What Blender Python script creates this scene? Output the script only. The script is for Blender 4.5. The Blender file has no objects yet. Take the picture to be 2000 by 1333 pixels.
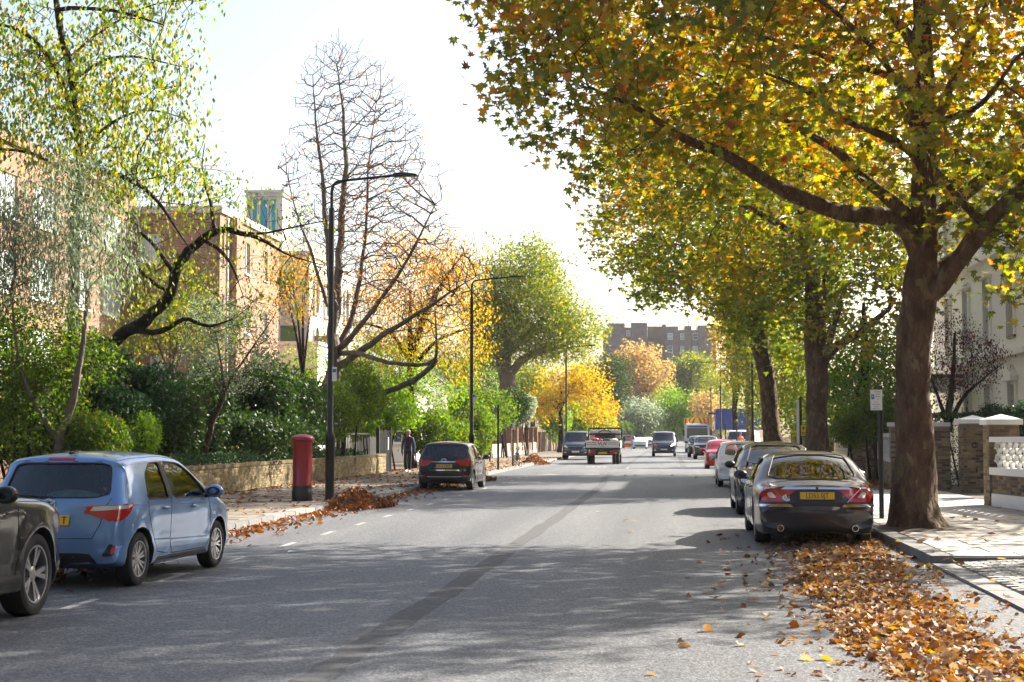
import bpy, bmesh, math, random
import numpy as np
from mathutils import Vector, Matrix, Euler
from mathutils.bvhtree import BVHTree
R = math.radians
rnd = random.Random(7)
NR = np.random.default_rng(11)
S = bpy.context.scene
COL = S.collection

# ---------------------------------------------------------------- camera
F = 3055.0                                   # focal length in pixels of the 2000 px wide photograph (55 mm)
TH = math.atan(183.5 / F)                    # camera looks slightly up
PSI = math.atan(312 * math.cos(TH) / F)      # and a little left of the street's direction (+Y)
CH = 1.70                                    # eye height
cam_d = bpy.data.cameras.new('camera')
cam_d.lens = 55.0; cam_d.sensor_width = 36.0
cam_d.clip_start = 0.1; cam_d.clip_end = 6000
cam_d.dof.use_dof = True; cam_d.dof.focus_distance = 30; cam_d.dof.aperture_fstop = 5.6
cam = bpy.data.objects.new('camera', cam_d); COL.objects.link(cam)
cam.location = (0, 0, CH); cam.rotation_euler = (R(90) + TH, 0, PSI)
S.camera = cam
# ---------------------------------------------------------------- sky, sun, exposure
SUN_EL, SUN_AZ = R(33), R(45)                # azimuth from +Y (along the street) towards +X
w = bpy.data.worlds.new('World'); S.world = w; w.use_nodes = True
nt = w.node_tree; nt.nodes.clear()
sky = nt.nodes.new('ShaderNodeTexSky'); sky.sky_type = 'NISHITA'; sky.sun_disc = False
sky.sun_elevation = SUN_EL; sky.sun_rotation = SUN_AZ
sky.air_density = 1.0; sky.dust_density = 3.5; sky.ozone_density = 0.2; sky.altitude = 50
bg = nt.nodes.new('ShaderNodeBackground'); bg.inputs[1].default_value = 0.076
wo = nt.nodes.new('ShaderNodeOutputWorld')
nt.links.new(sky.outputs[0], bg.inputs[0]); nt.links.new(bg.outputs[0], wo.inputs[0])
sd = bpy.data.lights.new('sun', 'SUN'); sd.energy = 5.0; sd.angle = R(0.55); sd.color = (1.0, 0.93, 0.82)
sun = bpy.data.objects.new('sun', sd); COL.objects.link(sun)
sdir = Vector((math.sin(SUN_AZ) * math.cos(SUN_EL), math.cos(SUN_AZ) * math.cos(SUN_EL), math.sin(SUN_EL)))
sun.rotation_euler = sdir.to_track_quat('Z', 'Y').to_euler(); sun.location = (30, 30, 60)
vs = S.view_settings
vs.view_transform = 'Standard'; vs.look = 'None'; vs.exposure = 1.85; vs.gamma = 1.0; vs.use_curve_mapping = False
cy = S.cycles
cy.use_denoising = True
cy.max_bounces = 7; cy.diffuse_bounces = 3; cy.glossy_bounces = 3; cy.transmission_bounces = 4
cy.transparent_max_bounces = 12; cy.volume_bounces = 1
cy.caustics_reflective = False; cy.caustics_refractive = False
cy.sample_clamp_indirect = 6.0

# ---------------------------------------------------------------- pixel <-> place
rv = Vector((math.cos(PSI), math.sin(PSI), 0))
uv_ = Vector((math.sin(PSI) * math.sin(TH), -math.cos(PSI) * math.sin(TH), math.cos(TH)))
wv = Vector((-math.sin(PSI) * math.cos(TH), math.cos(PSI) * math.cos(TH), math.sin(TH)))
CP = Vector((0, 0, CH))
def ray(px, py): return wv + rv * ((px - 1000) / F) - uv_ * ((py - 666.5) / F)
def at(px, py, Y): d = ray(px, py); return CP + d * (Y / d.y)
def atx(px, py, X): d = ray(px, py); return CP + d * (X / d.x)
def gnd(px, py, z=0.0): d = ray(px, py); return CP + d * ((z - CH) / d.z)
def pix(P):
    P = np.asarray(P, float) - np.array(CP)
    k = P @ np.array(wv)
    return np.stack([1000 + F * (P @ np.array(rv)) / k, 666.5 - F * (P @ np.array(uv_)) / k], -1)
def inpoly(pts, poly):
    x, y = pts[:, 0], pts[:, 1]; r = np.zeros(len(pts), bool); n = len(poly)
    for i in range(n):
        x0, y0 = poly[i]; x1, y1 = poly[(i + 1) % n]
        c = ((y0 > y) != (y1 > y))
        r ^= c & (x < (x1 - x0) * (y - y0) / ((y1 - y0) if y1 != y0 else 1e-9) + x0)
    return r

# ---------------------------------------------------------------- objects
def tag(o, label=None, cat=None, group=None, kind=None):
    if label: o['label'] = label
    if cat: o['category'] = cat
    if group: o['group'] = group
    if kind: o['kind'] = kind
    return o
def link(o, parent=None):
    COL.objects.link(o)
    if parent is not None: o.parent = parent
    return o
def empty(name, loc=(0, 0, 0), rz=0, label=None, cat=None, group=None):
    o = bpy.data.objects.new(name, None); o.location = loc; o.rotation_euler = (0, 0, rz)
    o.empty_display_size = 0.2
    link(o); return tag(o, label, cat, group)
def obj(name, me, parent=None, loc=None):
    o = bpy.data.objects.new(name, me); link(o, parent)
    if loc is not None: o.location = loc
    return o
class MB:
    def __init__(s): s.v = []; s.f = []; s.m = []
    def add(s, vs, fs, m=0):
        b = len(s.v); s.v.extend([tuple(v) for v in vs])
        for f in fs: s.f.append(tuple(b + i for i in f)); s.m.append(m)
        return s
    def box(s, x0, x1, y0, y1, z0, z1, m=0):
        return s.add([(x0, y0, z0), (x1, y0, z0), (x1, y1, z0), (x0, y1, z0), (x0, y0, z1), (x1, y0, z1), (x1, y1, z1), (x0, y1, z1)],
              [(0, 3, 2, 1), (4, 5, 6, 7), (0, 1, 5, 4), (1, 2, 6, 5), (2, 3, 7, 6), (3, 0, 4, 7)], m)
    def bar(s, p, q, w, h, m=0):                   # square bar from p to q
        p, q = Vector(p), Vector(q); d = (q - p).normalized()
        a = d.cross(Vector((0, 0, 1)))
        if a.length < 1e-3: a = Vector((1, 0, 0))
        a.normalize(); b = a.cross(d)
        vs = [c + a * (w / 2 * i) + b * (h / 2 * j) for c in (p, q) for i, j in ((-1, -1), (1, -1), (1, 1), (-1, 1))]
        return s.add(vs, [(0, 1, 2, 3), (7, 6, 5, 4), (0, 4, 5, 1), (1, 5, 6, 2), (2, 6, 7, 3), (3, 7, 4, 0)], m)
    def tube(s, pts, rad, n=8, m=0, caps=True, wob=None):
        pts = [Vector(p) for p in pts]
        if not hasattr(rad, '__len__'): rad = [rad] * len(pts)
        vs = []; fs = []; a = None
        for i, p in enumerate(pts):
            d = (pts[min(i + 1, len(pts) - 1)] - pts[max(i - 1, 0)])
            if d.length < 1e-9: d = Vector((0, 0, 1))
            d.normalize()
            if a is None:
                a = d.orthogonal().normalized()
            a = (a - d * a.dot(d))
            if a.length < 1e-6: a = d.orthogonal()
            a.normalize(); b = d.cross(a)
            for k in range(n):
                t = 2 * math.pi * k / n
                vs.append(p + (a * math.cos(t) + b * math.sin(t)) * (rad[i] * (wob(i, t) if wob else 1)))
        for i in range(len(pts) - 1):
            for k in range(n):
                k2 = (k + 1) % n
                fs.append((i * n + k, i * n + k2, (i + 1) * n + k2, (i + 1) * n + k))
        if caps:
            fs.append(tuple(range(n))[::-1]); fs.append(tuple((len(pts) - 1) * n + k for k in range(n)))
        return s.add(vs, fs, m)
    def lathe(s, prof, n=24, c=(0, 0, 0), m=0, axis='z'):
        vs = []; fs = []
        for r, z in prof:
            for k in range(n):
                t = 2 * math.pi * k / n; x, y = r * math.cos(t), r * math.sin(t)
                v = (x, y, z) if axis == 'z' else (z, x, y) if axis == 'x' else (x, z, y)
                vs.append((v[0] + c[0], v[1] + c[1], v[2] + c[2]))
        for i in range(len(prof) - 1):
            for k in range(n):
                k2 = (k + 1) % n; fs.append((i * n + k, i * n + k2, (i + 1) * n + k2, (i + 1) * n + k))
        if prof[0][0] > 1e-6: fs.append(tuple(range(n))[::-1])
        if prof[-1][0] > 1e-6: fs.append(tuple((len(prof) - 1) * n + k for k in range(n)))
        return s.add(vs, fs, m)
    def prism(s, poly, h, fn, m=0):                # poly [(u,v)], two offsets h=(h0,h1), fn(u,v,h)->xyz
        n = len(poly)
        vs = [fn(u, v, h[0]) for u, v in poly] + [fn(u, v, h[1]) for u, v in poly]
        fs = [tuple(range(n))[::-1], tuple(range(n, 2 * n))] + [(i, (i + 1) % n, n + (i + 1) % n, n + i) for i in range(n)]
        return s.add(vs, fs, m)
    def build(s, name, mats, parent=None, smooth=None, bevel=0, loc=None, fixn=True):
        me = s.mesh(name, mats, smooth, bevel, fixn)
        return obj(name, me, parent, loc)
    def mesh(s, name, mats, smooth=None, bevel=0, fixn=True):
        me = bpy.data.meshes.new(name); me.from_pydata(s.v, [], s.f)
        if not isinstance(mats, (list, tuple)): mats = [mats]
        for mm in mats: me.materials.append(mm)
        if len(mats) > 1: me.polygons.foreach_set('material_index', s.m)
        if bevel or fixn:
            bm = bmesh.new(); bm.from_mesh(me)
            if fixn: bmesh.ops.recalc_face_normals(bm, faces=bm.faces)
            if bevel: bmesh.ops.bevel(bm, geom=list(bm.edges), offset=bevel, segments=2, affect='EDGES', clamp_overlap=True)
            bm.to_mesh(me); bm.free()
        if smooth is not None:
            me.shade_smooth(); me.set_sharp_from_angle(angle=R(smooth))
        return me
def npmesh(name, V, Fc, mats, tint=None, smooth=False):
    """numpy mesh: V (n,3); Fc (m,k) faces of k corners; tint = one value per face"""
    me = bpy.data.meshes.new(name); k = Fc.shape[1]
    me.vertices.add(len(V)); me.vertices.foreach_set('co', np.ascontiguousarray(V, np.float32).ravel())
    me.loops.add(Fc.size); me.loops.foreach_set('vertex_index', np.ascontiguousarray(Fc, np.int32).ravel())
    me.polygons.add(len(Fc)); me.polygons.foreach_set('loop_start', np.arange(0, Fc.size, k, dtype=np.int32))
    if smooth: me.polygons.foreach_set('use_smooth', np.ones(len(Fc), bool))
    for m_ in (mats if isinstance(mats, (list, tuple)) else [mats]): me.materials.append(m_)
    if tint is not None:
        a = me.attributes.new('tint', 'FLOAT', 'FACE'); a.data.foreach_set('value', np.ascontiguousarray(tint, np.float32))
    me.update(calc_edges=True)
    return me
def text_mesh(txt, size, mat, depth=0.002, name='lettering', align='CENTER', sx=1.0):
    c = bpy.data.curves.new(name, 'FONT'); c.body = txt; c.size = size; c.align_x = align; c.align_y = 'CENTER'
    c.extrude = depth; c.resolution_u = 3
    o = bpy.data.objects.new(name, c); COL.objects.link(o)
    dg = bpy.context.evaluated_depsgraph_get()
    me = bpy.data.meshes.new_from_object(o.evaluated_get(dg)); me.name = name
    bpy.data.objects.remove(o); bpy.data.curves.remove(c)
    me.materials.clear(); me.materials.append(mat)
    if sx != 1.0: me.transform(Matrix.Diagonal((sx, 1, 1, 1)))
    return me
def copy_tree(o, parent=None):
    c = o.copy(); COL.objects.link(c)
    if parent is not None: c.parent = parent
    for ch in list(o.children): copy_tree(ch, c)
    return c

# ---------------------------------------------------------------- materials
def lin(c):
    if isinstance(c, str): c = tuple(int(c[i:i + 2], 16) / 255 for i in (0, 2, 4)); c = tuple(x / 12.92 if x <= .04045 else ((x + .055) / 1.055) ** 2.4 for x in c)
    return (c[0], c[1], c[2], 1.0)
def newmat(name):
    m = bpy.data.materials.new(name); m.use_nodes = True
    n = m.node_tree.nodes; b = n.get('Principled BSDF'); return m, m.node_tree, b
def node(t, typ, **kw):
    n = t.nodes.new(typ)
    for k, v in kw.items(): setattr(n, k, v)
    return n
def ramp(t, stops, interp='LINEAR'):
    n = t.nodes.new('ShaderNodeValToRGB'); e = n.color_ramp.elements; n.color_ramp.interpolation = interp
    while len(e) > 1: e.remove(e[-1])
    e[0].position = stops[0][0]; e[0].color = lin(stops[0][1])
    for p, c in stops[1:]: x = e.new(p); x.color = lin(c)
    return n
def mat(name, col, rough=.6, metal=0, noise=None, bump=0, bscale=40, spec=.5, coat=0, emit=None, space='Object'):
    """plain material; noise=(scale, colour2, amount) mottles it; bump = fine relief"""
    m, t, b = newmat(name); b.inputs['Roughness'].default_value = rough; b.inputs['Metallic'].default_value = metal
    b.inputs['Specular IOR Level'].default_value = spec; b.inputs['Coat Weight'].default_value = coat
    b.inputs['Coat Roughness'].default_value = .04
    b.inputs['Base Color'].default_value = lin(col)
    tc = node(t, 'ShaderNodeTexCoord')
    if noise:
        nz = node(t, 'ShaderNodeTexNoise'); nz.inputs['Scale'].default_value = noise[0]; nz.inputs['Detail'].default_value = 5; nz.inputs['Roughness'].default_value = .65
        t.links.new(tc.outputs[space], nz.inputs['Vector'])
        r = ramp(t, [(.5 - noise[2] / 2, col), (.5 + noise[2] / 2, noise[1])])
        t.links.new(nz.outputs['Fac'], r.inputs[0]); t.links.new(r.outputs[0], b.inputs['Base Color'])
    if bump:
        n2 = node(t, 'ShaderNodeTexNoise'); n2.inputs['Scale'].default_value = bscale; n2.inputs['Detail'].default_value = 4
        t.links.new(tc.outputs[space], n2.inputs['Vector'])
        bp = node(t, 'ShaderNodeBump'); bp.inputs['Strength'].default_value = bump; bp.inputs['Distance'].default_value = .02
        t.links.new(n2.outputs['Fac'], bp.inputs['Height']); t.links.new(bp.outputs[0], b.inputs['Normal'])
    if emit:
        b.inputs['Emission Color'].default_value = lin(emit[0]); b.inputs['Emission Strength'].default_value = emit[1]
    return m
def mat_random(name, stops, rough=.8, bump=.3, bscale=30, attr=False, mott=.25, mscale=6):
    """colour picked per object (Object Info random) or per face attribute, with grain"""
    m, t, b = newmat(name); b.inputs['Roughness'].default_value = rough
    if attr: s_ = node(t, 'ShaderNodeAttribute', attribute_name='tint'); out = s_.outputs['Fac']
    else: s_ = node(t, 'ShaderNodeObjectInfo'); out = s_.outputs['Random']
    r = ramp(t, stops); t.links.new(out, r.inputs[0])
    tc = node(t, 'ShaderNodeTexCoord'); g = node(t, 'ShaderNodeNewGeometry')
    nz = node(t, 'ShaderNodeTexNoise'); nz.inputs['Scale'].default_value = mscale; nz.inputs['Detail'].default_value = 6; nz.inputs['Roughness'].default_value = .7
    t.links.new(g.outputs['Position'], nz.inputs['Vector'])
    mr = node(t, 'ShaderNodeMapRange'); mr.inputs[1].default_value = .3; mr.inputs[2].default_value = .7; mr.inputs[3].default_value = 1 - mott; mr.inputs[4].default_value = 1 + mott
    t.links.new(nz.outputs['Fac'], mr.inputs[0])
    mx = node(t, 'ShaderNodeVectorMath', operation='SCALE'); t.links.new(r.outputs[0], mx.inputs[0]); t.links.new(mr.outputs[0], mx.inputs['Scale'])
    t.links.new(mx.outputs[0], b.inputs['Base Color'])
    if bump:
        n2 = node(t, 'ShaderNodeTexNoise'); n2.inputs['Scale'].default_value = bscale; t.links.new(g.outputs['Position'], n2.inputs['Vector'])
        bp = node(t, 'ShaderNodeBump'); bp.inputs['Strength'].default_value = bump; bp.inputs['Distance'].default_value = .01
        t.links.new(n2.outputs['Fac'], bp.inputs['Height']); t.links.new(bp.outputs[0], b.inputs['Normal'])
    return m
def leaf_mat(name, stops, trans=.55, tsat=1.35, gloss=.035, rough=.55, tboost=1.8):
    m = bpy.data.materials.new(name); m.use_nodes = True; t = m.node_tree; t.nodes.clear()
    a = node(t, 'ShaderNodeAttribute', attribute_name='tint')
    r = ramp(t, stops); t.links.new(a.outputs['Fac'], r.inputs[0])
    hs = node(t, 'ShaderNodeHueSaturation'); hs.inputs['Saturation'].default_value = tsat; hs.inputs['Value'].default_value = tboost
    t.links.new(r.outputs[0], hs.inputs['Color'])
    d = node(t, 'ShaderNodeBsdfDiffuse'); tr = node(t, 'ShaderNodeBsdfTranslucent'); g = node(t, 'ShaderNodeBsdfGlossy'); g.inputs['Roughness'].default_value = rough
    t.links.new(r.outputs[0], d.inputs[0]); t.links.new(hs.outputs[0], tr.inputs[0])
    mx = node(t, 'ShaderNodeMixShader'); mx.inputs[0].default_value = trans; t.links.new(d.outputs[0], mx.inputs[1]); t.links.new(tr.outputs[0], mx.inputs[2])
    mx2 = node(t, 'ShaderNodeMixShader'); mx2.inputs[0].default_value = gloss; t.links.new(mx.outputs[0], mx2.inputs[1]); t.links.new(g.outputs[0], mx2.inputs[2])
    o = node(t, 'ShaderNodeOutputMaterial'); t.links.new(mx2.outputs[0], o.inputs[0])
    return m
def glass_mat(name, tint=(.5, .56, .52), rough=.02, refl=1.0):
    m = bpy.data.materials.new(name); m.use_nodes = True; t = m.node_tree; t.nodes.clear()
    tr = node(t, 'ShaderNodeBsdfTransparent'); tr.inputs[0].default_value = lin(tint)
    g = node(t, 'ShaderNodeBsdfGlossy'); g.inputs['Roughness'].default_value = rough
    fr = node(t, 'ShaderNodeFresnel'); fr.inputs[0].default_value = 1.52
    mu = node(t, 'ShaderNodeMath', operation='MULTIPLY_ADD'); mu.inputs[1].default_value = 1.2 * refl; mu.inputs[2].default_value = .05 * refl
    t.links.new(fr.outputs[0], mu.inputs[0])
    mx = node(t, 'ShaderNodeMixShader'); t.links.new(mu.outputs[0], mx.inputs[0]); t.links.new(tr.outputs[0], mx.inputs[1]); t.links.new(g.outputs[0], mx.inputs[2])
    o = node(t, 'ShaderNodeOutputMaterial'); t.links.new(mx.outputs[0], o.inputs[0]); return m

M = {}
M['black'] = mat('black_paint', (.012, .012, .013), .35)
M['rubber'] = mat('rubber', (.018, .018, .019), .8, bump=.2, bscale=90)
M['plastic'] = mat('black_plastic', (.02, .02, .022), .5)
M['chrome'] = mat('chrome', (.8, .8, .8), .12, 1)
M['alloy'] = mat('alloy', (.55, .55, .56), .28, .9)
M['white'] = mat('white_paint', (.78, .77, .74), .5, noise=(3, (.68, .67, .63), .5))
M['plate_y'] = mat('plate_yellow', (.75, .43, .02), .45)
M['plate_w'] = mat('plate_white', (.75, .75, .73), .45)
M['ink'] = mat('ink', (.012, .012, .014), .5)
M['glass'] = glass_mat('car_glass')
M['glass_dark'] = glass_mat('tinted_glass', (.16, .19, .17))
M['red_lens'] = mat('red_lens', (.5, .012, .015), .12, coat=.6)
M['clear_lens'] = mat('clear_lens', (.62, .60, .58), .15, .3, coat=.6)
M['amber_lens'] = mat('amber_lens', (.8, .25, .02), .15, coat=.6)
M['seat'] = mat('seat_cloth', (.035, .036, .04), .9)
# ================================================================ ground, road, pavements
KL, KR = -7.75, 3.35                           # faces of the two kerbs
M['soil'] = mat('soil', (.05, .035, .022), .95, noise=(1.5, (.09, .06, .035), .6), bump=.6, bscale=12)
def asphalt():
    m, t, b = newmat('asphalt'); g = node(t, 'ShaderNodeNewGeometry')
    def nz(sc, det=4, rg=.6):
        n = node(t, 'ShaderNodeTexNoise'); n.inputs['Scale'].default_value = sc; n.inputs['Detail'].default_value = det; n.inputs['Roughness'].default_value = rg
        t.links.new(g.outputs['Position'], n.inputs['Vector']); return n
    fine = node(t, 'ShaderNodeTexVoronoi'); fine.inputs['Scale'].default_value = 55; t.links.new(g.outputs['Position'], fine.inputs['Vector'])
    mid = nz(9, 6, .7)
    mp = node(t, 'ShaderNodeMapping'); mp.inputs['Scale'].default_value = (1.2, .05, 1); t.links.new(g.outputs['Position'], mp.inputs[0])
    lane = node(t, 'ShaderNodeTexNoise'); lane.inputs['Scale'].default_value = 1.0; lane.inputs['Detail'].default_value = 4; t.links.new(mp.outputs[0], lane.inputs['Vector'])
    r1 = ramp(t, [(0, (.017, .020, .025)), (.35, (.044, .048, .056)), (.6, (.098, .102, .108)), (1, (.27, .27, .265))])
    sep = node(t, 'ShaderNodeSeparateColor'); t.links.new(fine.outputs['Color'], sep.inputs[0])
    mx = node(t, 'ShaderNodeMath', operation='MULTIPLY_ADD'); mx.inputs[1].default_value = .55; mx.inputs[2].default_value = 0
    t.links.new(sep.outputs[0], mx.inputs[0])
    ad = node(t, 'ShaderNodeMath', operation='MULTIPLY_ADD'); ad.inputs[1].default_value = .55; t.links.new(mid.outputs['Fac'], ad.inputs[0]); t.links.new(mx.outputs[0], ad.inputs[2])
    t.links.new(ad.outputs[0], r1.inputs[0])
    r2 = ramp(t, [(.3, (.66, .67, .69)), (.5, (.92, .92, .92)), (.7, (1.16, 1.13, 1.08))]); t.links.new(lane.outputs['Fac'], r2.inputs[0])
    mm = node(t, 'ShaderNodeMix', data_type='RGBA', blend_type='MULTIPLY'); mm.inputs[0].default_value = 1
    t.links.new(r1.outputs[0], mm.inputs[6]); t.links.new(r2.outputs[0], mm.inputs[7]); t.links.new(mm.outputs[2], b.inputs['Base Color'])
    b.inputs['Roughness'].default_value = .62; b.inputs['Specular IOR Level'].default_value = .5
    bp = node(t, 'ShaderNodeBump'); bp.inputs['Strength'].default_value = .55; bp.inputs['Distance'].default_value = .006
    t.links.new(fine.outputs['Distance'], bp.inputs['Height']); t.links.new(bp.outputs[0], b.inputs['Normal'])
    return m
M['asphalt'] = asphalt()
M['seam'] = mat('tar_seam', (.026, .026, .028), .7, noise=(9, (.085, .085, .085), .45), bump=.4, bscale=60)
M['line'] = mat('road_paint', (.62, .62, .60), .6, noise=(9, (.30, .30, .29), .45), bump=.2)
M['line_worn'] = mat('worn_road_paint', (.46, .45, .43), .7, noise=(9, (.13, .13, .13), .5))
M['mortar'] = mat('mortar', (.20, .18, .15), .95, bump=.3)
M['joint'] = mat('sand_joint', (.085, .075, .06), .95, bump=.3)
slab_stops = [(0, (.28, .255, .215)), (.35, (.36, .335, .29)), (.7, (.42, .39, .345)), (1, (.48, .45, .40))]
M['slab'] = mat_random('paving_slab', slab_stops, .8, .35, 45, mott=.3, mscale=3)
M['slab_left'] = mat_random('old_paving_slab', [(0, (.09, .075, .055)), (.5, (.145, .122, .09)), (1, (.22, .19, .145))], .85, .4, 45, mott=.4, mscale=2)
M['sett'] = mat_random('stone_sett', [(0, (.22, .21, .19)), (.5, (.33, .31, .28)), (1, (.43, .41, .37))], .8, .4, 50)
M['sett_rest'] = mat_random('stone_sett_rest', [(0, (.22, .21, .19)), (.5, (.33, .31, .28)), (1, (.43, .41, .37))], .8, .4, 50, attr=True)
M['kerb'] = mat_random('granite_kerb', [(0, (.13, .125, .12)), (1, (.25, .24, .225))], .8, .3, 60)
def sheet(name, x0, x1, y0, y1, z, m, nx=1, ny=1, kind='structure'):
    b = MB(); b.add([(x0, y0, z), (x1, y0, z), (x1, y1, z), (x0, y1, z)], [(0, 1, 2, 3)])
    return tag(b.build(name, m, fixn=False), kind=kind)
sheet('ground', -400, 400, -60, 880, -.02, M['soil'])
sheet('road', KL, KR, -40, 870, 0, M['asphalt'])
# speed table across the road (its ramps catch the light)
hb = MB(); hy = [(68.0, .004), (69.4, .085), (75.5, .085), (77.0, .004)]
hv = []
for y, z in hy: hv += [(KL + .5, y, z), (KR - .5, y, z)]
hb.add(hv, [(0, 1, 3, 2), (2, 3, 5, 4), (4, 5, 7, 6)])
tag(hb.build('speed_table', M['asphalt'], fixn=False), kind='structure')
# pavements: bedding with the slabs as pieces of their own
pv = MB(); pv.box(-12.4, KL - .02, -40, 260, -.05, .095)
pav_l = tag(pv.build('pavement_left', M['joint']), kind='structure')
pv = MB(); pv.box(KR + .02, 9.0, -40, 260, -.05, .095)
pav_r = tag(pv.build('pavement_right', M['joint']), kind='structure')
def slabmesh(name, w, d, h, m, bev=.006):
    b = MB(); b.box(-w / 2, w / 2, -d / 2, d / 2, -h, 0)
    me = b.mesh(name, m)
    bm = bmesh.new(); bm.from_mesh(me)
    top = [e for e in bm.edges if all(v.co.z > -1e-4 for v in e.verts)]
    bmesh.ops.bevel(bm, geom=top, offset=bev, segments=1, affect='EDGES'); bm.to_mesh(me); bm.free(); return me
# left pavement slabs, rows across the footway, each row of slabs with its own cut
cnt = 0; y = 24.0; row = 0; far = MB(); slabm = {}
def slab(parent, x, y, w, d, m, key, zt):
    k = (key, round(w, 2), round(d, 2))
    if k not in slabm: slabm[k] = slabmesh('slab', w, d, .04, m)
    o = obj('slab', slabm[k], parent, (x, y, zt + rnd.uniform(-.004, .004)))
    o.rotation_euler = (rnd.uniform(-.004, .004), rnd.uniform(-.004, .004), rnd.uniform(-.004, .004))
while y < 60:
    d = .6; x = KL - .32; first = (.6, .9, .75)[row % 3]; k = 0
    while x > -12.1:
        w_ = first if k == 0 else rnd.choice((.6, .75, .9, .9))
        w_ = min(w_, x + 12.15)
        if w_ < .15: break
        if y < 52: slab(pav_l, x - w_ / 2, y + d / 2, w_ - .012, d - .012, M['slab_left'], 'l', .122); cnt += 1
        else: far.box(x - w_ + .006, x - .006, y + .006, y + d - .006, .09, .122)
        x -= w_; k += 1
    y += d; row += 1
far.box(-12.1, KL - .33, 60.02, 260, .09, .122); far.box(-12.1, KL - .33, -40, 23.98, .09, .122)
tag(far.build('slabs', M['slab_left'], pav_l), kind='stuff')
# kerbs
km = {}
def kerb_line(parent, xa, y0, y1, drop=None):
    y = y0
    while y < y1:
        l = .9
        h = .125
        if drop and drop[0] <= y < drop[1]: h = .03
        if h not in km:
            b = MB(); b.box(-.15, .15, -l / 2 + .006, l / 2 - .006, -.2, 0); km[h] = b.mesh('kerb_stone', M['kerb'], bevel=.012)
        o = obj('kerb_stone', km[h], parent, (xa, y + l / 2, h + rnd.uniform(-.004, .004))); o.rotation_euler = (0, 0, rnd.uniform(-.006, .006))
        y += l
kl = MB(); kl.box(KL - .29, KL - .02, -40, 300, -.1, .06); kerb_l = tag(kl.build('kerb_left', M['joint']), kind='structure')
kr = MB(); kr.box(KR + .02, KR + .29, -40, 300, -.1, .02); kerb_r = tag(kr.build('kerb_right', M['joint']), kind='structure')
kerb_line(kerb_l, KL - .15, 22, 112)
kerb_line(kerb_r, KR + .15, 10.2, 90, (8, 20.9))
for nm, pr, x0, x1, h, a, b_ in (('kerb_run', kerb_l, KL - .3, KL, .12, -40, 21.98), ('kerb_run', kerb_l, KL - .3, KL, .12, 113, 300), ('kerb_run', kerb_r, KR, KR + .3, .03, -40, 10.18), ('kerb_run', kerb_r, KR, KR + .3, .12, 91, 300)):
    b = MB(); b.box(x0, x1, a, b_, -.2, h); b.build(nm, M['kerb'], pr)
# right pavement: stone setts of the driveway crossing nearest, slabs beyond
def fan(x): return .035 + (.122 - .035) * max(0, min(1, (x - KR - .3) / 1.6))
YD = 21.2
sb = MB(); sb.box(-.098, .098, -.062, .062, -.05, 0); sett_me = sb.mesh('sett', M['sett'], bevel=.006)
cells = []
y = 9.0; r_ = 0
while y < YD:
    x = KR + .32 + (.1 if r_ % 2 else 0)
    while x < 6.4:
        if x + .1 < 3.65 + (24 - y) * .30 or y < 19: cells.append((x + .1, y + .065))
        x += .208
    y += .134; r_ += 1
cells = np.array(cells)
pc = pix(np.c_[cells, np.full(len(cells), .1)])
vis = (pc[:, 0] < 2010) & (pc[:, 1] < 1345)
near = np.argsort(np.where(vis, cells[:, 1], 1e6))[:300]
rest = MB(); isn = set(near.tolist()); tints = []
for i, (x, y) in enumerate(cells):
    z = fan(x)
    if i in isn:
        o = obj('sett', sett_me, pav_r, (x, y, z + rnd.uniform(-.004, .004))); o.rotation_euler = (rnd.uniform(-.02, .02), rnd.uniform(-.02, .02) - .03, rnd.uniform(-.02, .02))
    elif vis[i]:
        zz = z + rnd.uniform(-.004, .004); rest.box(x - .098, x + .098, y - .062, y + .062, zz - .05, zz); tints += [rnd.random()] * 6
ro = rest.build('setts', M['sett_rest'], pav_r, fixn=False); tag(ro, kind='stuff')
a = ro.data.attributes.new('tint', 'FLOAT', 'FACE'); a.data.foreach_set('value', tints)
# lower bedding under the setts: cut the pavement body back there
bm = bmesh.new(); bm.from_mesh(pav_r.data)
bmesh.ops.bisect_plane(bm, geom=list(bm.verts) + list(bm.edges) + list(bm.faces), plane_co=(0, YD - .05, 0), plane_no=(0, 1, 0), clear_inner=True)
bmesh.ops.holes_fill(bm, edges=[e for e in bm.edges if e.is_boundary]); bm.to_mesh(pav_r.data); bm.free()
b = MB(); b.add([(KR + .3, -40, -.015), (KR + .3, YD - .06, -.015), (KR + 1.9, YD - .06, .07), (KR + 1.9, -40, .07), (9, -40, .07), (9, YD - .06, .07)], [(0, 1, 2, 3), (3, 2, 5, 4)])
b.build('bedding', M['joint'], pav_r, fixn=False)
y = YD; row = 0; nsl = 0
while y < 60:
    d = rnd.choice((.62, .75, .9)) if y < 34 else .9
    x = KR + .32; k = 0
    while x < 7.6:
        w_ = rnd.choice((.6, .75, .9, 1.05)); w_ = min(w_, 7.6 - x)
        if w_ < .12: break
        cx, cy_ = x + w_ / 2, y + d / 2
        if (cx - 4.1) ** 2 + (cy_ - 27.2) ** 2 > .66 and nsl < 299: slab(pav_r, cx, cy_, w_ - .012, d - .012, M['slab'], 'r', .122); nsl += 1
        x += w_; k += 1
    y += d; row += 1
b = MB(); b.box(KR + .33, 8.9, y + .01, 260, .09, .122); tag(b.build('slabs', M['slab'], pav_r), kind='stuff')
M['gravel'] = mat('bounce_gravel', (.46, .42, .35), .9, noise=(30, (.34, .30, .25), .6), bump=.5, bscale=60)  # pale gravel surface added to bounce sunlight up onto the villa
sheet('drive', 8.9, 12.55, 28, 80, .11, M['gravel'])
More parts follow.
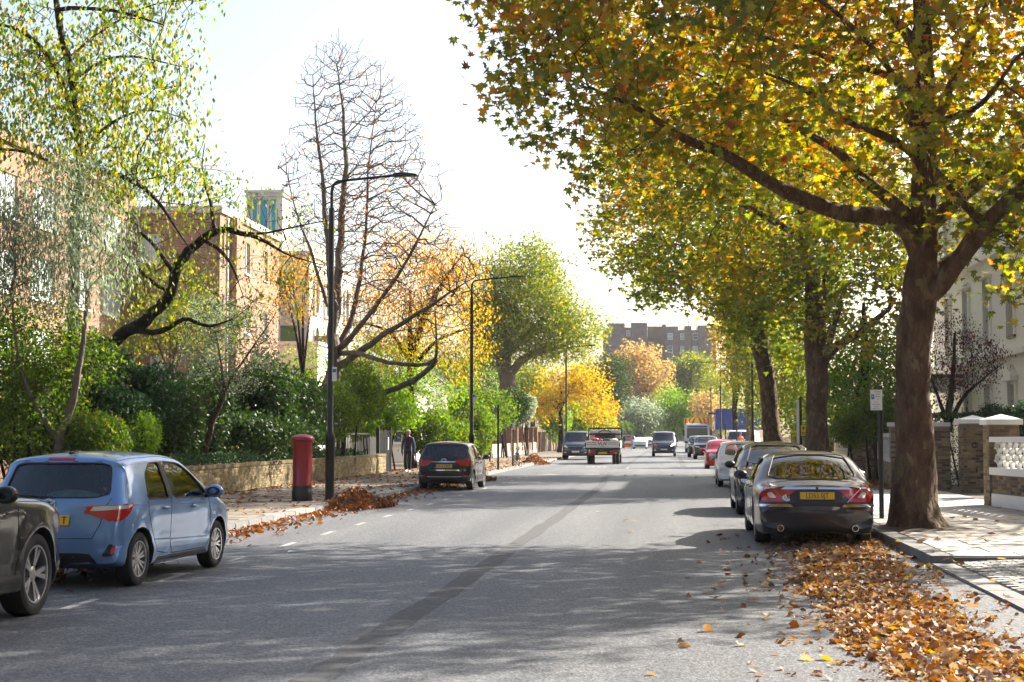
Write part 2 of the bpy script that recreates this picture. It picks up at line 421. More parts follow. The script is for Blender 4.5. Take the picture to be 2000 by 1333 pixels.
# tar seams and painted marks
def strip(name, pts, wd, z, m, label=None):
    b = MB(); vs = []
    for i, p in enumerate(pts):
        q = Vector(pts[min(i + 1, len(pts) - 1)]) - Vector(pts[max(i - 1, 0)]); q.normalize(); n = Vector((-q.y, q.x)); w2 = wd[i] / 2 if hasattr(wd, '__len__') else wd / 2
        vs += [(p[0] + n.x * w2, p[1] + n.y * w2, z), (p[0] - n.x * w2, p[1] - n.y * w2, z)]
    b.add(vs, [(2 * i, 2 * i + 1, 2 * i + 3, 2 * i + 2) for i in range(len(pts) - 1)])
    return tag(b.build(name, m, fixn=False), kind='structure')
sp = [gnd(px, py) for px, py in ((600, 1333), (750, 1236), (942, 1110), (1082, 1015), (1180, 945))]
sp = [(p.x, p.y) for p in sp]
pts = []
for i in range(len(sp) - 1):
    for k in range(10):
        t = k / 10; pts.append((sp[i][0] * (1 - t) + sp[i + 1][0] * t + rnd.uniform(-.03, .03), sp[i][1] * (1 - t) + sp[i + 1][1] * t))
pts += [(-2.65, 62), (-2.62, 67.9)]
strip('tar_seam', pts, [rnd.uniform(.24, .31) for _ in pts], .004, M['seam'])
strip('tar_seam', [(-2.6, 77.2), (-2.55, 120), (-2.5, 200)], .34, .004, M['seam'])
strip('tar_seam', [(.62, 84), (.6, 110), (.55, 135)], .3, .004, M['seam'])
# parking bay ticks
ym = 14.9; k = 0
while ym < 66:
    strip('bay_marking', [(-5.93 + rnd.uniform(-.01, .01), ym), (-5.95, ym + .95)], .1, .004, M['line_worn']); ym += 2.86
for (xa, ya) in ((-5.2, 69.0), (-3.4, 69.0)):
    b = MB(); b.add([(xa - .55, ya - 1.9, .005), (xa + .55, ya - 1.9, .005), (xa, ya - .95, .005)], [(0, 1, 2)])
    tag(b.build('hump_marking', M['line_worn'], fixn=False), kind='structure')
for x0, x1, ya in ((-1.6, .4, 97), (-4.6, -3.4, 83)):
    for k in range(4): strip('road_lettering', [(x0 + (x1 - x0) * (k + .1) / 4, ya + .6), (x0 + (x1 - x0) * (k + .75) / 4, ya + .6)], 1.5, .004, M['line_worn'])
strip('centre_marking', [(-2.25, 78.5), (-2.25, 81)], .12, .008, M['line'])
# ================================================================ trees and shrubs
def bark(name, c1, c2, c3=None, sc=3.0, bump=.9, flake=False):
    m, t, b = newmat(name); b.inputs['Roughness'].default_value = .9; b.inputs['Specular IOR Level'].default_value = .2
    g = node(t, 'ShaderNodeNewGeometry')
    mp = node(t, 'ShaderNodeMapping'); mp.inputs['Scale'].default_value = (1, 1, .45); t.links.new(g.outputs['Position'], mp.inputs[0])
    n1 = node(t, 'ShaderNodeTexNoise'); n1.inputs['Scale'].default_value = sc; n1.inputs['Detail'].default_value = 8; n1.inputs['Roughness'].default_value = .7; t.links.new(mp.outputs[0], n1.inputs['Vector'])
    v = node(t, 'ShaderNodeTexVoronoi'); v.inputs['Scale'].default_value = sc * 3.2; t.links.new(mp.outputs[0], v.inputs['Vector'])
    r = ramp(t, [(.32, c1), (.55, c2), (.72, c3 or c2)]); t.links.new(n1.outputs['Fac'], r.inputs[0]); t.links.new(r.outputs[0], b.inputs['Base Color'])
    if flake:                                    # plates of bark that have come away, showing paler wood
        dv = node(t, 'ShaderNodeVectorMath', operation='SCALE'); dv.inputs['Scale'].default_value = .35; t.links.new(n1.outputs['Color'], dv.inputs[0])
        av = node(t, 'ShaderNodeVectorMath', operation='ADD'); t.links.new(mp.outputs[0], av.inputs[0]); t.links.new(dv.outputs[0], av.inputs[1])
        vf = node(t, 'ShaderNodeTexVoronoi'); vf.inputs['Scale'].default_value = 10; t.links.new(av.outputs[0], vf.inputs['Vector'])
        sc_ = node(t, 'ShaderNodeSeparateColor'); t.links.new(vf.outputs['Color'], sc_.inputs[0])
        rf_ = ramp(t, [(0, (0, 0, 0)), (.66, (0, 0, 0)), (.70, (.3, .3, .3)), (.86, (.4, .4, .4)), (.9, (.65, .65, .65))]); t.links.new(sc_.outputs[0], rf_.inputs[0])
        rc_ = ramp(t, [(0, (.10, .085, .04)), (.5, (.17, .13, .065)), (1, (.26, .20, .11))]); t.links.new(sc_.outputs[1], rc_.inputs[0])
        mf = node(t, 'ShaderNodeMix', data_type='RGBA'); t.links.new(rf_.outputs[0], mf.inputs[0]); t.links.new(r.outputs[0], mf.inputs[6]); t.links.new(rc_.outputs[0], mf.inputs[7]); t.links.new(mf.outputs[2], b.inputs['Base Color'])
    n2 = node(t, 'ShaderNodeTexNoise'); n2.inputs['Scale'].default_value = sc * 7; n2.inputs['Detail'].default_value = 6; t.links.new(mp.outputs[0], n2.inputs['Vector'])
    ad = node(t, 'ShaderNodeMath', operation='ADD'); t.links.new(n2.outputs['Fac'], ad.inputs[0]); t.links.new(v.outputs['Distance'], ad.inputs[1])
    bp = node(t, 'ShaderNodeBump'); bp.inputs['Strength'].default_value = bump; bp.inputs['Distance'].default_value = .04; t.links.new(ad.outputs[0], bp.inputs['Height']); t.links.new(bp.outputs[0], b.inputs['Normal'])
    return m
M['bark_plane'] = bark('plane_bark', (.055, .030, .022), (.12, .068, .046), (.25, .17, .085), sc=4.5, bump=1.0, flake=True)
M['bark_dark'] = bark('dark_bark', (.014, .011, .009), (.035, .026, .02))
M['bark_grey'] = bark('grey_bark', (.085, .066, .05), (.16, .13, .10))
# palettes: fallen and hanging autumn leaves
PAL = {
 'plane': [(0, (.075, .10, .012)), (.28, (.15, .17, .014)), (.48, (.26, .22, .016)), (.62, (.42, .26, .018)), (.76, (.37, .125, .016)), (.89, (.21, .065, .018)), (1, (.12, .04, .016))],
 'plane_far': [(0, (.07, .11, .013)), (.4, (.16, .20, .016)), (.62, (.32, .26, .02)), (.8, (.33, .14, .02)), (1, (.18, .06, .018))],
 'birch': [(0, (.06, .10, .02)), (.45, (.11, .15, .025)), (.72, (.22, .22, .03)), (.86, (.50, .31, .02)), (1, (.52, .24, .015))],
 'olive': [(0, (.10, .13, .085)), (.5, (.19, .22, .15)), (1, (.34, .36, .27))],
 'green': [(0, (.035, .075, .012)), (.5, (.075, .13, .02)), (.85, (.14, .18, .025)), (1, (.25, .19, .03))],
 'bright': [(0, (.06, .13, .015)), (.5, (.12, .22, .02)), (1, (.22, .28, .03))],
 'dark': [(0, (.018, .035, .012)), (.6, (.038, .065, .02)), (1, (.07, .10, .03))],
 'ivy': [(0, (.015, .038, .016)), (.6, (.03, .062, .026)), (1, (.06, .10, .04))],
 'oak': [(0, (.065, .10, .014)), (.5, (.135, .165, .02)), (.8, (.22, .21, .022)), (1, (.34, .23, .025))],
 'orange': [(0, (.34, .20, .02)), (.4, (.40, .15, .015)), (.75, (.36, .085, .012)), (1, (.2, .05, .015))],
 'amber': [(0, (.22, .20, .02)), (.45, (.42, .26, .02)), (.8, (.42, .15, .015)), (1, (.3, .08, .012))],
 'yellow': [(0, (.24, .21, .02)), (.5, (.42, .28, .015)), (1, (.44, .20, .012))],
 'peach': [(0, (.22, .19, .09)), (.5, (.34, .25, .13)), (1, (.38, .23, .13))],
 'purple': [(0, (.045, .012, .014)), (.7, (.08, .018, .02)), (1, (.22, .02, .02))],
 'fallen': [(0, (.055, .026, .016)), (.22, (.13, .055, .026)), (.42, (.22, .105, .05)), (.6, (.33, .21, .12)), (.75, (.40, .29, .19)), (.88, (.35, .16, .05)), (.96, (.48, .29, .05)), (1, (.48, .35, .06))],
 'pile': [(0, (.07, .028, .014)), (.5, (.15, .055, .02)), (.85, (.26, .10, .03)), (1, (.35, .18, .05))],
}
LM = {k: leaf_mat('leaf_' + k, v, **({'trans': .58, 'tboost': 1.8, 'gloss': .04} if k in ('plane', 'plane_far') else {'trans': .25, 'gloss': .05} if k in ('fallen', 'pile') else {'trans': .3, 'gloss': .035, 'rough': .5} if k in ('dark', 'ivy') else {})) for k, v in PAL.items()}
# leaf shapes: (verts, triangles) of unit length, lying in xy with a fold
def star_leaf():
    ang = [-90, -50, -28, 2, 20, 52, 66, 90, 114, 128, 160, 178, 208, 230]
    rad = [.10, .34, .30, .62, .32, .66, .36, .78, .36, .66, .32, .62, .30, .34]
    v = [(0, 0, 0)] + [(r * math.cos(R(a)), r * math.sin(R(a)), .10 * r * abs(math.cos(R(a))) * (1 if i % 2 else .4)) for i, (a, r) in enumerate(zip(ang, rad))]
    n = len(ang); return np.array(v), np.array([(0, 1 + i, 1 + (i + 1) % n) for i in range(n)])
def star5():
    ang = [-90, -35, 10, 38, 65, 90, 115, 142, 170, 215]; rad = [.15, .42, .60, .30, .42, .75, .42, .30, .60, .42]
    v = [(0, 0, 0)] + [(r * math.cos(R(a)), r * math.sin(R(a)), .12 * r * abs(math.cos(R(a)))) for a, r in zip(ang, rad)]
    n = len(ang); return np.array(v), np.array([(0, 1 + i, 1 + (i + 1) % n) for i in range(n)])
SH = {'star': star_leaf(), 'star5': star5(),
      'oval': (np.array([(0, -.5, 0), (.27, 0, .07), (0, .5, -.03), (-.27, 0, .07)]), np.array([(0, 1, 2), (0, 2, 3)])),
      'thin': (np.array([(0, -.5, 0), (.10, 0, .02), (0, .5, 0), (-.10, 0, .02)]), np.array([(0, 1, 2), (0, 2, 3)])),
      'crumple': (np.array([(0, -.5, .10), (.3, -.25, .02), (.36, .1, .22), (.2, .42, .16), (0, .55, .02), (-.22, .36, .24), (-.4, .05, .06), (-.25, -.3, .2), (.02, 0, -.06)]), np.array([(8, i, (i + 1) % 8) for i in range(8)])),
      'curl': (np.array([(0, -.5, .05), (.3, -.15, .0), (.2, .3, .14), (0, .55, .05), (-.25, .3, .10), (-.33, -.1, .12), (0, 0, -.02)]), np.array([(6, 0, 1), (6, 1, 2), (6, 2, 3), (6, 3, 4), (6, 4, 5), (6, 5, 0)]))}
def rotmats(n, flat=None, rng=NR):
    """random rotations; flat = spread of tilt from lying level"""
    az = rng.uniform(0, 2 * np.pi, n)
    if flat is None: q = rng.normal(size=(n, 4)); q /= np.linalg.norm(q, axis=1)[:, None]
    else:
        ax = rng.normal(size=(n, 2)) * flat; t = np.hypot(ax[:, 0], ax[:, 1]) + 1e-9; h = np.minimum(t, 1.5) / 2
        q1 = np.stack([np.cos(h), np.sin(h) * ax[:, 0] / t, np.sin(h) * ax[:, 1] / t, 0 * t], 1)
        q2 = np.stack([np.cos(az / 2), 0 * az, 0 * az, np.sin(az / 2)], 1)
        a, b, c, d = q1.T; e, f, g, i = q2.T
        q = np.stack([a * e - b * f - c * g - d * i, a * f + b * e + c * i - d * g, a * g - b * i + c * e + d * f, a * i + b * g - c * f + d * e], 1)
    w_, x, y, z = q.T
    return np.stack([1 - 2 * (y * y + z * z), 2 * (x * y - z * w_), 2 * (x * z + y * w_), 2 * (x * y + z * w_), 1 - 2 * (x * x + z * z), 2 * (y * z - x * w_), 2 * (x * z - y * w_), 2 * (y * z + x * w_), 1 - 2 * (x * x + y * y)], 1).reshape(-1, 3, 3)
def leaves(name, P, size, tint, shape, pal, parent=None, flat=None, kind='stuff', hang=0):
    P = np.asarray(P); n = len(P); V0, F0 = SH[shape]
    Rm = rotmats(n, flat)
    if hang:                                     # leaves that hang tip-down
        a = NR.uniform(0, 2 * np.pi, n); tl = NR.normal(0, hang, n)
        ca, sa, ct, st = np.cos(a), np.sin(a), np.cos(tl), np.sin(tl)
        Y_ = np.stack([st * ca, st * sa, -ct], 1); X_ = np.stack([-sa, ca, 0 * a], 1); Z_ = np.cross(X_, Y_)
        Rm = np.stack([X_, Y_, Z_], 2)
    sz = (np.broadcast_to(size, n) * NR.uniform(.7, 1.2, n))[:, None, None]
    V = np.einsum('nij,kj->nki', Rm, V0) * sz + P[:, None, :]
    Fc = (F0[None] + (np.arange(n) * len(V0))[:, None, None]).reshape(-1, 3)
    me = npmesh(name, V.reshape(-1, 3), Fc, LM[pal], np.repeat(np.clip(tint, 0, 1), len(F0)))
    o = obj(name, me, parent)
    if kind: o['kind'] = kind
    return o
def ctrl_u(pts):
    d = np.r_[0, np.cumsum(np.linalg.norm(np.diff(np.array(pts, float), axis=0), axis=1))]; return d
def along(P, pts, rad):
    a = ctrl_u(P); c = ctrl_u(pts); return np.interp(a / a[-1], c / c[-1], rad)
def resample(pts, step):
    pts = [np.array(p, float) for p in pts]; out = [pts[0]]
    P = [pts[0]] + pts + [pts[-1]]
    for i in range(1, len(P) - 2):
        n = max(1, int(np.linalg.norm(P[i + 1] - P[i]) / step))
        for k in range(1, n + 1):
            t = k / n
            out.append(.5 * ((2 * P[i]) + (-P[i - 1] + P[i + 1]) * t + (2 * P[i - 1] - 5 * P[i] + 4 * P[i + 1] - P[i + 2]) * t * t + (-P[i - 1] + 3 * P[i] - 3 * P[i + 1] + P[i + 2]) * t ** 3))
    return np.array(out)
def frusta(A, B, ra, rb, n=5):
    D = B - A; L = np.linalg.norm(D, axis=1)[:, None] + 1e-9; D = D / L
    U = np.cross(D, np.where(np.abs(D[:, 2:]) > .9, np.array([[1., 0, 0]]), np.array([[0, 0, 1.]]))); U /= np.linalg.norm(U, axis=1)[:, None]; W = np.cross(D, U)
    t = np.arange(n) * 2 * np.pi / n; ring = U[:, None] * np.cos(t)[None, :, None] + W[:, None] * np.sin(t)[None, :, None]
    V = np.concatenate([A[:, None] + ring * ra[:, None, None], B[:, None] + ring * rb[:, None, None]], 1)
    k = np.arange(n); k2 = (k + 1) % n
    q = np.stack([k, k2, n + k2, n + k], 1)
    return V.reshape(-1, 3), (q[None] + (np.arange(len(A)) * 2 * n)[:, None, None]).reshape(-1, 4)
def grow(limbs, att, step=.5, tip=.006, droop=.0, up=0.0, jit=.10, expo=2.4, reach=1.0):
    """limbs: list of (points, radii) drawn first; then every attractor is joined to the nearest wood.
    returns limb tubes and the twig network: nodes, parents, radii, terminal flags"""
    pos = []; par = []; fixed = []
    for pts, rad in limbs:
        P = resample(pts, step); r = along(P, pts, rad)
        base = -1
        if pos: base = int(np.argmin(((np.array(pos) - P[0]) ** 2).sum(1)))
        for i, p in enumerate(P):
            par.append(base if i == 0 else len(pos) - 1); pos.append(p); fixed.append(r[i])
    nl = len(pos)
    N = np.zeros((nl + len(att) * 14, 3)); N[:nl] = pos; n = nl
    PD = np.zeros(len(N))                        # cheap path length so that twigs do not chain for ever
    d0 = np.sqrt(((att[:, None] - N[None, :nl:2]) ** 2).sum(2)).min(1)
    ends = []
    for i in np.argsort(d0):
        a = att[i]; V = a - N[:n]; d = np.sqrt((V ** 2).sum(1)) + 1e-6
        cost = d + reach * .35 * PD[:n]
        if up: cost = cost + up * np.maximum(0, -(V[:, 2] / d) + .35) * d
        j = int(np.argmin(cost)); L = d[j]
        k = max(1, min(12, int(L / step))); p0 = N[j].copy(); prev = j
        side = NR.normal(size=3) * jit * L; side[2] += up * -.12 * L + droop * L
        for s in range(1, k + 1):
            t = s / k; q = p0 * (1 - t) + a * t + side * (4 * t * (1 - t)) * .6 + NR.normal(size=3) * .03 * (s < k)
            if n >= len(N): break
            N[n] = q; par.append(prev); PD[n] = PD[prev] + L / k; prev = n; n += 1
        ends.append(prev)
    N = N[:n]; par = np.array(par[:n]); w_ = np.zeros(n); ch = np.zeros(n, int)
    for i in range(n):
        if par[i] >= 0: ch[par[i]] += 1
    w_[ch == 0] = tip ** expo
    for i in range(n - 1, -1, -1):
        if par[i] >= 0: w_[par[i]] += w_[i]
    rad = w_ ** (1 / expo)
    return N, par, rad, nl, np.array(ends), np.array(fixed)
def make_tree(name, label, limbs, att, pal, bark_m, nleaf, lsize, shape, cat='tree', group=None, step=.5, spread=.45, tintfn=None, tip=.006, hang=0, sides=12, single=0, droop=0., up=0., jit=.1, flat=None, reach=1.0, leafkind='stuff', maxr=None, crook=.35):
    root = empty(name, tuple(limbs[0][0][0]), 0, label, cat, group)
    off = np.array(root.location)
    N, par, rad, nl, ends, fixed = grow(limbs, att, step, tip, droop, up, jit, reach=reach)
    b = MB()
    for li, (pts, r) in enumerate(limbs):
        P = resample(pts, step * .5); rr = along(P, pts, r)
        rr = rr * (1 + .05 * np.sin(np.arange(len(rr)) * 1.9 + li) + NR.normal(0, .02, len(rr)))
        if len(P) > 4:                           # nothing grows in a smooth curve
            nz = NR.normal(size=P.shape); nz = (nz + np.roll(nz, 1, 0) + np.roll(nz, -1, 0)) / 3; nz[:2] = 0; P = P + nz * (rr * crook)[:, None]
        zs_ = P[:, 2] - off[2]; ph_ = NR.uniform(0, 6, 3)
        b.tube([tuple(p - off) for p in P], list(rr), sides, wob=lambda i, t, z=zs_, q=ph_, first=(li == 0): 1 + .045 * math.sin(3 * t + i * .5 + q[0]) + .03 * math.sin(7 * t - i * .9 + q[1]) + (.13 * math.sin(5 * t + q[2]) * math.exp(-max(z[i], 0) / .4) if first else 0))
    b.build('trunk', bark_m, root, smooth=80, fixn=False)
    i = np.arange(nl, len(N)); A = N[par[i]]; Bp = N[i]; ra = np.minimum(rad[par[i]], rad[i] * 1.25); rb = rad[i]
    if maxr: ra = np.minimum(ra, maxr); rb = np.minimum(rb, maxr)
    if len(i):
        V, Fc = frusta(A - off, Bp - off, ra, rb, 5)
        o = obj('branches', npmesh('branches', V, Fc, bark_m, smooth=True), root); o['kind'] = 'stuff'
    if nleaf:
        src = np.concatenate([ends, ends, NR.integers(nl, len(N), len(ends))]) if len(ends) else ends
        pk = NR.choice(src, nleaf)
        P = N[pk] + np.clip(NR.normal(size=(nleaf, 3)), -1.7, 1.7) * spread * np.array([1, 1, .75])
        tn = NR.beta(1.6, 1.9, nleaf) if tintfn is None else tintfn(P)
        sz = np.full(nleaf, lsize)
        one = np.zeros(nleaf, bool)
        if single:                               # the leaves that show largest are pieces of their own
            q = pix(P); inn = (q[:, 0] > 0) & (q[:, 0] < 2000) & (q[:, 1] > 0) & (q[:, 1] < 1333)
            dist = P[:, 1] + np.where(inn, 0, 1e4); one[np.argsort(dist)[:single]] = True
        leaves('crown', P[~one] - off, sz[~one], tn[~one], shape, pal, root, flat, leafkind, hang)
        if single:
            V0, F0 = SH[shape]; cache = []
            for k in range(10):
                cache.append(npmesh('leaf', V0 * lsize * NR.uniform(.85, 1.2), F0, LM[pal], np.full(len(F0), k / 9.5)))
            for p, tv in zip(P[one] - off, tn[one]):
                o = obj('leaf', cache[min(9, int(tv * 10))], root, tuple(p)); o.rotation_euler = (rnd.uniform(0, 6.28), rnd.uniform(0, 6.28), rnd.uniform(0, 6.28))
    return root
def in_crown(n, polys, ells, box=None, rng=NR, shell=.0, voids=None):
    """points inside a union of ellipsoids (cx,cy,cz,rx,ry,rz) whose picture falls in the crown's outline"""
    out = []; E = np.array(ells, float); vol = E[:, 3] * E[:, 4] * E[:, 5]; tot = 0
    while tot < n:
        k = rng.choice(len(E), n * 2, p=vol / vol.sum())
        v = rng.normal(size=(n * 2, 3)); v /= np.linalg.norm(v, axis=1)[:, None]
        r = rng.uniform(shell ** 3, 1, n * 2) ** (1 / 3.)
        P = E[k, :3] + v * r[:, None] * E[k, 3:]
        if polys is not None: P = P[inpoly(pix(P) + rng.normal(0, 9, (len(P), 2)), polys)]
        if voids: g_ = np.sin(P[:, 0] * 1.25 + voids) * np.sin(P[:, 1] * 1.05 + 2 * voids) * np.sin(P[:, 2] * 1.5 + 3 * voids); P = P[g_ < .2]
        if len(P) == 0: break
        out.append(P); tot += len(P)
    return np.concatenate(out)[:n]
V3 = lambda px, py, Y: tuple(at(px, py, Y))

# ---- the big plane tree by the right kerb
Y1 = 27.2
tr = [((4.10, Y1, .02), .58), ((4.10, Y1, .14), .50), ((4.10, Y1, .30), .45), ((4.11, Y1, .55), .41)] + [(V3(px, py, Y1), r) for px, py, r in ((1787, 940, .355), (1786, 850, .305), (1783, 750, .285), (1788, 640, .295), (1797, 560, .30), (1803, 480, .25), (1808, 400, .235), (1808, 300, .215), (1804, 180, .18), (1800, 40, .14), (1795, -160, .10), (1790, -420, .05))]
L = [([p for p, _ in tr], [r for _, r in tr])]
def limb(spec): return ([V3(px, py, Y) for px, py, Y, r in spec], [r for *_, r in spec])
L += [limb(s) for s in (
 [(1800, 520, 27.2, 0.168), (1775, 450, 27.1, 0.168), (1735, 427, 27.0, 0.160), (1660, 418, 26.6, 0.139), (1580, 395, 26.2, 0.126), (1500, 355, 25.8, 0.109), (1410, 300, 25.4, 0.092), (1345, 276, 25.0, 0.071), (1250, 215, 24.6, 0.042), (1150, 170, 24, 0.021)],
 [(1800, 455, 27.2, 0.126), (1760, 410, 27.3, 0.118), (1690, 352, 27.8, 0.101), (1640, 300, 28.4, 0.084), (1570, 258, 29, 0.067), (1450, 190, 29.6, 0.038), (1330, 130, 30, 0.017)],
 [(1790, 600, 27.2, 0.168), (1835, 560, 26.9, 0.164), (1880, 500, 26.5, 0.151), (1925, 440, 26.2, 0.139), (1985, 380, 26, 0.126), (2080, 290, 26, 0.084), (2200, 180, 26, 0.042)],
 [(1815, 540, 27.2, 0.118), (1870, 500, 27.6, 0.109), (1930, 460, 28, 0.101), (2030, 400, 28.5, 0.084), (2150, 330, 29, 0.042)],
 [(1818, 440, 27.2, 0.143), (1870, 390, 27.4, 0.126), (1930, 345, 27.7, 0.118), (2010, 305, 28, 0.101), (2120, 230, 28.5, 0.050)],
 [(1925, 440, 26.2, 0.084), (1885, 400, 26.4, 0.071), (1840, 345, 26.6, 0.059), (1800, 290, 26.5, 0.042), (1760, 200, 26, 0.025)],
 [(1812, 330, 27.2, 0.084), (1770, 290, 27.0, 0.076), (1720, 262, 26.7, 0.067), (1650, 235, 26.4, 0.050), (1560, 170, 26, 0.034), (1430, 120, 25.5, 0.017)],
 [(1815, 280, 27.2, 0.101), (1845, 200, 27.6, 0.084), (1880, 110, 28, 0.067), (1930, 0, 28.4, 0.042), (1990, -150, 29, 0.025)],
 [(1806, 200, 27.2, 0.076), (1740, 150, 27.8, 0.063), (1640, 120, 28.2, 0.050), (1480, 70, 28.8, 0.034), (1290, 40, 29, 0.017)],
 [(1808, 240, 27.2, 0.067), (1860, 230, 26.2, 0.059), (1920, 200, 25.2, 0.042), (1980, 120, 24.4, 0.025)],
 [(1806, 300, 27.2, 0.076), (1770, 190, 26, 0.059), (1700, 90, 24.6, 0.042), (1600, 0, 23.5, 0.029), (1480, -60, 22.8, 0.017)],
 [(1804, 100, 27.2, 0.076), (1700, 0, 26.8, 0.059), (1500, -60, 26.4, 0.042), (1200, -40, 26, 0.021), (1050, -10, 25.8, 0.010)],
 [(1804, 140, 27.2, 0.076), (1760, 60, 29, 0.059), (1660, -40, 31, 0.042), (1500, -120, 32, 0.025)])]
PT1 = [(932, -60), (930, 10), (950, 60), (940, 115), (975, 165), (968, 205), (1000, 250), (978, 300), (1000, 345), (990, 385), (1030, 372), (1075, 350), (1120, 400), (1180, 420), (1260, 400), (1330, 390), (1420, 400), (1520, 440), (1640, 470), (1750, 490), (1850, 560), (1860, 690), (1900, 720), (1990, 680), (2060, 640), (2300, 500), (2800, 400), (2800, -900), (900, -900)]
att = in_crown(2600, PT1, [(4.0, 27, 10.6, 7.0, 6.5, 5.6), (-.2, 26, 8.4, 3.6, 4, 2.7), (7.5, 27, 7.0, 3.5, 4.5, 3.2), (6.5, 26.5, 4.6, 1.6, 2.5, 1.4), (8.5, 25.5, 11.6, 4.6, 5, 4), (-1.5, 25.6, 8.4, 2.4, 3.4, 2.8), (-1.8, 26.5, 10.2, 2.2, 3.0, 2.4)], voids=1.7)
def tint_plane(P):                               # browner and redder high up and at the outside, greener below
    q = pix(P); h = np.clip((P[:, 2] - 4.5) / 6.5, 0, 1)
    big = np.sin(P[:, 0] * 1.1 + 1) * np.sin(P[:, 1] * .9) * np.sin(P[:, 2] * 1.2 + 2)
    return np.clip(.24 + .36 * h + .16 * big + NR.normal(0, .22, len(P)), 0, 1)
make_tree('plane_tree', 'largest plane tree with autumn leaves, its broad trunk beside the parked saloon', L, att, 'plane', M['bark_plane'], 50000, .165, 'star', group='plane trees along the right kerb', step=.45, spread=.27, tintfn=tint_plane, sides=22, single=300, tip=.006, hang=1.0, maxr=.07, crook=.08)
b = MB(); prof = [(.45, .17), (.72, .14), (.98, .10)]; b.lathe(prof, 28); b.v = [(v[0] * (1 + .12 * math.sin(5 * math.atan2(v[1], v[0]) + 1)), v[1] * (1 + .1 * math.sin(3 * math.atan2(v[1], v[0]))), v[2] + rnd.uniform(-.012, .012)) for v in b.v]; b.f = [f for f in b.f if len(f) == 4]; b.m = [0] * len(b.f)
o = b.build('tree_pit', M['soil'], None, smooth=60, fixn=False, loc=(4.1, Y1, 0)); tag(o, kind='structure')
# ---- the next two plane trees
def side_plane(label, base, trunk, limbs_, poly, ells, natt, nl, ls, shape, pal, spread=.5):
    L = [([tuple(base)] + [V3(px, py, Y) for px, py, Y, r in trunk], [trunk[0][3] * 1.45] + [r for *_, r in trunk])] + [limb(s) for s in limbs_]
    a = in_crown(natt, poly, ells, voids=.6)
    return make_tree('plane_tree', label, L, a, pal, M['bark_plane'], nl, ls, shape, group='plane trees along the right kerb', step=.6, spread=spread, tintfn=lambda P: np.clip(.18 + .28 * np.clip((P[:, 2] - 5) / 8, 0, 1) + .18 * np.sin(P[:, 0] * .9) * np.sin(P[:, 2] * 1.1) + NR.normal(0, .2, len(P)), 0, 1), sides=16, tip=.008, hang=1.0, maxr=.07, crook=.1)
P2 = [(1165, 410), (1158, 480), (1200, 545), (1290, 560), (1400, 560), (1480, 610), (1560, 640), (1640, 700), (1730, 690), (1800, 600), (1990, 620), (2100, 500), (2100, -400), (1150, -400)]
side_plane('upright plane tree in the middle with a forked trunk, behind the navy car', (4.9, 53, .1), [(1597, 860, 53, .37), (1597, 790, 53, .35), (1592, 700, 53, .36), (1592, 640, 53, .35), (1588, 560, 53, .27), (1575, 470, 53, .22), (1565, 380, 53, .17), (1560, 200, 53, .08)],
  [[(1600, 720, 53, .20), (1630, 680, 52.6, .15), (1680, 650, 52, .12), (1740, 600, 51.6, .07)], [(1615, 690, 52.8, .10), (1628, 640, 52.6, .09), (1645, 590, 52.4, .06)], [(1578, 480, 53, .15), (1540, 450, 52, .12), (1470, 410, 51, .09), (1390, 380, 50.5, .04)], [(1590, 620, 53, .18), (1612, 560, 53.6, .14), (1620, 480, 54, .10), (1640, 380, 55, .05)]],
  P2, [(3.6, 53, 11.5, 7.2, 6.5, 5.8), (5.5, 52, 6.8, 4.2, 4.5, 2.6)], 1300, 27000, .19, 'star5', 'plane', .36)
P3 = [(1160, 380), (1163, 470), (1195, 530), (1230, 580), (1262, 625), (1290, 590), (1390, 585), (1420, 640), (1480, 690), (1560, 720), (1680, 640), (1800, 500), (1800, -100), (1160, -100)]
side_plane('left-leaning plane tree furthest along the right kerb', (4.75, 70, .1), [(1508, 850, 70, .40), (1500, 770, 70, .36), (1488, 690, 70, .37), (1483, 630, 70, .38), (1482, 600, 70, .34), (1475, 520, 70, .24), (1470, 400, 70, .13)],
  [[(1484, 620, 70, .2), (1510, 590, 70, .14), (1560, 550, 70, .08)], [(1480, 620, 70, .22), (1450, 570, 69.6, .16), (1400, 520, 69, .10), (1330, 480, 68.6, .05)]],
  P3, [(2.8, 70, 11.6, 7.0, 6.5, 6.0), (.5, 69, 7.8, 4.5, 4, 2.6), (4.5, 70, 6.6, 4.5, 5, 2.2)], 1150, 25000, .22, 'star5', 'plane_far', .42)
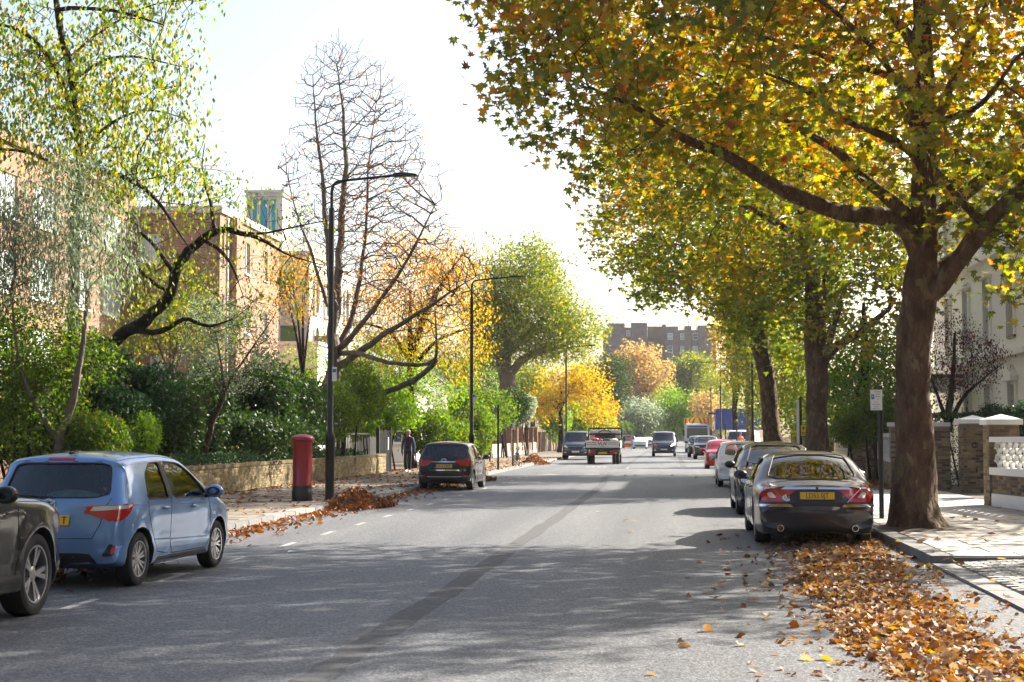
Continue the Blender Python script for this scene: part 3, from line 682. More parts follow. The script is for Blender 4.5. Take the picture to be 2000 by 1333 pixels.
# hanging yellow sprays in front of the far flats belong to that same row
def simple_tree(label, base, height, ells, pal, nl, ls, natt=260, shape='oval', r=.22, barkm='bark_dark', poly=None, name='tree', spread=.5, group=None, trunk_top=.55, lean=(0, 0), tintfn=None, tip=.01, forks=4, hang=0, up=.3, flat=None):
    bx, by = base; h = height
    P = [(bx, by, 0), (bx + lean[0] * .3, by + lean[1] * .3, h * .2), (bx + lean[0] * .7, by + lean[1] * .7, h * .4), (bx + lean[0], by + lean[1], h * trunk_top), (bx + lean[0] * 1.2, by + lean[1] * 1.2, h * (trunk_top + .25))]
    L = [(P, [r * 1.3, r, r * .85, r * .65, r * .25])]
    E = np.array(ells)
    for k in range(forks):
        e = E[rnd.randrange(len(E))]; a = 2 * math.pi * (k + rnd.random() * .6) / forks; s = Vector(P[2]).lerp(Vector(P[3]), .2 + .8 * k / max(1, forks))
        t = Vector((e[0] + math.cos(a) * e[3] * .6, e[1] + math.sin(a) * e[4] * .6, e[2] + e[5] * rnd.uniform(-.1, .5)))
        L.append(([tuple(s), tuple(s.lerp(t, .4) + Vector((0, 0, .06 * h))), tuple(t)], [r * .55, r * .36, r * .1]))
    a = in_crown(natt, poly, ells)
    return make_tree(name, label, L, a, pal, M[barkm], nl, ls, shape, group=group, step=.8, spread=spread, tip=tip, sides=10, tintfn=tintfn, hang=hang, up=up, flat=flat)
def shrub(label, ells, pal, nl_, ls_, shape='oval', name='shrub', group=None, cat='shrub', shell=.72, flat=None, tintfn=None, poly=None, stems=5, lumpy=.32, zmin=.12):
    nl, ls = int(nl_ * 1.8), ls_ * 1.12
    E = np.array(ells, float); c = E[:, :3].mean(0); base = (c[0], c[1], .1)
    root = empty(name, base, 0, label, cat, group); off = np.array(base)
    P = in_crown(nl, poly, ells, shell=shell)
    ph = NR.uniform(0, 6, 6)                     # lumps and hollows in the outline
    lump = 1 + lumpy * (np.sin(P[:, 0] * 2.1 + ph[0]) * np.sin(P[:, 1] * 1.9 + ph[1]) + .6 * np.sin(P[:, 2] * 3.1 + ph[2]) * np.sin(P[:, 0] * 3.7 + ph[3]))
    d = ((P[:, None] - E[None, :, :3]) / E[None, :, 3:]); k = np.argmin((d ** 2).sum(2), 1)
    P = E[k, :3] + (P - E[k, :3]) * lump[:, None] + NR.normal(0, .05, P.shape) * (1 + 2 * (NR.random(len(P)) < .12))[:, None]; P = P[P[:, 2] > zmin]
    leaves('foliage', P - off, ls, NR.beta(1.8, 1.8, len(P)) if tintfn is None else tintfn(P), shape, pal, root, flat)
    b = MB()
    for i in range(stems):
        e = E[i % len(E)]; t = (e[0] + rnd.uniform(-.5, .5) * e[3], e[1] + rnd.uniform(-.5, .5) * e[4], e[2] + rnd.uniform(0, .5) * e[5])
        s = (e[0] + rnd.uniform(-.2, .2) * e[3], e[1] + rnd.uniform(-.2, .2) * e[4], .05)
        m_ = tuple((s[q] + t[q]) / 2 + rnd.uniform(-.15, .15) for q in range(3))
        b.tube([tuple(np.array(x) - off) for x in (s, m_, t)], [.05, .035, .012], 6)
    b.build('stem', M['bark_dark'], root, fixn=False)
    return root
# ---------------------------------------------------------------- the other trees and shrubs
def E(px, py, Y, rx, rz, ry=None):
    c = at(px, py, Y); s = Y / F * 1.005
    return (c.x, c.y, c.z, rx * s, (ry if ry else rx * s), rz * s)
def Bs(px, Y, z=0): c = at(px, 850, Y); return (c.x, Y)
# pendulous tree top left (small green and yellow leaves on hanging twigs)
bx = at(138, 850, 37).x
La = [([(bx, 37, 0)] + [V3(px, py, 37) for px, py in ((136, 760), (140, 640), (146, 520), (150, 400), (155, 280), (140, 160), (110, 20), (90, -160), (70, -380))], [.19, .165, .145, .13, .12, .11, .095, .08, .055, .025])]
La += [limb(s) for s in (
 [(150, 330, 37, 0.078), (200, 335, 36.8, 0.066), (265, 355, 36.5, 0.055), (310, 395, 36.2, 0.043), (340, 440, 36, 0.027), (380, 500, 35.8, 0.012)],
 [(150, 260, 37, 0.070), (120, 160, 36.5, 0.062), (80, 90, 36, 0.055), (30, 55, 35.6, 0.039), (-60, 40, 35, 0.023)],
 [(110, 20, 37, 0.062), (170, 15, 36.6, 0.047), (240, 25, 36.2, 0.035), (320, 50, 35.6, 0.016)],
 [(140, 160, 37, 0.047), (200, 120, 37, 0.039), (260, 110, 37, 0.027), (350, 130, 37, 0.012)],
 [(152, 300, 37, 0.039), (220, 240, 37.4, 0.035), (290, 215, 37.8, 0.023), (370, 235, 38, 0.012)],
 [(150, 440, 37, 0.039), (200, 470, 36.6, 0.031), (230, 560, 36.4, 0.016)],
 [(155, 350, 37, 0.047), (60, 300, 36.4, 0.039), (-40, 290, 36, 0.023)],
 [(130, 120, 37, 0.039), (200, 60, 38, 0.031), (300, 10, 38.5, 0.020), (400, 0, 39, 0.009)])]
PA = [(-300, -500), (420, -80), (415, 10), (350, 55), (375, 100), (360, 150), (375, 200), (385, 260), (400, 330), (440, 370), (440, 410), (380, 420), (330, 410), (260, 380), (200, 420), (140, 430), (60, 300), (-60, 320), (-300, 340)]
attA = in_crown(620, PA, [(bx, 37, 11, 4.4, 3.4, 4.5), (bx + 1.6, 36.6, 8.2, 2.6, 2.5, 2.2), (bx - 1.5, 36, 9, 3, 2.5, 3)])
make_tree('weeping_tree', 'tall tree top left with sparse hanging green and yellow leaves', La, attA, 'birch', M['bark_dark'], 15000, .145, 'oval', step=.5, spread=.36, tip=.008, hang=.6, droop=.05, maxr=.03, tintfn=lambda P: np.clip(NR.beta(1.3, 1.7, len(P)), 0, 1))
# one long spray with a last leaf out against the sky
# leaning old tree with the heavy dark limb
Lb = [limb([(100, 880, 40, 0.222), (110, 780, 40, 0.200), (150, 710, 40, 0.185), (215, 668, 40, 0.174), (260, 648, 40, 0.163), (300, 618, 39.9, 0.155), (335, 560, 39.8, 0.148), (352, 510, 39.7, 0.133), (385, 480, 39.6, 0.118), (425, 450, 39.5, 0.096), (470, 455, 39.4, 0.067), (520, 475, 39.2, 0.044), (570, 500, 39, 0.022), (640, 520, 38.8, 0.009)]),
      limb([(270, 645, 40, 0.089), (315, 650, 39.8, 0.074), (360, 625, 39.6, 0.059), (410, 640, 39.4, 0.037), (450, 625, 39.2, 0.022)]),
      limb([(345, 545, 39.8, 0.074), (300, 480, 39.7, 0.052), (250, 420, 39.5, 0.037), (200, 380, 39.4, 0.022), (150, 330, 39.3, 0.011)]),
      limb([(400, 470, 39.5, 0.059), (440, 500, 39.3, 0.044), (465, 550, 39, 0.022)]),
      limb([(420, 452, 39.5, 0.067), (412, 400, 39.5, 0.044), (395, 330, 39.5, 0.022), (400, 280, 39.5, 0.009)]),
      limb([(470, 455, 39.4, 0.044), (520, 455, 39.6, 0.033), (590, 440, 39.8, 0.022), (650, 430, 40, 0.009)]),
      limb([(330, 570, 39.8, 0.059), (280, 540, 39.4, 0.041), (230, 470, 39, 0.026), (190, 440, 38.8, 0.015)])]
PB = [(380, 250), (430, 330), (520, 380), (640, 410), (650, 520), (600, 600), (520, 640), (440, 700), (300, 640), (180, 520), (180, 400), (300, 360)]
attB = in_crown(520, PB, [(*at(420, 500, 39.5), 3.2, 1.6, 2.6), (*at(250, 480, 39.5), 1.6, 1.4, 1.8)])
make_tree('leaning_tree', 'dark old tree with one heavy crooked limb reaching across the brick flats', Lb, attB, 'birch', M['bark_dark'], 1900, .12, 'oval', step=.4, spread=.2, tip=.006, hang=.5, jit=.26, maxr=.03, crook=.7, tintfn=lambda P: np.clip(NR.beta(2, 3, len(P)), 0, .7))
# grey-leaved olive-like tree
xo = at(150, 850, 34.5).x
make_tree('olive_tree', 'silvery grey-green tree with narrow leaves before the left flats', [([(xo - .5, 34.5, 0), (xo - .4, 34.5, 1.5), (xo, 34.5, 3), (xo + .2, 34.5, 5)], [.12, .1, .08, .03]), ([(xo - .4, 34.5, 1.5), (xo - 1.2, 34.3, 3), (xo - 1.5, 34.2, 5)], [.07, .05, .02])],
  in_crown(330, [(-200, 330), (60, 380), (110, 300), (180, 290), (230, 350), (245, 420), (225, 470), (240, 560), (210, 610), (120, 620), (40, 560), (-200, 600)], [(*E(110, 460, 34.5, 150, 175)[:3], 1.7, 1.5, 2.1), (*E(-20, 500, 34.3, 120, 140)[:3], 1.4, 1.5, 1.5)]), 'olive', M['bark_grey'], 17000, .16, 'thin', step=.4, spread=.42, tip=.006, hang=1.1, maxr=.03)
# small gnarled tree leaning over the wall
make_tree('small_tree', 'small thin tree leaning out of the shrubbery behind the left wall', [limb([(398, 895, 43.5, .10), (408, 850, 43.5, .085), (425, 800, 43.5, .075), (438, 765, 43.5, .06), (430, 700, 43.5, .03), (420, 640, 43.5, .015)]), limb([(438, 765, 43.5, .05), (465, 720, 43.3, .035), (500, 670, 43, .02), (540, 610, 42.8, .01)]), limb([(435, 770, 43.5, .04), (410, 720, 43.7, .03), (380, 670, 44, .012)])],
  in_crown(260, [(340, 640), (400, 570), (470, 590), (530, 570), (555, 600), (540, 700), (560, 740), (450, 780), (360, 740)], [(*at(450, 670, 43.4), 1.5, 1.2, 1.5)]), 'olive', M['bark_plane'], 6000, .08, 'oval', step=.3, spread=.16, tip=.006, jit=.2, maxr=.02, tintfn=lambda P: NR.uniform(0, .5, len(P)))
simple_tree('yellow-green sapling with sparse leaves before the flats', Bs(330, 47), 6.5, [E(340, 600, 47, 90, 110, 1.6), E(400, 640, 47, 70, 70, 1.4), E(270, 660, 47, 60, 60, 1.3)], 'birch', 3600, .13, natt=260, r=.07, name='sapling', spread=.28, tip=.006, hang=.7, barkm='bark_grey', forks=5)
# tall nearly bare tree
Yd = 63
Ld = [limb([(637, 870, Yd, 0.396), (640, 800, Yd, 0.346), (648, 730, Yd, 0.302), (655, 650, Yd, 0.216), (660, 560, Yd, 0.173), (668, 460, Yd, 0.144), (675, 350, Yd, 0.108), (672, 240, Yd, 0.065), (660, 140, Yd, 0.022)]),
      limb([(645, 740, Yd, 0.216), (650, 640, Yd - .6, 0.158), (645, 520, Yd - 1, 0.130), (635, 400, Yd - 1.2, 0.094), (622, 280, Yd - 1.3, 0.058), (612, 170, Yd - 1.4, 0.022)]),
      limb([(652, 710, Yd, 0.158), (680, 640, Yd + .5, 0.122), (700, 560, Yd + .8, 0.094), (715, 450, Yd + 1, 0.065), (720, 330, Yd + 1, 0.036), (735, 200, Yd + 1, 0.014)]),
      limb([(655, 690, Yd, 0.144), (690, 650, Yd - .6, 0.115), (740, 590, Yd - 1, 0.086), (800, 500, Yd - 1.3, 0.058), (850, 400, Yd - 1.5, 0.022)]),
      limb([(655, 720, Yd, 0.173), (700, 690, Yd - .4, 0.137), (760, 650, Yd - .8, 0.108), (820, 610, Yd - 1, 0.079), (880, 570, Yd - 1.2, 0.043), (930, 540, Yd - 1.3, 0.014)]),
      limb([(640, 600, Yd - .6, 0.072), (610, 500, Yd - .8, 0.058), (580, 420, Yd - 1, 0.036), (560, 340, Yd - 1, 0.014)]),
      limb([(660, 690, Yd, 0.115), (700, 690, Yd - 1, 0.101), (760, 708, Yd - 2, 0.086), (815, 712, Yd - 2.4, 0.079), (850, 702, Yd - 2.6, 0.065), (852, 660, Yd - 2.6, 0.043), (850, 600, Yd - 2.6, 0.022)]),
      limb([(852, 703, Yd - 2.6, 0.101), (830, 730, Yd - 2.4, 0.108), (795, 752, Yd - 2.2, 0.115), (740, 768, Yd - 1.9, 0.108), (690, 760, Yd - 1.2, 0.094)])]
PD_ = [(600, 70), (650, 60), (700, 100), (760, 130), (800, 190), (840, 260), (870, 320), (860, 400), (900, 440), (950, 480), (960, 560), (940, 640), (850, 680), (700, 660), (600, 560), (560, 440), (525, 320), (575, 240), (570, 150)]
attD = in_crown(4200, PD_, [(*at(690, 340, Yd), 3.2, 3.0, 6.2), (*at(780, 480, Yd), 3.3, 2.4, 4), (*at(860, 560, Yd), 2.2, 2, 2.4)])
make_tree('bare_tree', 'tall nearly leafless tree with fine upswept branches behind the street lamp', Ld, attD, 'orange', M['bark_grey'], 1700, .13, 'oval', step=.55, spread=.22, tip=.0105, up=.45, jit=.17, maxr=.07, hang=.8, crook=.5,
  tintfn=lambda P: np.clip(NR.beta(1.5, 1.5, len(P)) - .3 * (P[:, 2] < 7), 0, 1))
# amber and orange tree behind it, and a yellow-green underwood
c = Bs(800, 76)
simple_tree('amber and orange autumn tree behind the bare tree and the parked hatchback', c, 11, [E(820, 560, 76, 120, 120, 3), E(890, 520, 75, 70, 70, 2.4), E(760, 640, 75, 110, 90, 3), E(900, 660, 74, 70, 90, 2.4)], 'amber', 13500, .15, natt=620, r=.22, poly=[(640, 720), (640, 600), (700, 500), (780, 440), (860, 400), (920, 430), (975, 450), (985, 560), (960, 700), (900, 760), (760, 770)], name='amber_tree', spread=.4, tip=.006, hang=.8, tintfn=lambda P: np.clip(.08 + .6 * np.clip((P[:, 2] - 4) / 8, 0, 1) + NR.normal(0, .2, len(P)), 0, 1))
c = Bs(590, 70)
simple_tree('small orange-leaved tree before the stone tower', c, 9, [E(580, 560, 70, 60, 90, 2), E(560, 520, 70, 50, 60, 1.6)], 'amber', 2600, .13, natt=200, r=.12, name='orange_tree', spread=.4, tip=.005, hang=.8)
c = Bs(660, 78)
simple_tree('low yellow-green tree under the bare tree', c, 6, [E(620, 720, 78, 60, 50, 2), E(740, 720, 77, 100, 55, 2.4), E(830, 760, 76, 80, 50, 2.2)], 'bright', 9000, .15, natt=220, r=.12, name='understorey_tree', spread=.45, tip=.006, tintfn=lambda P: np.clip(NR.beta(2, 1.3, len(P)), 0, 1))
# the great green tree by the road, left
Yf = 128
Lf = [limb([(990, 880, Yf, 1.0), (990, 800, Yf, .78), (991, 745, Yf, .68), (990, 700, Yf, .62), (1000, 640, Yf, .40), (1010, 560, Yf, .2)]),
      limb([(995, 730, Yf, .40), (1020, 705, Yf - 1, .33), (1050, 690, Yf - 2, .26), (1090, 680, Yf - 2, .16), (1130, 660, Yf - 2, .06)]),
      limb([(988, 720, Yf, .35), (970, 690, Yf, .26), (945, 650, Yf, .14)]), limb([(992, 690, Yf, .35), (1040, 640, Yf + 1, .24), (1090, 600, Yf + 1, .1)]), limb([(990, 700, Yf, .3), (975, 620, Yf - 1, .2), (965, 540, Yf - 1, .1)])]
PF = [(925, 560), (940, 500), (985, 452), (1030, 456), (1075, 490), (1105, 540), (1120, 590), (1160, 620), (1182, 650), (1165, 690), (1110, 715), (1050, 705), (1000, 720), (940, 720), (920, 650)]
make_tree('oak_tree', 'great round-headed green tree beyond the second street lamp', Lf, in_crown(650, PF, [(*at(1010, 590, Yf), 5, 5, 6), (*at(1085, 650, Yf), 4.8, 4.5, 3.0), (*at(1120, 655, Yf - 2), 3.4, 3.5, 2.2), (*at(1050, 560, Yf), 4, 4, 4), (*at(960, 610, Yf), 2.5, 3.5, 4.5)]), 'oak', M['bark_grey'], 30000, .27, 'oval', step=.9, spread=.6, tip=.014, up=.3, flat=.9, maxr=.12)
for lab, px, Y, h, ells, pal, nl, ls, nm in (
 ('bright yellow tree beyond the oak, above the hedge', 1095, 142, 8, [E(1105, 752, 142, 46, 34, 2.6), E(1145, 745, 142, 34, 28, 2.2), E(1060, 792, 141, 30, 24, 2), E(1168, 800, 141, 24, 34, 2)], 'yellow', 6500, .26, 'yellow_tree'),
 ('dark evergreen tree at the bend, left of the flats', 1190, 215, 12, [E(1192, 738, 215, 36, 46, 3), E(1185, 770, 215, 34, 40, 3)], 'dark', 7000, .4, 'evergreen_tree'),
 ('pale peach autumn tree below the far flats', 1247, 265, 16, [E(1248, 725, 265, 55, 55, 5), E(1270, 765, 264, 38, 40, 4), E(1215, 720, 265, 30, 30, 3)], 'peach', 9000, .5, 'peach_tree'),
 ('grey-green tree with an orange top before the far flats', 1350, 285, 15, [E(1352, 760, 285, 52, 66, 5), E(1350, 720, 285, 40, 30, 4)], 'oak', 9000, .55, 'tree'),
 ('fresh green tree over the oncoming van', 1318, 232, 8, [E(1316, 795, 232, 42, 34, 3), E(1330, 825, 231, 34, 24, 3)], 'bright', 7000, .36, 'green_tree'),
 ('pale glossy-leaved tree behind the white car', 1250, 226, 7, [E(1250, 815, 226, 38, 36, 3), E(1225, 835, 226, 26, 26, 2)], 'olive', 6500, .36, 'glossy_tree'),
 ('yellow tree by the blue site cabin', 1436, 128, 9, [E(1448, 700, 128, 30, 52, 2.2), E(1432, 655, 128, 26, 34, 2)], 'yellow', 5200, .26, 'yellow_tree'),
 ('green and yellow tree right of the blue site cabin', 1462, 104, 9, [E(1472, 715, 104, 44, 62, 2.6), E(1492, 790, 103, 26, 36, 1.6), E(1478, 640, 104, 50, 50, 2.6)], 'oak', 8500, .24, 'street_tree'),
 ('sunlit green garden tree between the two nearer plane trunks', 1690, 66, 9, [E(1690, 730, 66, 100, 90, 3), E(1640, 790, 65, 70, 60, 2.4), E(1730, 800, 66, 70, 60, 2.4)], 'bright', 13000, .17, 'garden_tree'),
 ('broad green tree behind the leaning plane trunk', 1560, 86, 9, [E(1560, 740, 86, 70, 85, 3), E(1530, 680, 86, 50, 60, 2.6), E(1580, 810, 85, 60, 50, 2.4)], 'oak', 10000, .2, 'garden_tree'),
 ('hazy tree on the far left of the far flats', 1160, 300, 13, [E(1150, 760, 300, 40, 50, 4)], 'oak', 4500, .55, 'tree'),
 ('green tree filling the gap left of the oak trunk', 935, 150, 10, [E(940, 730, 150, 60, 70, 4), E(900, 780, 149, 60, 50, 4)], 'green', 8000, .3, 'tree'),
 ('dull green tree right of the oak trunk', 1040, 160, 9, [E(1040, 755, 160, 50, 50, 4), E(1075, 790, 160, 40, 34, 3)], 'oak', 7000, .3, 'tree'),
 ('green tree behind the slate-roofed houses', 780, 130, 9, [E(790, 740, 130, 90, 50, 5), E(870, 740, 130, 60, 70, 5)], 'oak', 8000, .28, 'tree'),
 ('far tree behind the white coupe', 1262, 300, 9, [E(1262, 810, 300, 40, 36, 5)], 'green', 4500, .5, 'tree'),
 ('far tree closing the right side of the street', 1405, 235, 11, [E(1405, 790, 235, 40, 60, 5)], 'oak', 6000, .42, 'tree'),
 ('slender ochre tree beside the far lorry', 1385, 210, 7, [E(1388, 812, 210, 16, 22, 2), E(1378, 790, 211, 14, 20, 2)], 'peach', 2600, .36, 'tree')):
    simple_tree(lab, Bs(px, Y), h, ells, pal, nl, ls, natt=190, r=.16 + h * .012, name=nm, spread=.5 + Y / 500, tip=.012, barkm='bark_grey' if pal in ('peach', 'oak') else 'bark_dark', up=.4)
simple_tree('unseen garden tree right of the view, added to shade the pavement', (13.5, 37), 10, [(13, 37, 7.2, 3.6, 4.0, 2.8), (11.8, 33, 6.4, 2.4, 3, 2.2)], 'green', 6500, .17, natt=260, r=.22, name='garden_tree', spread=.5)  # out-of-view tree added as a shade caster for the right pavement
# purple-leaved tree in the right garden
make_tree('purple_tree', 'purple-leaved small tree before the white house', [limb([(1852, 840, 52, .13), (1855, 780, 52, .10), (1862, 720, 52, .07), (1865, 650, 52, .04)]), limb([(1852, 830, 52, .09), (1880, 780, 51.6, .06), (1920, 740, 51.2, .03), (1960, 710, 51, .012)]), limb([(1850, 830, 52, .08), (1830, 770, 52, .05), (1810, 710, 52, .02)])],
  in_crown(330, [(1795, 760), (1800, 650), (1850, 620), (1920, 640), (1965, 690), (1955, 720), (1900, 770), (1850, 800)], [(*at(1870, 700, 52), 1.7, 1.5, 1.5)]), 'purple', M['bark_dark'], 4200, .085, 'oval', step=.35, spread=.17, tip=.0035, hang=.8, maxr=.02, jit=.16)
# ---- shrubbery behind the left wall, near to far
for lab, ells, pal, nl, ls, shp, nm in (
 ('tangle of dark green shrubs at the left edge above the blue car', [E(40, 790, 35, 140, 120, 1.6), E(-60, 700, 36, 130, 150, 1.6), E(60, 680, 35, 110, 110, 1.2), E(160, 700, 36, 80, 70, 1.1)], 'green', 11000, .10, 'oval', 'shrub'),
 ('ivy-smothered mound behind the blue hatchback', [E(235, 810, 38, 80, 80, 1.2), E(190, 730, 38.5, 80, 70, 1), E(130, 830, 37, 70, 60, 1.1), E(290, 760, 39, 60, 50, 1)], 'ivy', 9500, .12, 'oval', 'ivy_mound'),
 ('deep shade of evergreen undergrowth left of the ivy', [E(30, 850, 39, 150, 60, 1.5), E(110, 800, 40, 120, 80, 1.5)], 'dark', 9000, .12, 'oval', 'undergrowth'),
 ('small bright green bush over the roof of the blue hatchback', [E(190, 850, 35.2, 55, 40, .8)], 'green', 2600, .085, 'oval', 'shrub'),
 ('low light-green bush between the ivy and the laurel', [E(282, 850, 37.4, 30, 45, .6)], 'bright', 1500, .07, 'oval', 'shrub'),
 ('dark glossy bush left of the thin leaning tree', [E(345, 830, 43, 55, 70, 1.2), E(330, 860, 42.6, 50, 45, 1)], 'dark', 5200, .11, 'oval', 'laurel_bush'),
 ('great rounded dark laurel behind the red pillar box', [E(520, 800, 51, 110, 90, 2.4), E(430, 800, 50, 100, 85, 2.2), E(595, 810, 54, 60, 75, 2), E(470, 850, 48, 130, 45, 1.6)], 'dark', 22000, .14, 'oval', 'laurel_bush'),
 ('yellow-green bush at the foot of the near street lamp', [E(668, 800, 58, 40, 55, 1.6), E(700, 770, 60, 50, 50, 1.6)], 'green', 5200, .12, 'oval', 'shrub'),
 ('bright green shrub above the black gate', [E(760, 800, 72, 60, 45, 1.6), E(720, 820, 71, 45, 40, 1.5)], 'bright', 5200, .15, 'oval', 'shrub'),
 ('sunlit green hedge bulging behind the parked grey hatchback', [E(850, 845, 78, 60, 48, 1.8), E(885, 865, 79, 45, 40, 1.6), E(820, 850, 77, 45, 40, 1.5)], 'green', 7500, .14, 'oval', 'hedge'),
 ('leafy shrub beside the second street lamp', [E(940, 840, 88, 40, 50, 1.8), E(955, 800, 92, 50, 36, 2), E(910, 800, 92, 40, 40, 2)], 'green', 7500, .16, 'oval', 'shrub'),
 ('clipped grey-green bush above the brick piers', [E(1030, 798, 118, 20, 32, 1.2)], 'olive', 2400, .16, 'oval', 'shrub'),
 ('dark bush under the oak trunk', [E(985, 795, 108, 40, 34, 2)], 'dark', 3600, .2, 'oval', 'shrub'),
 ('long bright green hedge behind the brick piers and the parked van', [E(1085, 820, 150, 35, 34, 2), E(1125, 820, 156, 40, 36, 2), E(1160, 825, 165, 34, 32, 2)], 'bright', 7500, .24, 'oval', 'hedge'),
 ('yellow bush at the far end of the left hedge', [E(1178, 815, 180, 24, 36, 2)], 'amber', 2600, .28, 'oval', 'shrub'),
 ('rounded green shrub over the right garden wall behind the parking sign', [E(1710, 815, 54, 50, 36, 1.3), E(1665, 838, 55, 34, 32, 1.1)], 'green', 5000, .12, 'oval', 'shrub'),
 ('clipped box ball left of the white portico', [E(1936, 806, 50, 17, 13, .3)], 'ivy', 1500, .05, 'oval', 'box_ball'),
 ('clipped box ball right of the white portico', [E(1972, 812, 47, 18, 14, .3)], 'ivy', 1500, .05, 'oval', 'box_ball'),
 ('leafy sprig at the right edge before the white house', [E(1998, 818, 42, 16, 30, .4)], 'ivy', 700, .10, 'oval', 'shrub')):
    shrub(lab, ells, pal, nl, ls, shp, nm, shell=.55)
# trimmed garden hedge on the right (flat-topped)
def box_hedge(label, x0, x1, y0, y1, z0, z1, pal, n, ls):
    root = empty('hedge', ((x0 + x1) / 2, (y0 + y1) / 2, 0), 0, label, 'hedge'); off = np.array(root.location)
    P = NR.uniform((x0, y0, z0), (x1, y1, z1), (n, 3)); fc = NR.integers(0, 3, n)
    P[fc == 0, 2] = z1 + NR.normal(0, .04, (fc == 0).sum()); P[fc == 1, 1] = y0 + NR.normal(0, .05, (fc == 1).sum()); P[fc == 2, 0] = x0 + NR.normal(0, .05, (fc == 2).sum())
    leaves('foliage', P - off, ls, NR.beta(1.5, 2, n), 'oval', pal, root)
    b = MB()
    for k in range(6): b.tube([(rnd.uniform(x0, x1) - off[0], rnd.uniform(y0, y1) - off[1], 0), (rnd.uniform(x0, x1) - off[0], rnd.uniform(y0, y1) - off[1], z1 * .8)], [.04, .02], 6)
    b.build('stem', M['bark_dark'], root, fixn=False)
box_hedge('clipped brown-green hedge under the purple tree', 8.3, 10.4, 50, 56, .1, 2.35, 'dark', 7000, .09)
# ivy along the top of the left wall
n = 9000; P = np.stack([NR.uniform(-13.6, -12.32, n), NR.uniform(33, 63, n), NR.uniform(0, 1, n)], 1)
P[:, 2] = .84 + .20 * P[:, 2] + .10 * np.sin(P[:, 1] * 1.7) + .12 * NR.random(n)
tag(leaves('ivy_carpet', P, .10, NR.beta(2, 1.6, n), 'oval', 'ivy'), 'ivy spreading over the ground behind the low left wall', 'ivy', kind='stuff')
# palm beyond the parked van
root = empty('palm_tree', (*Bs(1208, 200), 0), 0, 'feathery palm behind the flatbed truck', 'palm'); b = MB(); b.tube([(0, 0, 0), (.1, 0, 3)], [.22, .18], 8); b.build('trunk', M['bark_dark'], root)
P = []; 
for k in range(16):
    a = k * 2.4; 
    for s in np.linspace(.1, 1, 26): P.append((.1 + math.cos(a) * 2.0 * s, math.sin(a) * 2.0 * s, 3.0 + 1.9 * s - 2.3 * s * s * (1 + .25 * (k % 3))))
leaves('crown', np.array(P), .42, NR.uniform(.2, .8, len(P)), 'thin', 'green', root)
# ================================================================ fallen leaves
def litter(name, label, P, ls, pal='fallen', shape='curl', flat=.45, cat='leaf litter', tl=None):
    tn = NR.beta(1.5, 1.3, len(P)) if tl is None else tl
    return tag(leaves(name, P, ls, tn, shape, pal, None, flat), label, cat, kind='stuff')
# thick drift in the right gutter
n = 7400; Y = 10.3 + 17.2 * NR.random(n)
c_ = np.interp(Y, [10, 13, 17, 20, 23, 28], [2.1, 2.05, 2.0, 2.15, 2.5, 2.7]) + .10 * np.sin(Y * 1.3); w_ = np.interp(Y, [10, 17, 21, 28], [.62, .58, .62, .55])
X = c_ + w_ * np.where(NR.random(n) < .72, NR.uniform(-1, 1, n), NR.normal(.2, 1.15, n)) + .05 * np.sin(Y * 4.3)
keep = (X < KR - .03) & (X > -.2); X, Y = X[keep], Y[keep]
dens = np.clip(1 - np.abs(X - c_[keep]) / w_[keep] / 1.1, 0, 1)
P = np.stack([X, Y, .010 + .035 * dens * NR.random(len(X))], 1)
h_ = len(P) // 2; litter('leaf_litter', 'lobed leaves mixed through the drift in the right gutter', P[:h_], NR.uniform(.05, .105, h_), shape='star5', flat=.4); P = P[h_:]
litter('leaf_litter', 'thick drift of brown and orange leaves in the right gutter behind the saloon', P, NR.uniform(.05, .12, len(P)), shape='crumple', flat=.4)
n = 9000; yy_ = 10.5 + 17 * NR.random(n); P = np.stack([1.35 + 1.5 * NR.random(n), yy_, np.full(n, .008)], 1)
litter('leaf_crumbs', 'crushed leaf crumbs and dust in the right gutter', P, .035, shape='oval', flat=.25, tl=NR.uniform(0, .5, n))
n = 2600; P = np.stack([KR - .03 - np.abs(NR.normal(0, .5, n)), NR.uniform(28, 75, n), .01 + .04 * NR.random(n)], 1)
litter('leaf_litter', 'leaves gathered under the parked cars along the right kerb', P, .15)
n = 2300; P = np.stack([KL + .03 + np.abs(NR.normal(0, .42, n)), NR.uniform(14, 62, n), .01 + .04 * NR.random(n)], 1)
litter('leaf_litter', 'brown leaves strewn along the left gutter', P, .105, pal='pile', flat=.5)
n = 1500; P = np.stack([NR.uniform(-12, KL - .1, n), 30 + 44 * NR.random(n), np.full(n, .135)], 1)
P[: n // 3, 0] = -12.05 + np.abs(NR.normal(0, .25, n // 3))
litter('leaf_litter', 'dry leaves scattered over the left pavement', P, .12, pal='pile', flat=.3)
n = 1300; P = np.stack([7.2 - np.abs(NR.normal(0, .8, n)), NR.uniform(45, 58, n), .135 + .05 * NR.random(n)], 1)
litter('leaf_litter', 'brown leaves banked against the right garden wall beyond the plane tree', P, .13, pal='pile')
n = 800; P = np.stack([KL - 1.6 + NR.normal(0, .9, n) , NR.uniform(62, 110, n), np.full(n, .135)], 1)
litter('leaf_litter', 'leaves on the pavement past the grey hatchback', P, .14, pal='fallen')
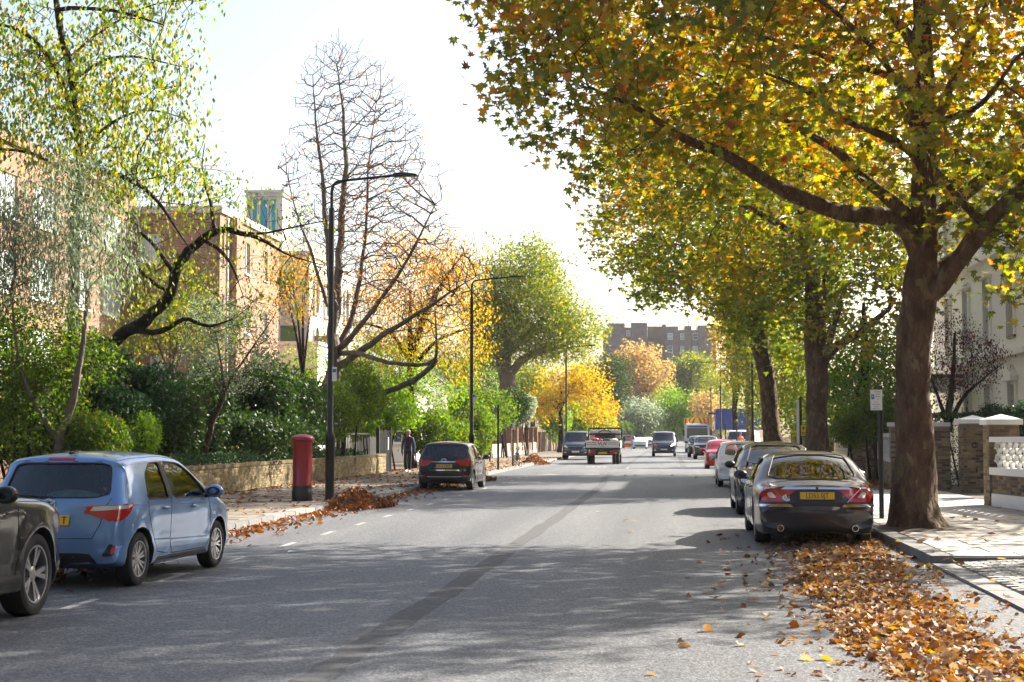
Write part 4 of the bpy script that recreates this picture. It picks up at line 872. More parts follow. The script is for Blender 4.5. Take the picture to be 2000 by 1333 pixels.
# swept heaps along the left kerb
def heap(label, x, y, rx, ry, h, n):
    r = np.sqrt(NR.random(n)); a = NR.uniform(0, 2 * np.pi, n)
    zz = h * np.exp(-(r * 1.75) ** 2) * (1 + .18 * np.sin(a * 3 + x)) * NR.uniform(.75, 1.05, n)
    P = np.stack([x + rx * r * np.cos(a) * (1 + .12 * np.sin(3 * a)), y + ry * r * np.sin(a), .03 + zz], 1)
    o = leaves('leaf_heap', P - np.array([x, y, 0]), .115, NR.beta(1.4, 1.7, n), 'curl', 'pile', None, .8); o.location = (x, y, 0)
    tag(o, label, 'leaf heap', 'swept heaps of leaves', kind=None)
    if 'kind' in o: del o['kind']
q = gnd(695, 985); heap('heap of swept brown leaves at the kerb beyond the pillar box', -7.45, 36.4, .85, 1.9, .38, 2400)
heap('heap of swept leaves just beyond the parked grey hatchback', -7.45, 57.5, .9, 2.0, .5, 1500)
heap('small heap of swept leaves before the parked grey van', -7.9, 90, .9, 2.0, .55, 1100)
# single leaves one can point at, on the slabs, the setts and the open road
SL = [npmesh('fallen_leaf', SH['star'][0] * np.array([1, 1, 1.6]) * .135 * s, SH['star'][1], LM['fallen'], np.full(14, t)) for s, t in ((1, .15), (1.1, .4), (.9, .62), (1.05, .8), (.95, .97))]
SL += [npmesh('fallen_leaf', SH['curl'][0] * np.array([1, 1, 1.7]) * .15 * s, SH['curl'][1], LM['fallen'], np.full(6, t)) for s, t in ((1, .2), (.9, .5), (1.1, .7))]
def single(px, py, z, label, grp, k=None):
    p = gnd(px, py, z); o = obj('fallen_leaf', SL[rnd.randrange(len(SL)) if k is None else k], None, (p.x, p.y, z + .02)); o.rotation_euler = (rnd.uniform(-.3, .3), rnd.uniform(-.3, .3), rnd.uniform(0, 6.28))
    tag(o, label, 'leaf', grp)
lab = 'single fallen leaf lying on the pale slabs and setts around the plane trunk'
for px, py in ((1752, 1060), (1800, 1062), (1822, 1040), (1828, 1056), (1812, 1052), (1850, 1085), (1876, 1105), (1895, 1050), (1860, 1015), (1905, 1018), (1915, 1052), (1935, 1046), (1945, 1020), (1962, 1022), (1968, 1012), (1885, 1012), (1990, 1035), (1770, 1045), (1840, 1046), (1776, 1090), (1846, 1096), (1865, 1102), (1955, 1095), (1925, 1060), (1820, 1083), (1950, 995), (1920, 997), (1990, 1000), (1880, 1160), (1940, 1140), (1965, 1170), (1905, 985), (1925, 978), (1890, 1022), (1780, 1120), (1830, 1150), (1900, 1190)):
    single(px, py, .122 if py < 1075 else .1, lab, 'single leaves on the right pavement')
for px, py in ((1168, 1001), (1222, 1018), (1240, 1020), (1405, 1049), (1440, 1050), (1495, 1147), (1470, 1176), (1330, 940), (1290, 938), (1312, 930), (1342, 949), (1360, 934), (1395, 935), (1240, 930), (1220, 930), (1540, 1170), (1610, 1195), (1395, 1170), (1570, 1290), (1230, 1040)):
    single(px, py, .0, 'single fallen leaf lying out on the open carriageway', 'single leaves on the carriageway')
for px, py in ((470, 1000), (490, 980), (535, 985), (440, 985), (505, 1010), (565, 1010), (545, 958), (620, 1005), (480, 955)):
    single(px, py, .122, 'single leaf on the left pavement near the pillar box', 'single leaves on the left pavement')
o = obj('paper_scrap', npmesh('paper_scrap', np.array([(-.06, -.05, 0), (.06, -.04, .015), (.07, .05, .01), (-.05, .04, .02)]), np.array([(0, 1, 2, 3)]), M['white']), None, tuple(gnd(570, 1080) + Vector((0, 0, .012)))); tag(o, 'crumpled scrap of white paper on the left carriageway', 'paper')
# ================================================================ walls and buildings
def brick_mat(name, c1, c2, mortar, rot=0, scale=1.0):
    m, t, b = newmat(name); b.inputs['Roughness'].default_value = .9; b.inputs['Specular IOR Level'].default_value = .2
    g = node(t, 'ShaderNodeNewGeometry'); sp_ = node(t, 'ShaderNodeSeparateXYZ'); t.links.new(g.outputs['Position'], sp_.inputs[0])
    ad = node(t, 'ShaderNodeMath', operation='ADD'); t.links.new(sp_.outputs[0], ad.inputs[0]); t.links.new(sp_.outputs[1], ad.inputs[1])
    cb = node(t, 'ShaderNodeCombineXYZ'); t.links.new(ad.outputs[0], cb.inputs[0]); t.links.new(sp_.outputs[2], cb.inputs[1])
    br = node(t, 'ShaderNodeTexBrick'); br.inputs['Scale'].default_value = scale; br.inputs['Brick Width'].default_value = .235; br.inputs['Row Height'].default_value = .078; br.inputs['Mortar Size'].default_value = .008; br.inputs['Bias'].default_value = -.1
    br.inputs['Color1'].default_value = lin(c1); br.inputs['Color2'].default_value = lin(c2); br.inputs['Mortar'].default_value = lin(mortar)
    t.links.new(cb.outputs[0], br.inputs['Vector'])
    nz = node(t, 'ShaderNodeTexNoise'); nz.inputs['Scale'].default_value = .8; nz.inputs['Detail'].default_value = 6; t.links.new(g.outputs['Position'], nz.inputs['Vector'])
    r = ramp(t, [(.3, (.8, .8, .8)), (.7, (1.15, 1.13, 1.1))]); t.links.new(nz.outputs['Fac'], r.inputs[0])
    mm = node(t, 'ShaderNodeMix', data_type='RGBA', blend_type='MULTIPLY'); mm.inputs[0].default_value = 1; t.links.new(br.outputs['Color'], mm.inputs[6]); t.links.new(r.outputs[0], mm.inputs[7]); t.links.new(mm.outputs[2], b.inputs['Base Color'])
    bp = node(t, 'ShaderNodeBump'); bp.inputs['Strength'].default_value = .5; bp.inputs['Distance'].default_value = .01; bp.invert = True; t.links.new(br.outputs['Fac'], bp.inputs['Height']); t.links.new(bp.outputs[0], b.inputs['Normal'])
    return m
M['brick_flats'] = brick_mat('flats_brick', (.33, .175, .115), (.26, .13, .085), (.36, .30, .24))
M['brick_far'] = brick_mat('far_brick', (.23, .18, .16), (.19, .15, .13), (.25, .21, .18))
stock = [(0, (.07, .045, .03)), (.25, (.14, .09, .05)), (.6, (.22, .155, .085)), (.85, (.28, .21, .12)), (1, (.12, .06, .045))]
M['brick'] = mat_random('stock_brick', stock, .9, .4, 60)
M['brick_rest'] = mat_random('stock_brick_rest', stock, .9, .4, 60, attr=True)
M['brick_y'] = mat_random('shade_toned_mossy_brick', [(0, (.085, .062, .026)), (.5, (.16, .118, .05)), (1, (.25, .19, .085))], .9, .4, 50, attr=True, mott=.4, mscale=1.2)  # tree shade missing from the left wall is put into this darkened colour
M['stone'] = mat('pale_stone', (.62, .58, .52), .85, noise=(.7, (.50, .47, .42), .5), bump=.2)
M['stucco'] = mat('white_stucco', (.88, .86, .80), .8, noise=(.6, (.82, .79, .72), .5), bump=.1)
M['cream'] = mat('cream_paint', (.72, .66, .52), .6, noise=(3, (.60, .54, .42), .5))
M['slate'] = mat_random('slate', [(0, (.07, .07, .08)), (1, (.13, .13, .14))], .7, .3, 20)
M['teal'] = mat('teal_tile', (.04, .36, .42), .35, noise=(5, (.03, .25, .33), .5))
M['bluetile'] = mat('blue_tile', (.05, .13, .22), .35, noise=(5, (.03, .09, .17), .5))
M['greentile'] = mat('green_tile', (.08, .20, .06), .35, noise=(5, (.05, .14, .04), .5))
M['pane'] = mat('window_pane', (.05, .07, .08), .04, 0, spec=1.0)
M['pane_pale'] = mat('sky_toned_pane', (.42, .47, .48), .12, 0, spec=.8)  # sky reflection is put into this pale pane colour
M['frame'] = mat('window_frame', (.75, .74, .70), .5)
M['roofing'] = mat('lead_roof', (.22, .22, .23), .7)
# --- pieces of brickwork: single bricks near by, one joined part beyond
bm1 = {}
def brick_me(w_, d, h):
    k = (round(w_, 3), round(d, 3))
    if k not in bm1: b = MB(); b.box(-w_ / 2, w_ / 2, -d / 2, d / 2, -h / 2, h / 2); bm1[k] = b.mesh('brick', M['brick'], bevel=.004)
    return bm1[k]
def brick_face(parent, O, u, n, length, height, limit=300, rows_off=0):
    """courses on the face through O (parent space), u = run, n = outward; bricks stand 8 mm proud of the mortar"""
    O, u, n = Vector(O), Vector(u), Vector(n); rz = math.atan2(u.y, u.x); c = 0; rest = MB(); tn = []
    H = .075; W = .225; k = 0
    while (k + 1) * H <= height + .005:
        s = 0; first = .5 if (k + rows_off) % 2 else 1.0; fst = True
        while s < length - .02:
            w_ = W * first if fst else W
            fst = False
            w_ = min(w_, length - s)
            p = O + u * (s + w_ / 2) + n * (-.045 + .006 + rnd.uniform(-.002, .003)) + Vector((0, 0, k * H + H / 2))
            if c < limit:
                o = obj('brick', brick_me(w_ - .010, .1, H - .010), parent, p); o.rotation_euler = (0, 0, rz); c += 1
            else:
                a, b_ = u * (w_ - .01) / 2, n * .05; hz = Vector((0, 0, (H - .01) / 2))
                vs = [p + a * i + b_ * j + hz * q for q in (-1, 1) for i, j in ((-1, -1), (1, -1), (1, 1), (-1, 1))]
                rest.add(vs, [(0, 3, 2, 1), (4, 5, 6, 7), (0, 1, 5, 4), (1, 2, 6, 5), (2, 3, 7, 6), (3, 0, 4, 7)]); tn += [rnd.random()] * 6
            s += w_
        k += 1
    return rest, tn, c
def joined_bricks(parent, rest, tn, m='brick_rest', name='brickwork'):
    if not rest.v: return
    o = rest.build(name, M[m], parent); tag(o, kind='stuff'); a = o.data.attributes.new('tint', 'FLOAT', 'FACE'); a.data.foreach_set('value', tn)
def pier(label, x0, y0, wx, wy, z1, cap, capm='white', name='gate_pier', group=None, limit=150, over=.07):
    r = empty(name, (x0 + wx / 2, y0 + wy / 2, .1), 0, label, 'pier', group)
    hx, hy, h = wx / 2, wy / 2, z1 - .1
    b = MB(); b.box(-hx, hx, -hy, hy, 0, h); b.build('core', M['mortar'], r)
    for O, u, n, ln in (((-hx, -hy, 0), (1, 0, 0), (0, -1, 0), wx), ((-hx, hy, 0), (0, -1, 0), (-1, 0, 0), wy)):
        rest, tn, c = brick_face(r, O, u, n, ln, h, limit); joined_bricks(r, rest, tn)
    a = over; c0, c1 = h, h + cap * .5
    b = MB(); b.box(-hx - a, hx + a, -hy - a, hy + a, c0, c1)
    q = len(b.v); b.add([(-hx - a, -hy - a, c1 + .001), (hx + a, -hy - a, c1 + .001), (hx + a, hy + a, c1 + .001), (-hx - a, hy + a, c1 + .001), (0, 0, h + cap)], [(0, 1, 4), (1, 2, 4), (2, 3, 4), (3, 0, 4)])
    b.build('cap', M[capm], r); return r
pier('brick gate pier with white pyramid cap, the farther of the pair', 8.12, 45.0, .68, .68, 2.02, .24, group='white-capped gate piers')
pier('brick gate pier with white pyramid cap, the nearer, joined to the white screen', 7.05, 35.9, .66, .66, 1.93, .24, group='white-capped gate piers')
# house-number roundel and letter slot on the farther pier
# frontal garden wall
r = empty('garden_wall', (7.4, 47.0, .1), 0, 'tall stock-brick garden wall behind the plane trunk', 'wall')
b = MB(); b.box(-1.0, .72, 0, .3, 0, 1.85); b.build('core', M['mortar'], r)
rest, tn, c = brick_face(r, (-1.0, 0, 0), (1, 0, 0), (0, -1, 0), 1.72, 1.84, 300); joined_bricks(r, rest, tn)
b = MB(); b.box(-1.05, .72, -.06, .36, 1.85, 1.97); b.build('coping', M['stone'], r)
# low wall with pierced screen, and the white one at the right edge
def fishscale(b, O, u, n, length, height, rows, pitch):
    """rows of upright overlapping half-round tiles, each an arch ring with an open middle"""
    hh = height / rows
    for k in range(rows):
        s = pitch / 2 if k % 2 else 0
        while s <= length:
            pts = []
            for q in range(9):
                t = math.pi * q / 8; pts.append(O + u * (s - math.cos(t) * pitch * .46) + Vector((0, 0, k * hh + math.sin(t) ** .7 * hh * 1.05)))
            for i in range(8): b.bar(pts[i] + n * rnd.uniform(0, .01), pts[i + 1] + n * rnd.uniform(0, .01), .09, .032)
            s += pitch
def screen_wall(label, p0, p1, zb, zs, zt, m, brick=True, rows=4, pitch=.26, limit=120, plinth=True, name='screen_wall'):
    p0, p1 = Vector((*p0, 0)), Vector((*p1, 0)); u = (p1 - p0); L_ = u.length; u.normalize(); n = Vector((u.y, -u.x, 0))
    if n.x > 0: n = -n
    r = empty(name, (p0.x, p0.y, .1), 0, label, 'wall'); O = Vector((0, 0, 0)); zb -= .1; zs -= .1; zt -= .1
    b = MB()
    def blk(bb, s0, s1, d0, d1, z0, z1):
        vs = [O + u * s + n * d + Vector((0, 0, z)) for z in (z0, z1) for s, d in ((s0, d0), (s1, d0), (s1, d1), (s0, d1))]
        bb.add(vs, [(0, 3, 2, 1), (4, 5, 6, 7), (0, 1, 5, 4), (1, 2, 6, 5), (2, 3, 7, 6), (3, 0, 4, 7)])
    blk(b, 0, L_, -.2, 0, 0, zb); b.build('core', M['mortar'], r)
    if brick:
        z0 = .32 if plinth else 0
        rest, tn, c = brick_face(r, O + Vector((0, 0, z0)), u, n, L_, zb - z0, limit); joined_bricks(r, rest, tn)
    if plinth: b = MB(); blk(b, -.02, L_, -.2, .03, 0, .30); b.build('plinth', M[m], r)
    b = MB(); blk(b, -.05, L_ + .05, -.26, .06, zb, zs); b.build('ledge', M[m], r)
    b = MB(); fishscale(b, O + Vector((0, 0, zs)) - n * .1, u, n, L_, zt - zs - .12, rows, pitch); o = b.build('screen', M[m], r); tag(o, kind='stuff')
    b = MB(); blk(b, -.05, L_ + .05, -.24, .05, zt - .12, zt); b.build('rail', M[m], r)
    return r
screen_wall('white pierced screen wall on brick at the right edge', (7.10, 35.85), (8.1, 28.5), .82, .98, 1.66, 'white', limit=300, pitch=.40)
screen_wall('low brick wall with weathered screen just behind the plane trunk', (7.15, 56.5), (6.45, 47.1), .9, 1.0, 1.75, 'stone', limit=60, plinth=False, rows=3)
pier('brick pier with pointed stone cap, third pier from the white pair', 6.95, 56.9, .62, .62, 1.98, .3, 'stone', 'garden_pier', 'stone-capped garden piers', 120)
pier('brick pier beside the black gate opening, behind the stone-capped pier', 6.75, 60.5, .6, .6, 2.0, .12, 'stone', 'garden_pier', 'stone-capped garden piers', 100)
screen_wall('cream balustrade wall between the garden piers above the saloon', (7.3, 72.5), (7.1, 62.0), .85, .95, 1.62, 'cream', limit=0, plinth=False, rows=3, pitch=.3)
pier('dark-topped brick pier just right of the middle plane trunk', 7.2, 73, .8, .8, 2.05, .12, 'roofing', 'garden_pier', 'stone-capped garden piers', 80)
pier('far brick pier between the plane trunks, nearer one', 6.9, 84, .7, .7, 2.1, .14, 'stone', 'garden_pier', 'stone-capped garden piers', 40)
pier('far brick pier between the plane trunks, farther one', 6.9, 92, .7, .7, 2.2, .14, 'stone', 'garden_pier', 'stone-capped garden piers', 40)
r = empty('far_garden_wall', (7.2, 96, .1), 0, 'pale rendered garden wall beyond the leaning plane tree', 'wall'); b = MB(); b.box(0, .3, -22, 22, 0, 1.35); b.build('render', M['cream'], r); b = MB(); b.box(-.05, .35, -22, 22, 1.352, 1.46); b.build('coping', M['stone'], r)
# left garden wall (low, mossy yellow brick darkened in place of tree shade)
r = empty('garden_wall', (-12.25, 50, .1), 0, 'low mossy yellow-brick wall, shade put into its colour, along the left pavement', 'wall')
b = MB(); b.box(-.3, 0, -21, 16.6, 0, .74); b.build('core', M['mortar'], r)
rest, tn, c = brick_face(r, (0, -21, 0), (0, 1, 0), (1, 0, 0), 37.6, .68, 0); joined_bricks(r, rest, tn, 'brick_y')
b = MB(); k = -21
while k < 16.5: b.box(-.31, .03, k + .004, k + .072, .70, .80); k += .076
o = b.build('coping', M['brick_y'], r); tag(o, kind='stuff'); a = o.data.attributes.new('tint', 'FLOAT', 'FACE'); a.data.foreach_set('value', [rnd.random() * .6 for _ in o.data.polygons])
# black boarded gate and fence behind it
M['gate_black'] = mat('gate_black', (.006, .006, .007), .85, spec=.2)
r = empty('black_gate', (-12.6, 66.8, .1), 0, 'black boarded gate beside the walking man', 'gate')
for k in range(18): b = MB(); b.box(.02 * (k % 2), .04 + .02 * (k % 2), k * .15 - .2, k * .15 - .06, 0, 1.78 + .02 * (k % 3)); b.build('board', M['gate_black'], r)
for yy in (-.3, 2.6): b = MB(); b.box(-.06, .08, yy, yy + .12, 0, 1.95); b.build('post', M['black'], r)
b = MB(); b.box(.062, .07, 1.9, 2.05, .95, 1.5); b.build('notice', M['white'], r)
r = empty('black_fence', (-12.9, 55, .1), 0, 'black railing fence above the low wall by the gate', 'fence')
b = MB(); b.box(-.03, .03, 0, 11.5, 1.62, 1.68); b.build('rail', M['black'], r)
for k in range(40): b = MB(); b.tube([(0, k * .29, .3), (0, k * .29, 1.72)], .014, 6); b.build('baluster', M['black'], r)
# finned brick boundary with the piers catching the sun
r = empty('finned_wall', (-12.4, 100, .1), 0, 'brick boundary wall with shade-toned brown panels and sunlit upright piers beyond the bicycle', 'wall')
M['brick_shaded'] = brick_mat('shaded_brown_brick', (.10, .06, .04), (.08, .045, .03), (.14, .11, .08))  # shade of the recesses between the fins is put into this dark brick
b = MB(); b.box(-1.0, -.7, -2, 46, 0, 2.25); b.build('panel_wall', M['brick_shaded'], r)
b = MB(); b.box(-.35, -.05, 9, 46, 0, .3); b.build('plinth', mat('plinth_grey', (.34, .32, .29), .9), r)
b = MB(); b.box(-.36, -.1, 9, 46, .302, .95); b.build('low_wall', mat('buff_render', (.33, .28, .21), .9, noise=(2, (.25, .21, .16), .5)), r)
for k in range(11): b = MB(); b.box(-.75, 0, -2 + k * 4.7, -1.55 + k * 4.7, 0, 2.25); b.build('fin', M['brick_flats'], r); b = MB(); b.box(-.8, .05, -2.05 + k * 4.7, -1.5 + k * 4.7, 2.252, 2.36); b.build('fin_cap', M['stone'], r)
r = empty('timber_fence', (-12.6, 147, .1), 0, 'brown board fence left of the parked grey van', 'fence')
M['timber'] = mat_random('brown_timber', [(0, (.10, .06, .035)), (1, (.2, .13, .08))], .85, .4, 20)
tb = MB(); tb.box(-.03, .03, -.11, .11, 0, 1.9); tbm = tb.mesh('board', M['timber'])
for k in range(150): obj('board', tbm, r, (rnd.choice((0, .035)), k * .24, 0))
# ---- buildings
def facade(b, O, u, n, u0, u1, z0, z1, rects, m=0, depth=.14, m2=None):
    O, u, n = Vector(O), Vector(u), Vector(n)
    us = sorted({u0, u1, *[q for r_ in rects for q in r_[:2]]}); zs = sorted({z0, z1, *[q for r_ in rects for q in r_[2:4]]})
    pt = lambda a, z, d=0: O + u * a + Vector((0, 0, z)) + n * d
    for i in range(len(us) - 1):
        for j in range(len(zs) - 1):
            cu, cz = (us[i] + us[i + 1]) / 2, (zs[j] + zs[j + 1]) / 2
            if any(r_[0] < cu < r_[1] and r_[2] < cz < r_[3] for r_ in rects): continue
            b.add([pt(us[i], zs[j]), pt(us[i + 1], zs[j]), pt(us[i + 1], zs[j + 1]), pt(us[i], zs[j + 1])], [(0, 1, 2, 3)], m)
    for a0, a1, c0, c1 in [r_[:4] for r_ in rects]:
        for (p, q) in (((a0, c0), (a1, c0)), ((a1, c0), (a1, c1)), ((a1, c1), (a0, c1)), ((a0, c1), (a0, c0))):
            b.add([pt(*p), pt(*q), pt(*q, -depth), pt(*p, -depth)], [(0, 1, 2, 3)], m if m2 is None else m2)
def window(parent, O, u, n, rect, cols=2, rows=1, pane='pane', fw=.06, depth=.12, sill=True, frame='frame'):
    O, u, n = Vector(O), Vector(u), Vector(n); a0, a1, c0, c1 = rect[:4]
    pt = lambda a, z, d: O + u * a + Vector((0, 0, z)) + n * d
    def blk(bb, s0, s1, z0, z1, d0, d1):
        vs = [pt(s, z, d) for z in (z0, z1) for s, d in ((s0, d0), (s1, d0), (s1, d1), (s0, d1))]
        bb.add(vs, [(0, 3, 2, 1), (4, 5, 6, 7), (0, 1, 5, 4), (1, 2, 6, 5), (2, 3, 7, 6), (3, 0, 4, 7)])
    b = MB(); d0, d1 = -depth, -depth + .05
    blk(b, a0, a0 + fw, c0, c1, d0, d1); blk(b, a1 - fw, a1, c0, c1, d0, d1); blk(b, a0 + fw, a1 - fw, c0, c0 + fw, d0, d1); blk(b, a0 + fw, a1 - fw, c1 - fw, c1, d0, d1)
    for k in range(1, cols): s = a0 + (a1 - a0) * k / cols; blk(b, s - fw * .45, s + fw * .45, c0 + fw, c1 - fw, d0, d1)
    for k in range(1, rows): z = c0 + (c1 - c0) * k / rows; blk(b, a0 + fw, a1 - fw, z - fw * .35, z + fw * .35, d0 + .002, d1 - .002)
    w_ = b.build('window', M[frame], parent)
    for k in range(cols):
        s0 = a0 + (a1 - a0) * k / cols; s1 = a0 + (a1 - a0) * (k + 1) / cols
        b = MB(); blk(b, s0 + .01, s1 - .01, c0 + .01, c1 - .01, d0 + .012, d0 + .024); b.build('pane', M[pane], w_)
    if sill: b = MB(); blk(b, a0 - .08, a1 + .08, c0 - .1, c0 - .002, -depth, .08); b.build('sill', M[frame], w_)
def building(name, label, loc): return empty(name, loc, 0, label, 'building')
# L-shaped brick flats on the left
r = building('brick_flats', 'four-storey red-brick flats behind the left shrubbery', (-24, 74.5, 0))
XA, XB = -26.4 + 24, -22 + 24
HA = 13.4
fl = MB()
fr = [(.35 + 0, 1.4, 10.2, 11.6), (.95, 1.75, 7.3, 8.6), (.95, 1.75, 4.3, 5.6), (2.7, 3.5, 7.3, 8.6), (.95, 1.75, 1.4, 2.8)]
facade(fl, (XA, 0, 0), (1, 0, 0), (0, -1, 0), 0, XB - XA, 0, 12.6, fr)
sr = [(4.6, 5.5, 10.1, 11.7), (4.6, 5.5, 7.0, 8.4), (4.6, 5.5, 4.0, 5.4), (.4, .75, 10.1, 11.7), (.4, .75, 7.2, 8.6), (8.3, 9.1, 10.1, 11.7), (8.3, 9.1, 7.0, 8.4)]
facade(fl, (XB, 0, 0), (0, 1, 0), (1, 0, 0), 0, 11.6, 0, 12.6, sr)
ar = []
for f_ in range(4):
    z = 1.3 + f_ * 3.05
    for k in range(6): ar.append((-24.5 + k * 4.1, -24.5 + k * 4.1 + 2.5, z, z + 1.75))
facade(fl, (XA, 0, 0), (0, 1, 0), (1, 0, 0), -26, 0, 0, HA, ar)
fl.add([(XB, 11.6, 0), (XB - 14, 11.6, 0), (XB - 14, 11.6, 12.6), (XB, 11.6, 12.6)], [(0, 1, 2, 3)])
fl.add([(XA, -26, 0), (XA - 12, -26, 0), (XA - 12, -26, HA), (XA, -26, HA)], [(0, 1, 2, 3)])
fl.add([(XB - 14, 11.6, 0), (XB - 14, -26, 0), (XB - 14, -26, HA), (XB - 14, 11.6, HA)], [(0, 1, 2, 3)])
fl.build('wall', M['brick_flats'], r, fixn=False)
b = MB(); b.box(XB - 14, XB + .12, -.1, 11.7, 12.602, 12.95); b.build('parapet', M['stone'], r)
b = MB(); b.box(XA - 12, XA + .15, -26.1, -.12, HA + .002, HA + .35); b.build('parapet', M['brick_flats'], r)
b = MB(); b.box(XB + .002, XB + .4, 1.6, 2.5, 0, 12.59); b.build('pilaster', M['brick_flats'], r)
b = MB(); b.box(XB + .003, XB + .09, 1.15, 1.27, 0, 12.5); b.build('downpipe', M['white'], r)
for q in fr: window(r, (XA, 0, 0), (1, 0, 0), (0, -1, 0), q, 2, 1, 'pane_pale')
for q in sr: window(r, (XB, 0, 0), (0, 1, 0), (1, 0, 0), q, 1 if q[1] - q[0] < .5 else 2, 1, 'pane')
for q in ar: window(r, (XA, 0, 0), (0, 1, 0), (1, 0, 0), q, 3, 1, 'pane_pale', fw=.09)
# white bay beside the flats
r = building('white_bay', 'white flat-roofed bay between the flats and the stone church', (-21.6, 88.5, 0))
b = MB(); b.box(-1.2, 1.3, 0, 5, 0, 6.9); b.build('wall', M['white'], r)
b = MB(); b.box(-1.3, 1.4, -.1, 5.1, 6.902, 7.1); b.build('roof', M['white'], r)
for q in ((.2, 1.2, 4.2, 5.6), (1.6, 2.4, 4.2, 5.6)): window(r, (-1.2, -.15, 0), (1, 0, 0), (0, -1, 0), q, 2)
# stone church with tower
def arch_poly(c, w_, z0, z1, n=10):
    return [(c - w_ / 2, z0), (c + w_ / 2, z0)] + [(c + math.cos(math.pi * k / n) * w_ / 2, z1 - w_ / 2 + math.sin(math.pi * k / n) * w_ / 2) for k in range(n + 1)]
Yt = 118; s = Yt / F
tx0, tx1 = at(477, 850, Yt).x, at(548, 850, Yt).x; tz = at(512, 372, Yt).z
r = building('stone_church', 'pale stone church tower and nave with teal panels behind the flats', ((tx0 + tx1) / 2, Yt, 0)); cx = (tx0 + tx1) / 2; hw = (tx1 - tx0) / 2
b = MB(); b.box(-hw, hw, 0, 2 * hw, 0, tz - .5); b.build('tower', M['stone'], r)
b = MB(); b.box(-hw - .12, hw + .12, -.12, 2 * hw + .12, tz - .498, tz - .38); b.box(-hw - .03, hw + .03, -.03, 2 * hw + .03, tz - .378, tz - .18); b.box(-hw - .15, hw + .15, -.15, 2 * hw + .15, tz - .178, tz); b.build('cornice', M['stone'], r)
for k, q in enumerate((494, 512, 531)):
    c_ = at(q, 850, Yt).x - cx; w_ = (.34, .56, .34)[k]
    b = MB(); b.prism(arch_poly(c_, w_, tz - 5.6, tz - .75), (-.01, -.05), lambda a, z, h: (a, h, z)); b.build('panel', M['teal'], r)
    b = MB()
    pl = arch_poly(c_, w_ + .12, tz - 5.7, tz - .68)
    for i in range(len(pl)): p0, p1 = pl[i], pl[(i + 1) % len(pl)]; b.bar((p0[0], -.09, p0[1]), (p1[0], -.09, p1[1]), .12, .10)
    b.build('panel_frame', M['stone'], r)
for k, q in enumerate((498, 512)): c_ = at(q, 850, Yt).x - cx; b = MB(); b.tube([(c_, hw, tz), (c_, hw, tz + .5)], .09, 8); b.build('roof_vent', M['stone'], r)
b = MB(); sx = at(528, 850, Yt).x - cx; b.box(sx - .2, sx + .25, -.07, -.012, 8, tz - 5.8); b.build('panel', M['bluetile'], r)
Yn = 100; nx0, nx1 = at(524, 850, Yn).x - cx, at(602, 850, Yn).x - cx; nz = at(560, 500, Yn).z; yo = Yn - Yt
b = MB(); b.box(nx0 - 4, nx1, yo, yo + 14, 0, nz); b.build('nave_wall', M['stone'], r)
b = MB(); b.box(nx0 - 4.1, nx1 + .1, yo - .1, yo + 14.1, nz + .002, nz + .3); b.build('nave_parapet', M['stone'], r)
pc_ = lambda px, py: (at(px, py, Yn).x - cx, at(px, py, Yn).z)
for (xa, ya, xb, yb, mm_) in ((527, 530, 578, 588, 'bluetile'), (546, 634, 584, 690, 'greentile')):
    (a0, z1_), (a1, z0_) = pc_(xa, ya), pc_(xb, yb)
    b = MB(); b.box(a0, a1, yo - .06, yo - .004, z0_, z1_); b.build('panel', M[mm_], r)
    b = MB(); w2 = .18
    for (p0, p1) in (((a0, z0_), (a1, z0_)), ((a1, z0_), (a1, z1_)), ((a1, z1_), (a0, z1_)), ((a0, z1_), (a0, z0_))): b.bar((p0[0], yo - .1, p0[1]), (p1[0], yo - .1, p1[1]), .2, w2)
    b.build('panel_frame', M['stone'], r)
(ac, az) = pc_(566, 622); b = MB(); pl = [(ac + math.cos(math.pi * k / 12) * .75, az - .2 + math.sin(math.pi * k / 12) * .95) for k in range(13)]
for i in range(12): b.bar((pl[i][0], yo - .07, pl[i][1]), (pl[i + 1][0], yo - .07, pl[i + 1][1]), .14, .14)
b.build('blind_arch', M['stone'], r)
# side front of the nave with arched windows, facing the street
b = MB()
for k in range(4):
    yy = yo + 1.8 + k * 3.2
    for z0_, z1_ in ((nz - 7.4, nz - 4.6), (nz - 3.6, nz - 1.2)):
        b2 = MB(); b2.prism(arch_poly(yy, 1.1, z0_, z1_), (nx1 + .01, nx1 + .05), lambda a, z, h: (h, a, z)); b2.build('arched_window', M['pane'], r)
        pl = arch_poly(yy, 1.3, z0_ - .1, z1_ + .1)
        for i in range(len(pl)): p0, p1 = pl[i], pl[(i + 1) % len(pl)]; b.bar((nx1 + .08, *p0), (nx1 + .08, *p1), .16, .16)
b.build('window_surround', M['white'], r)
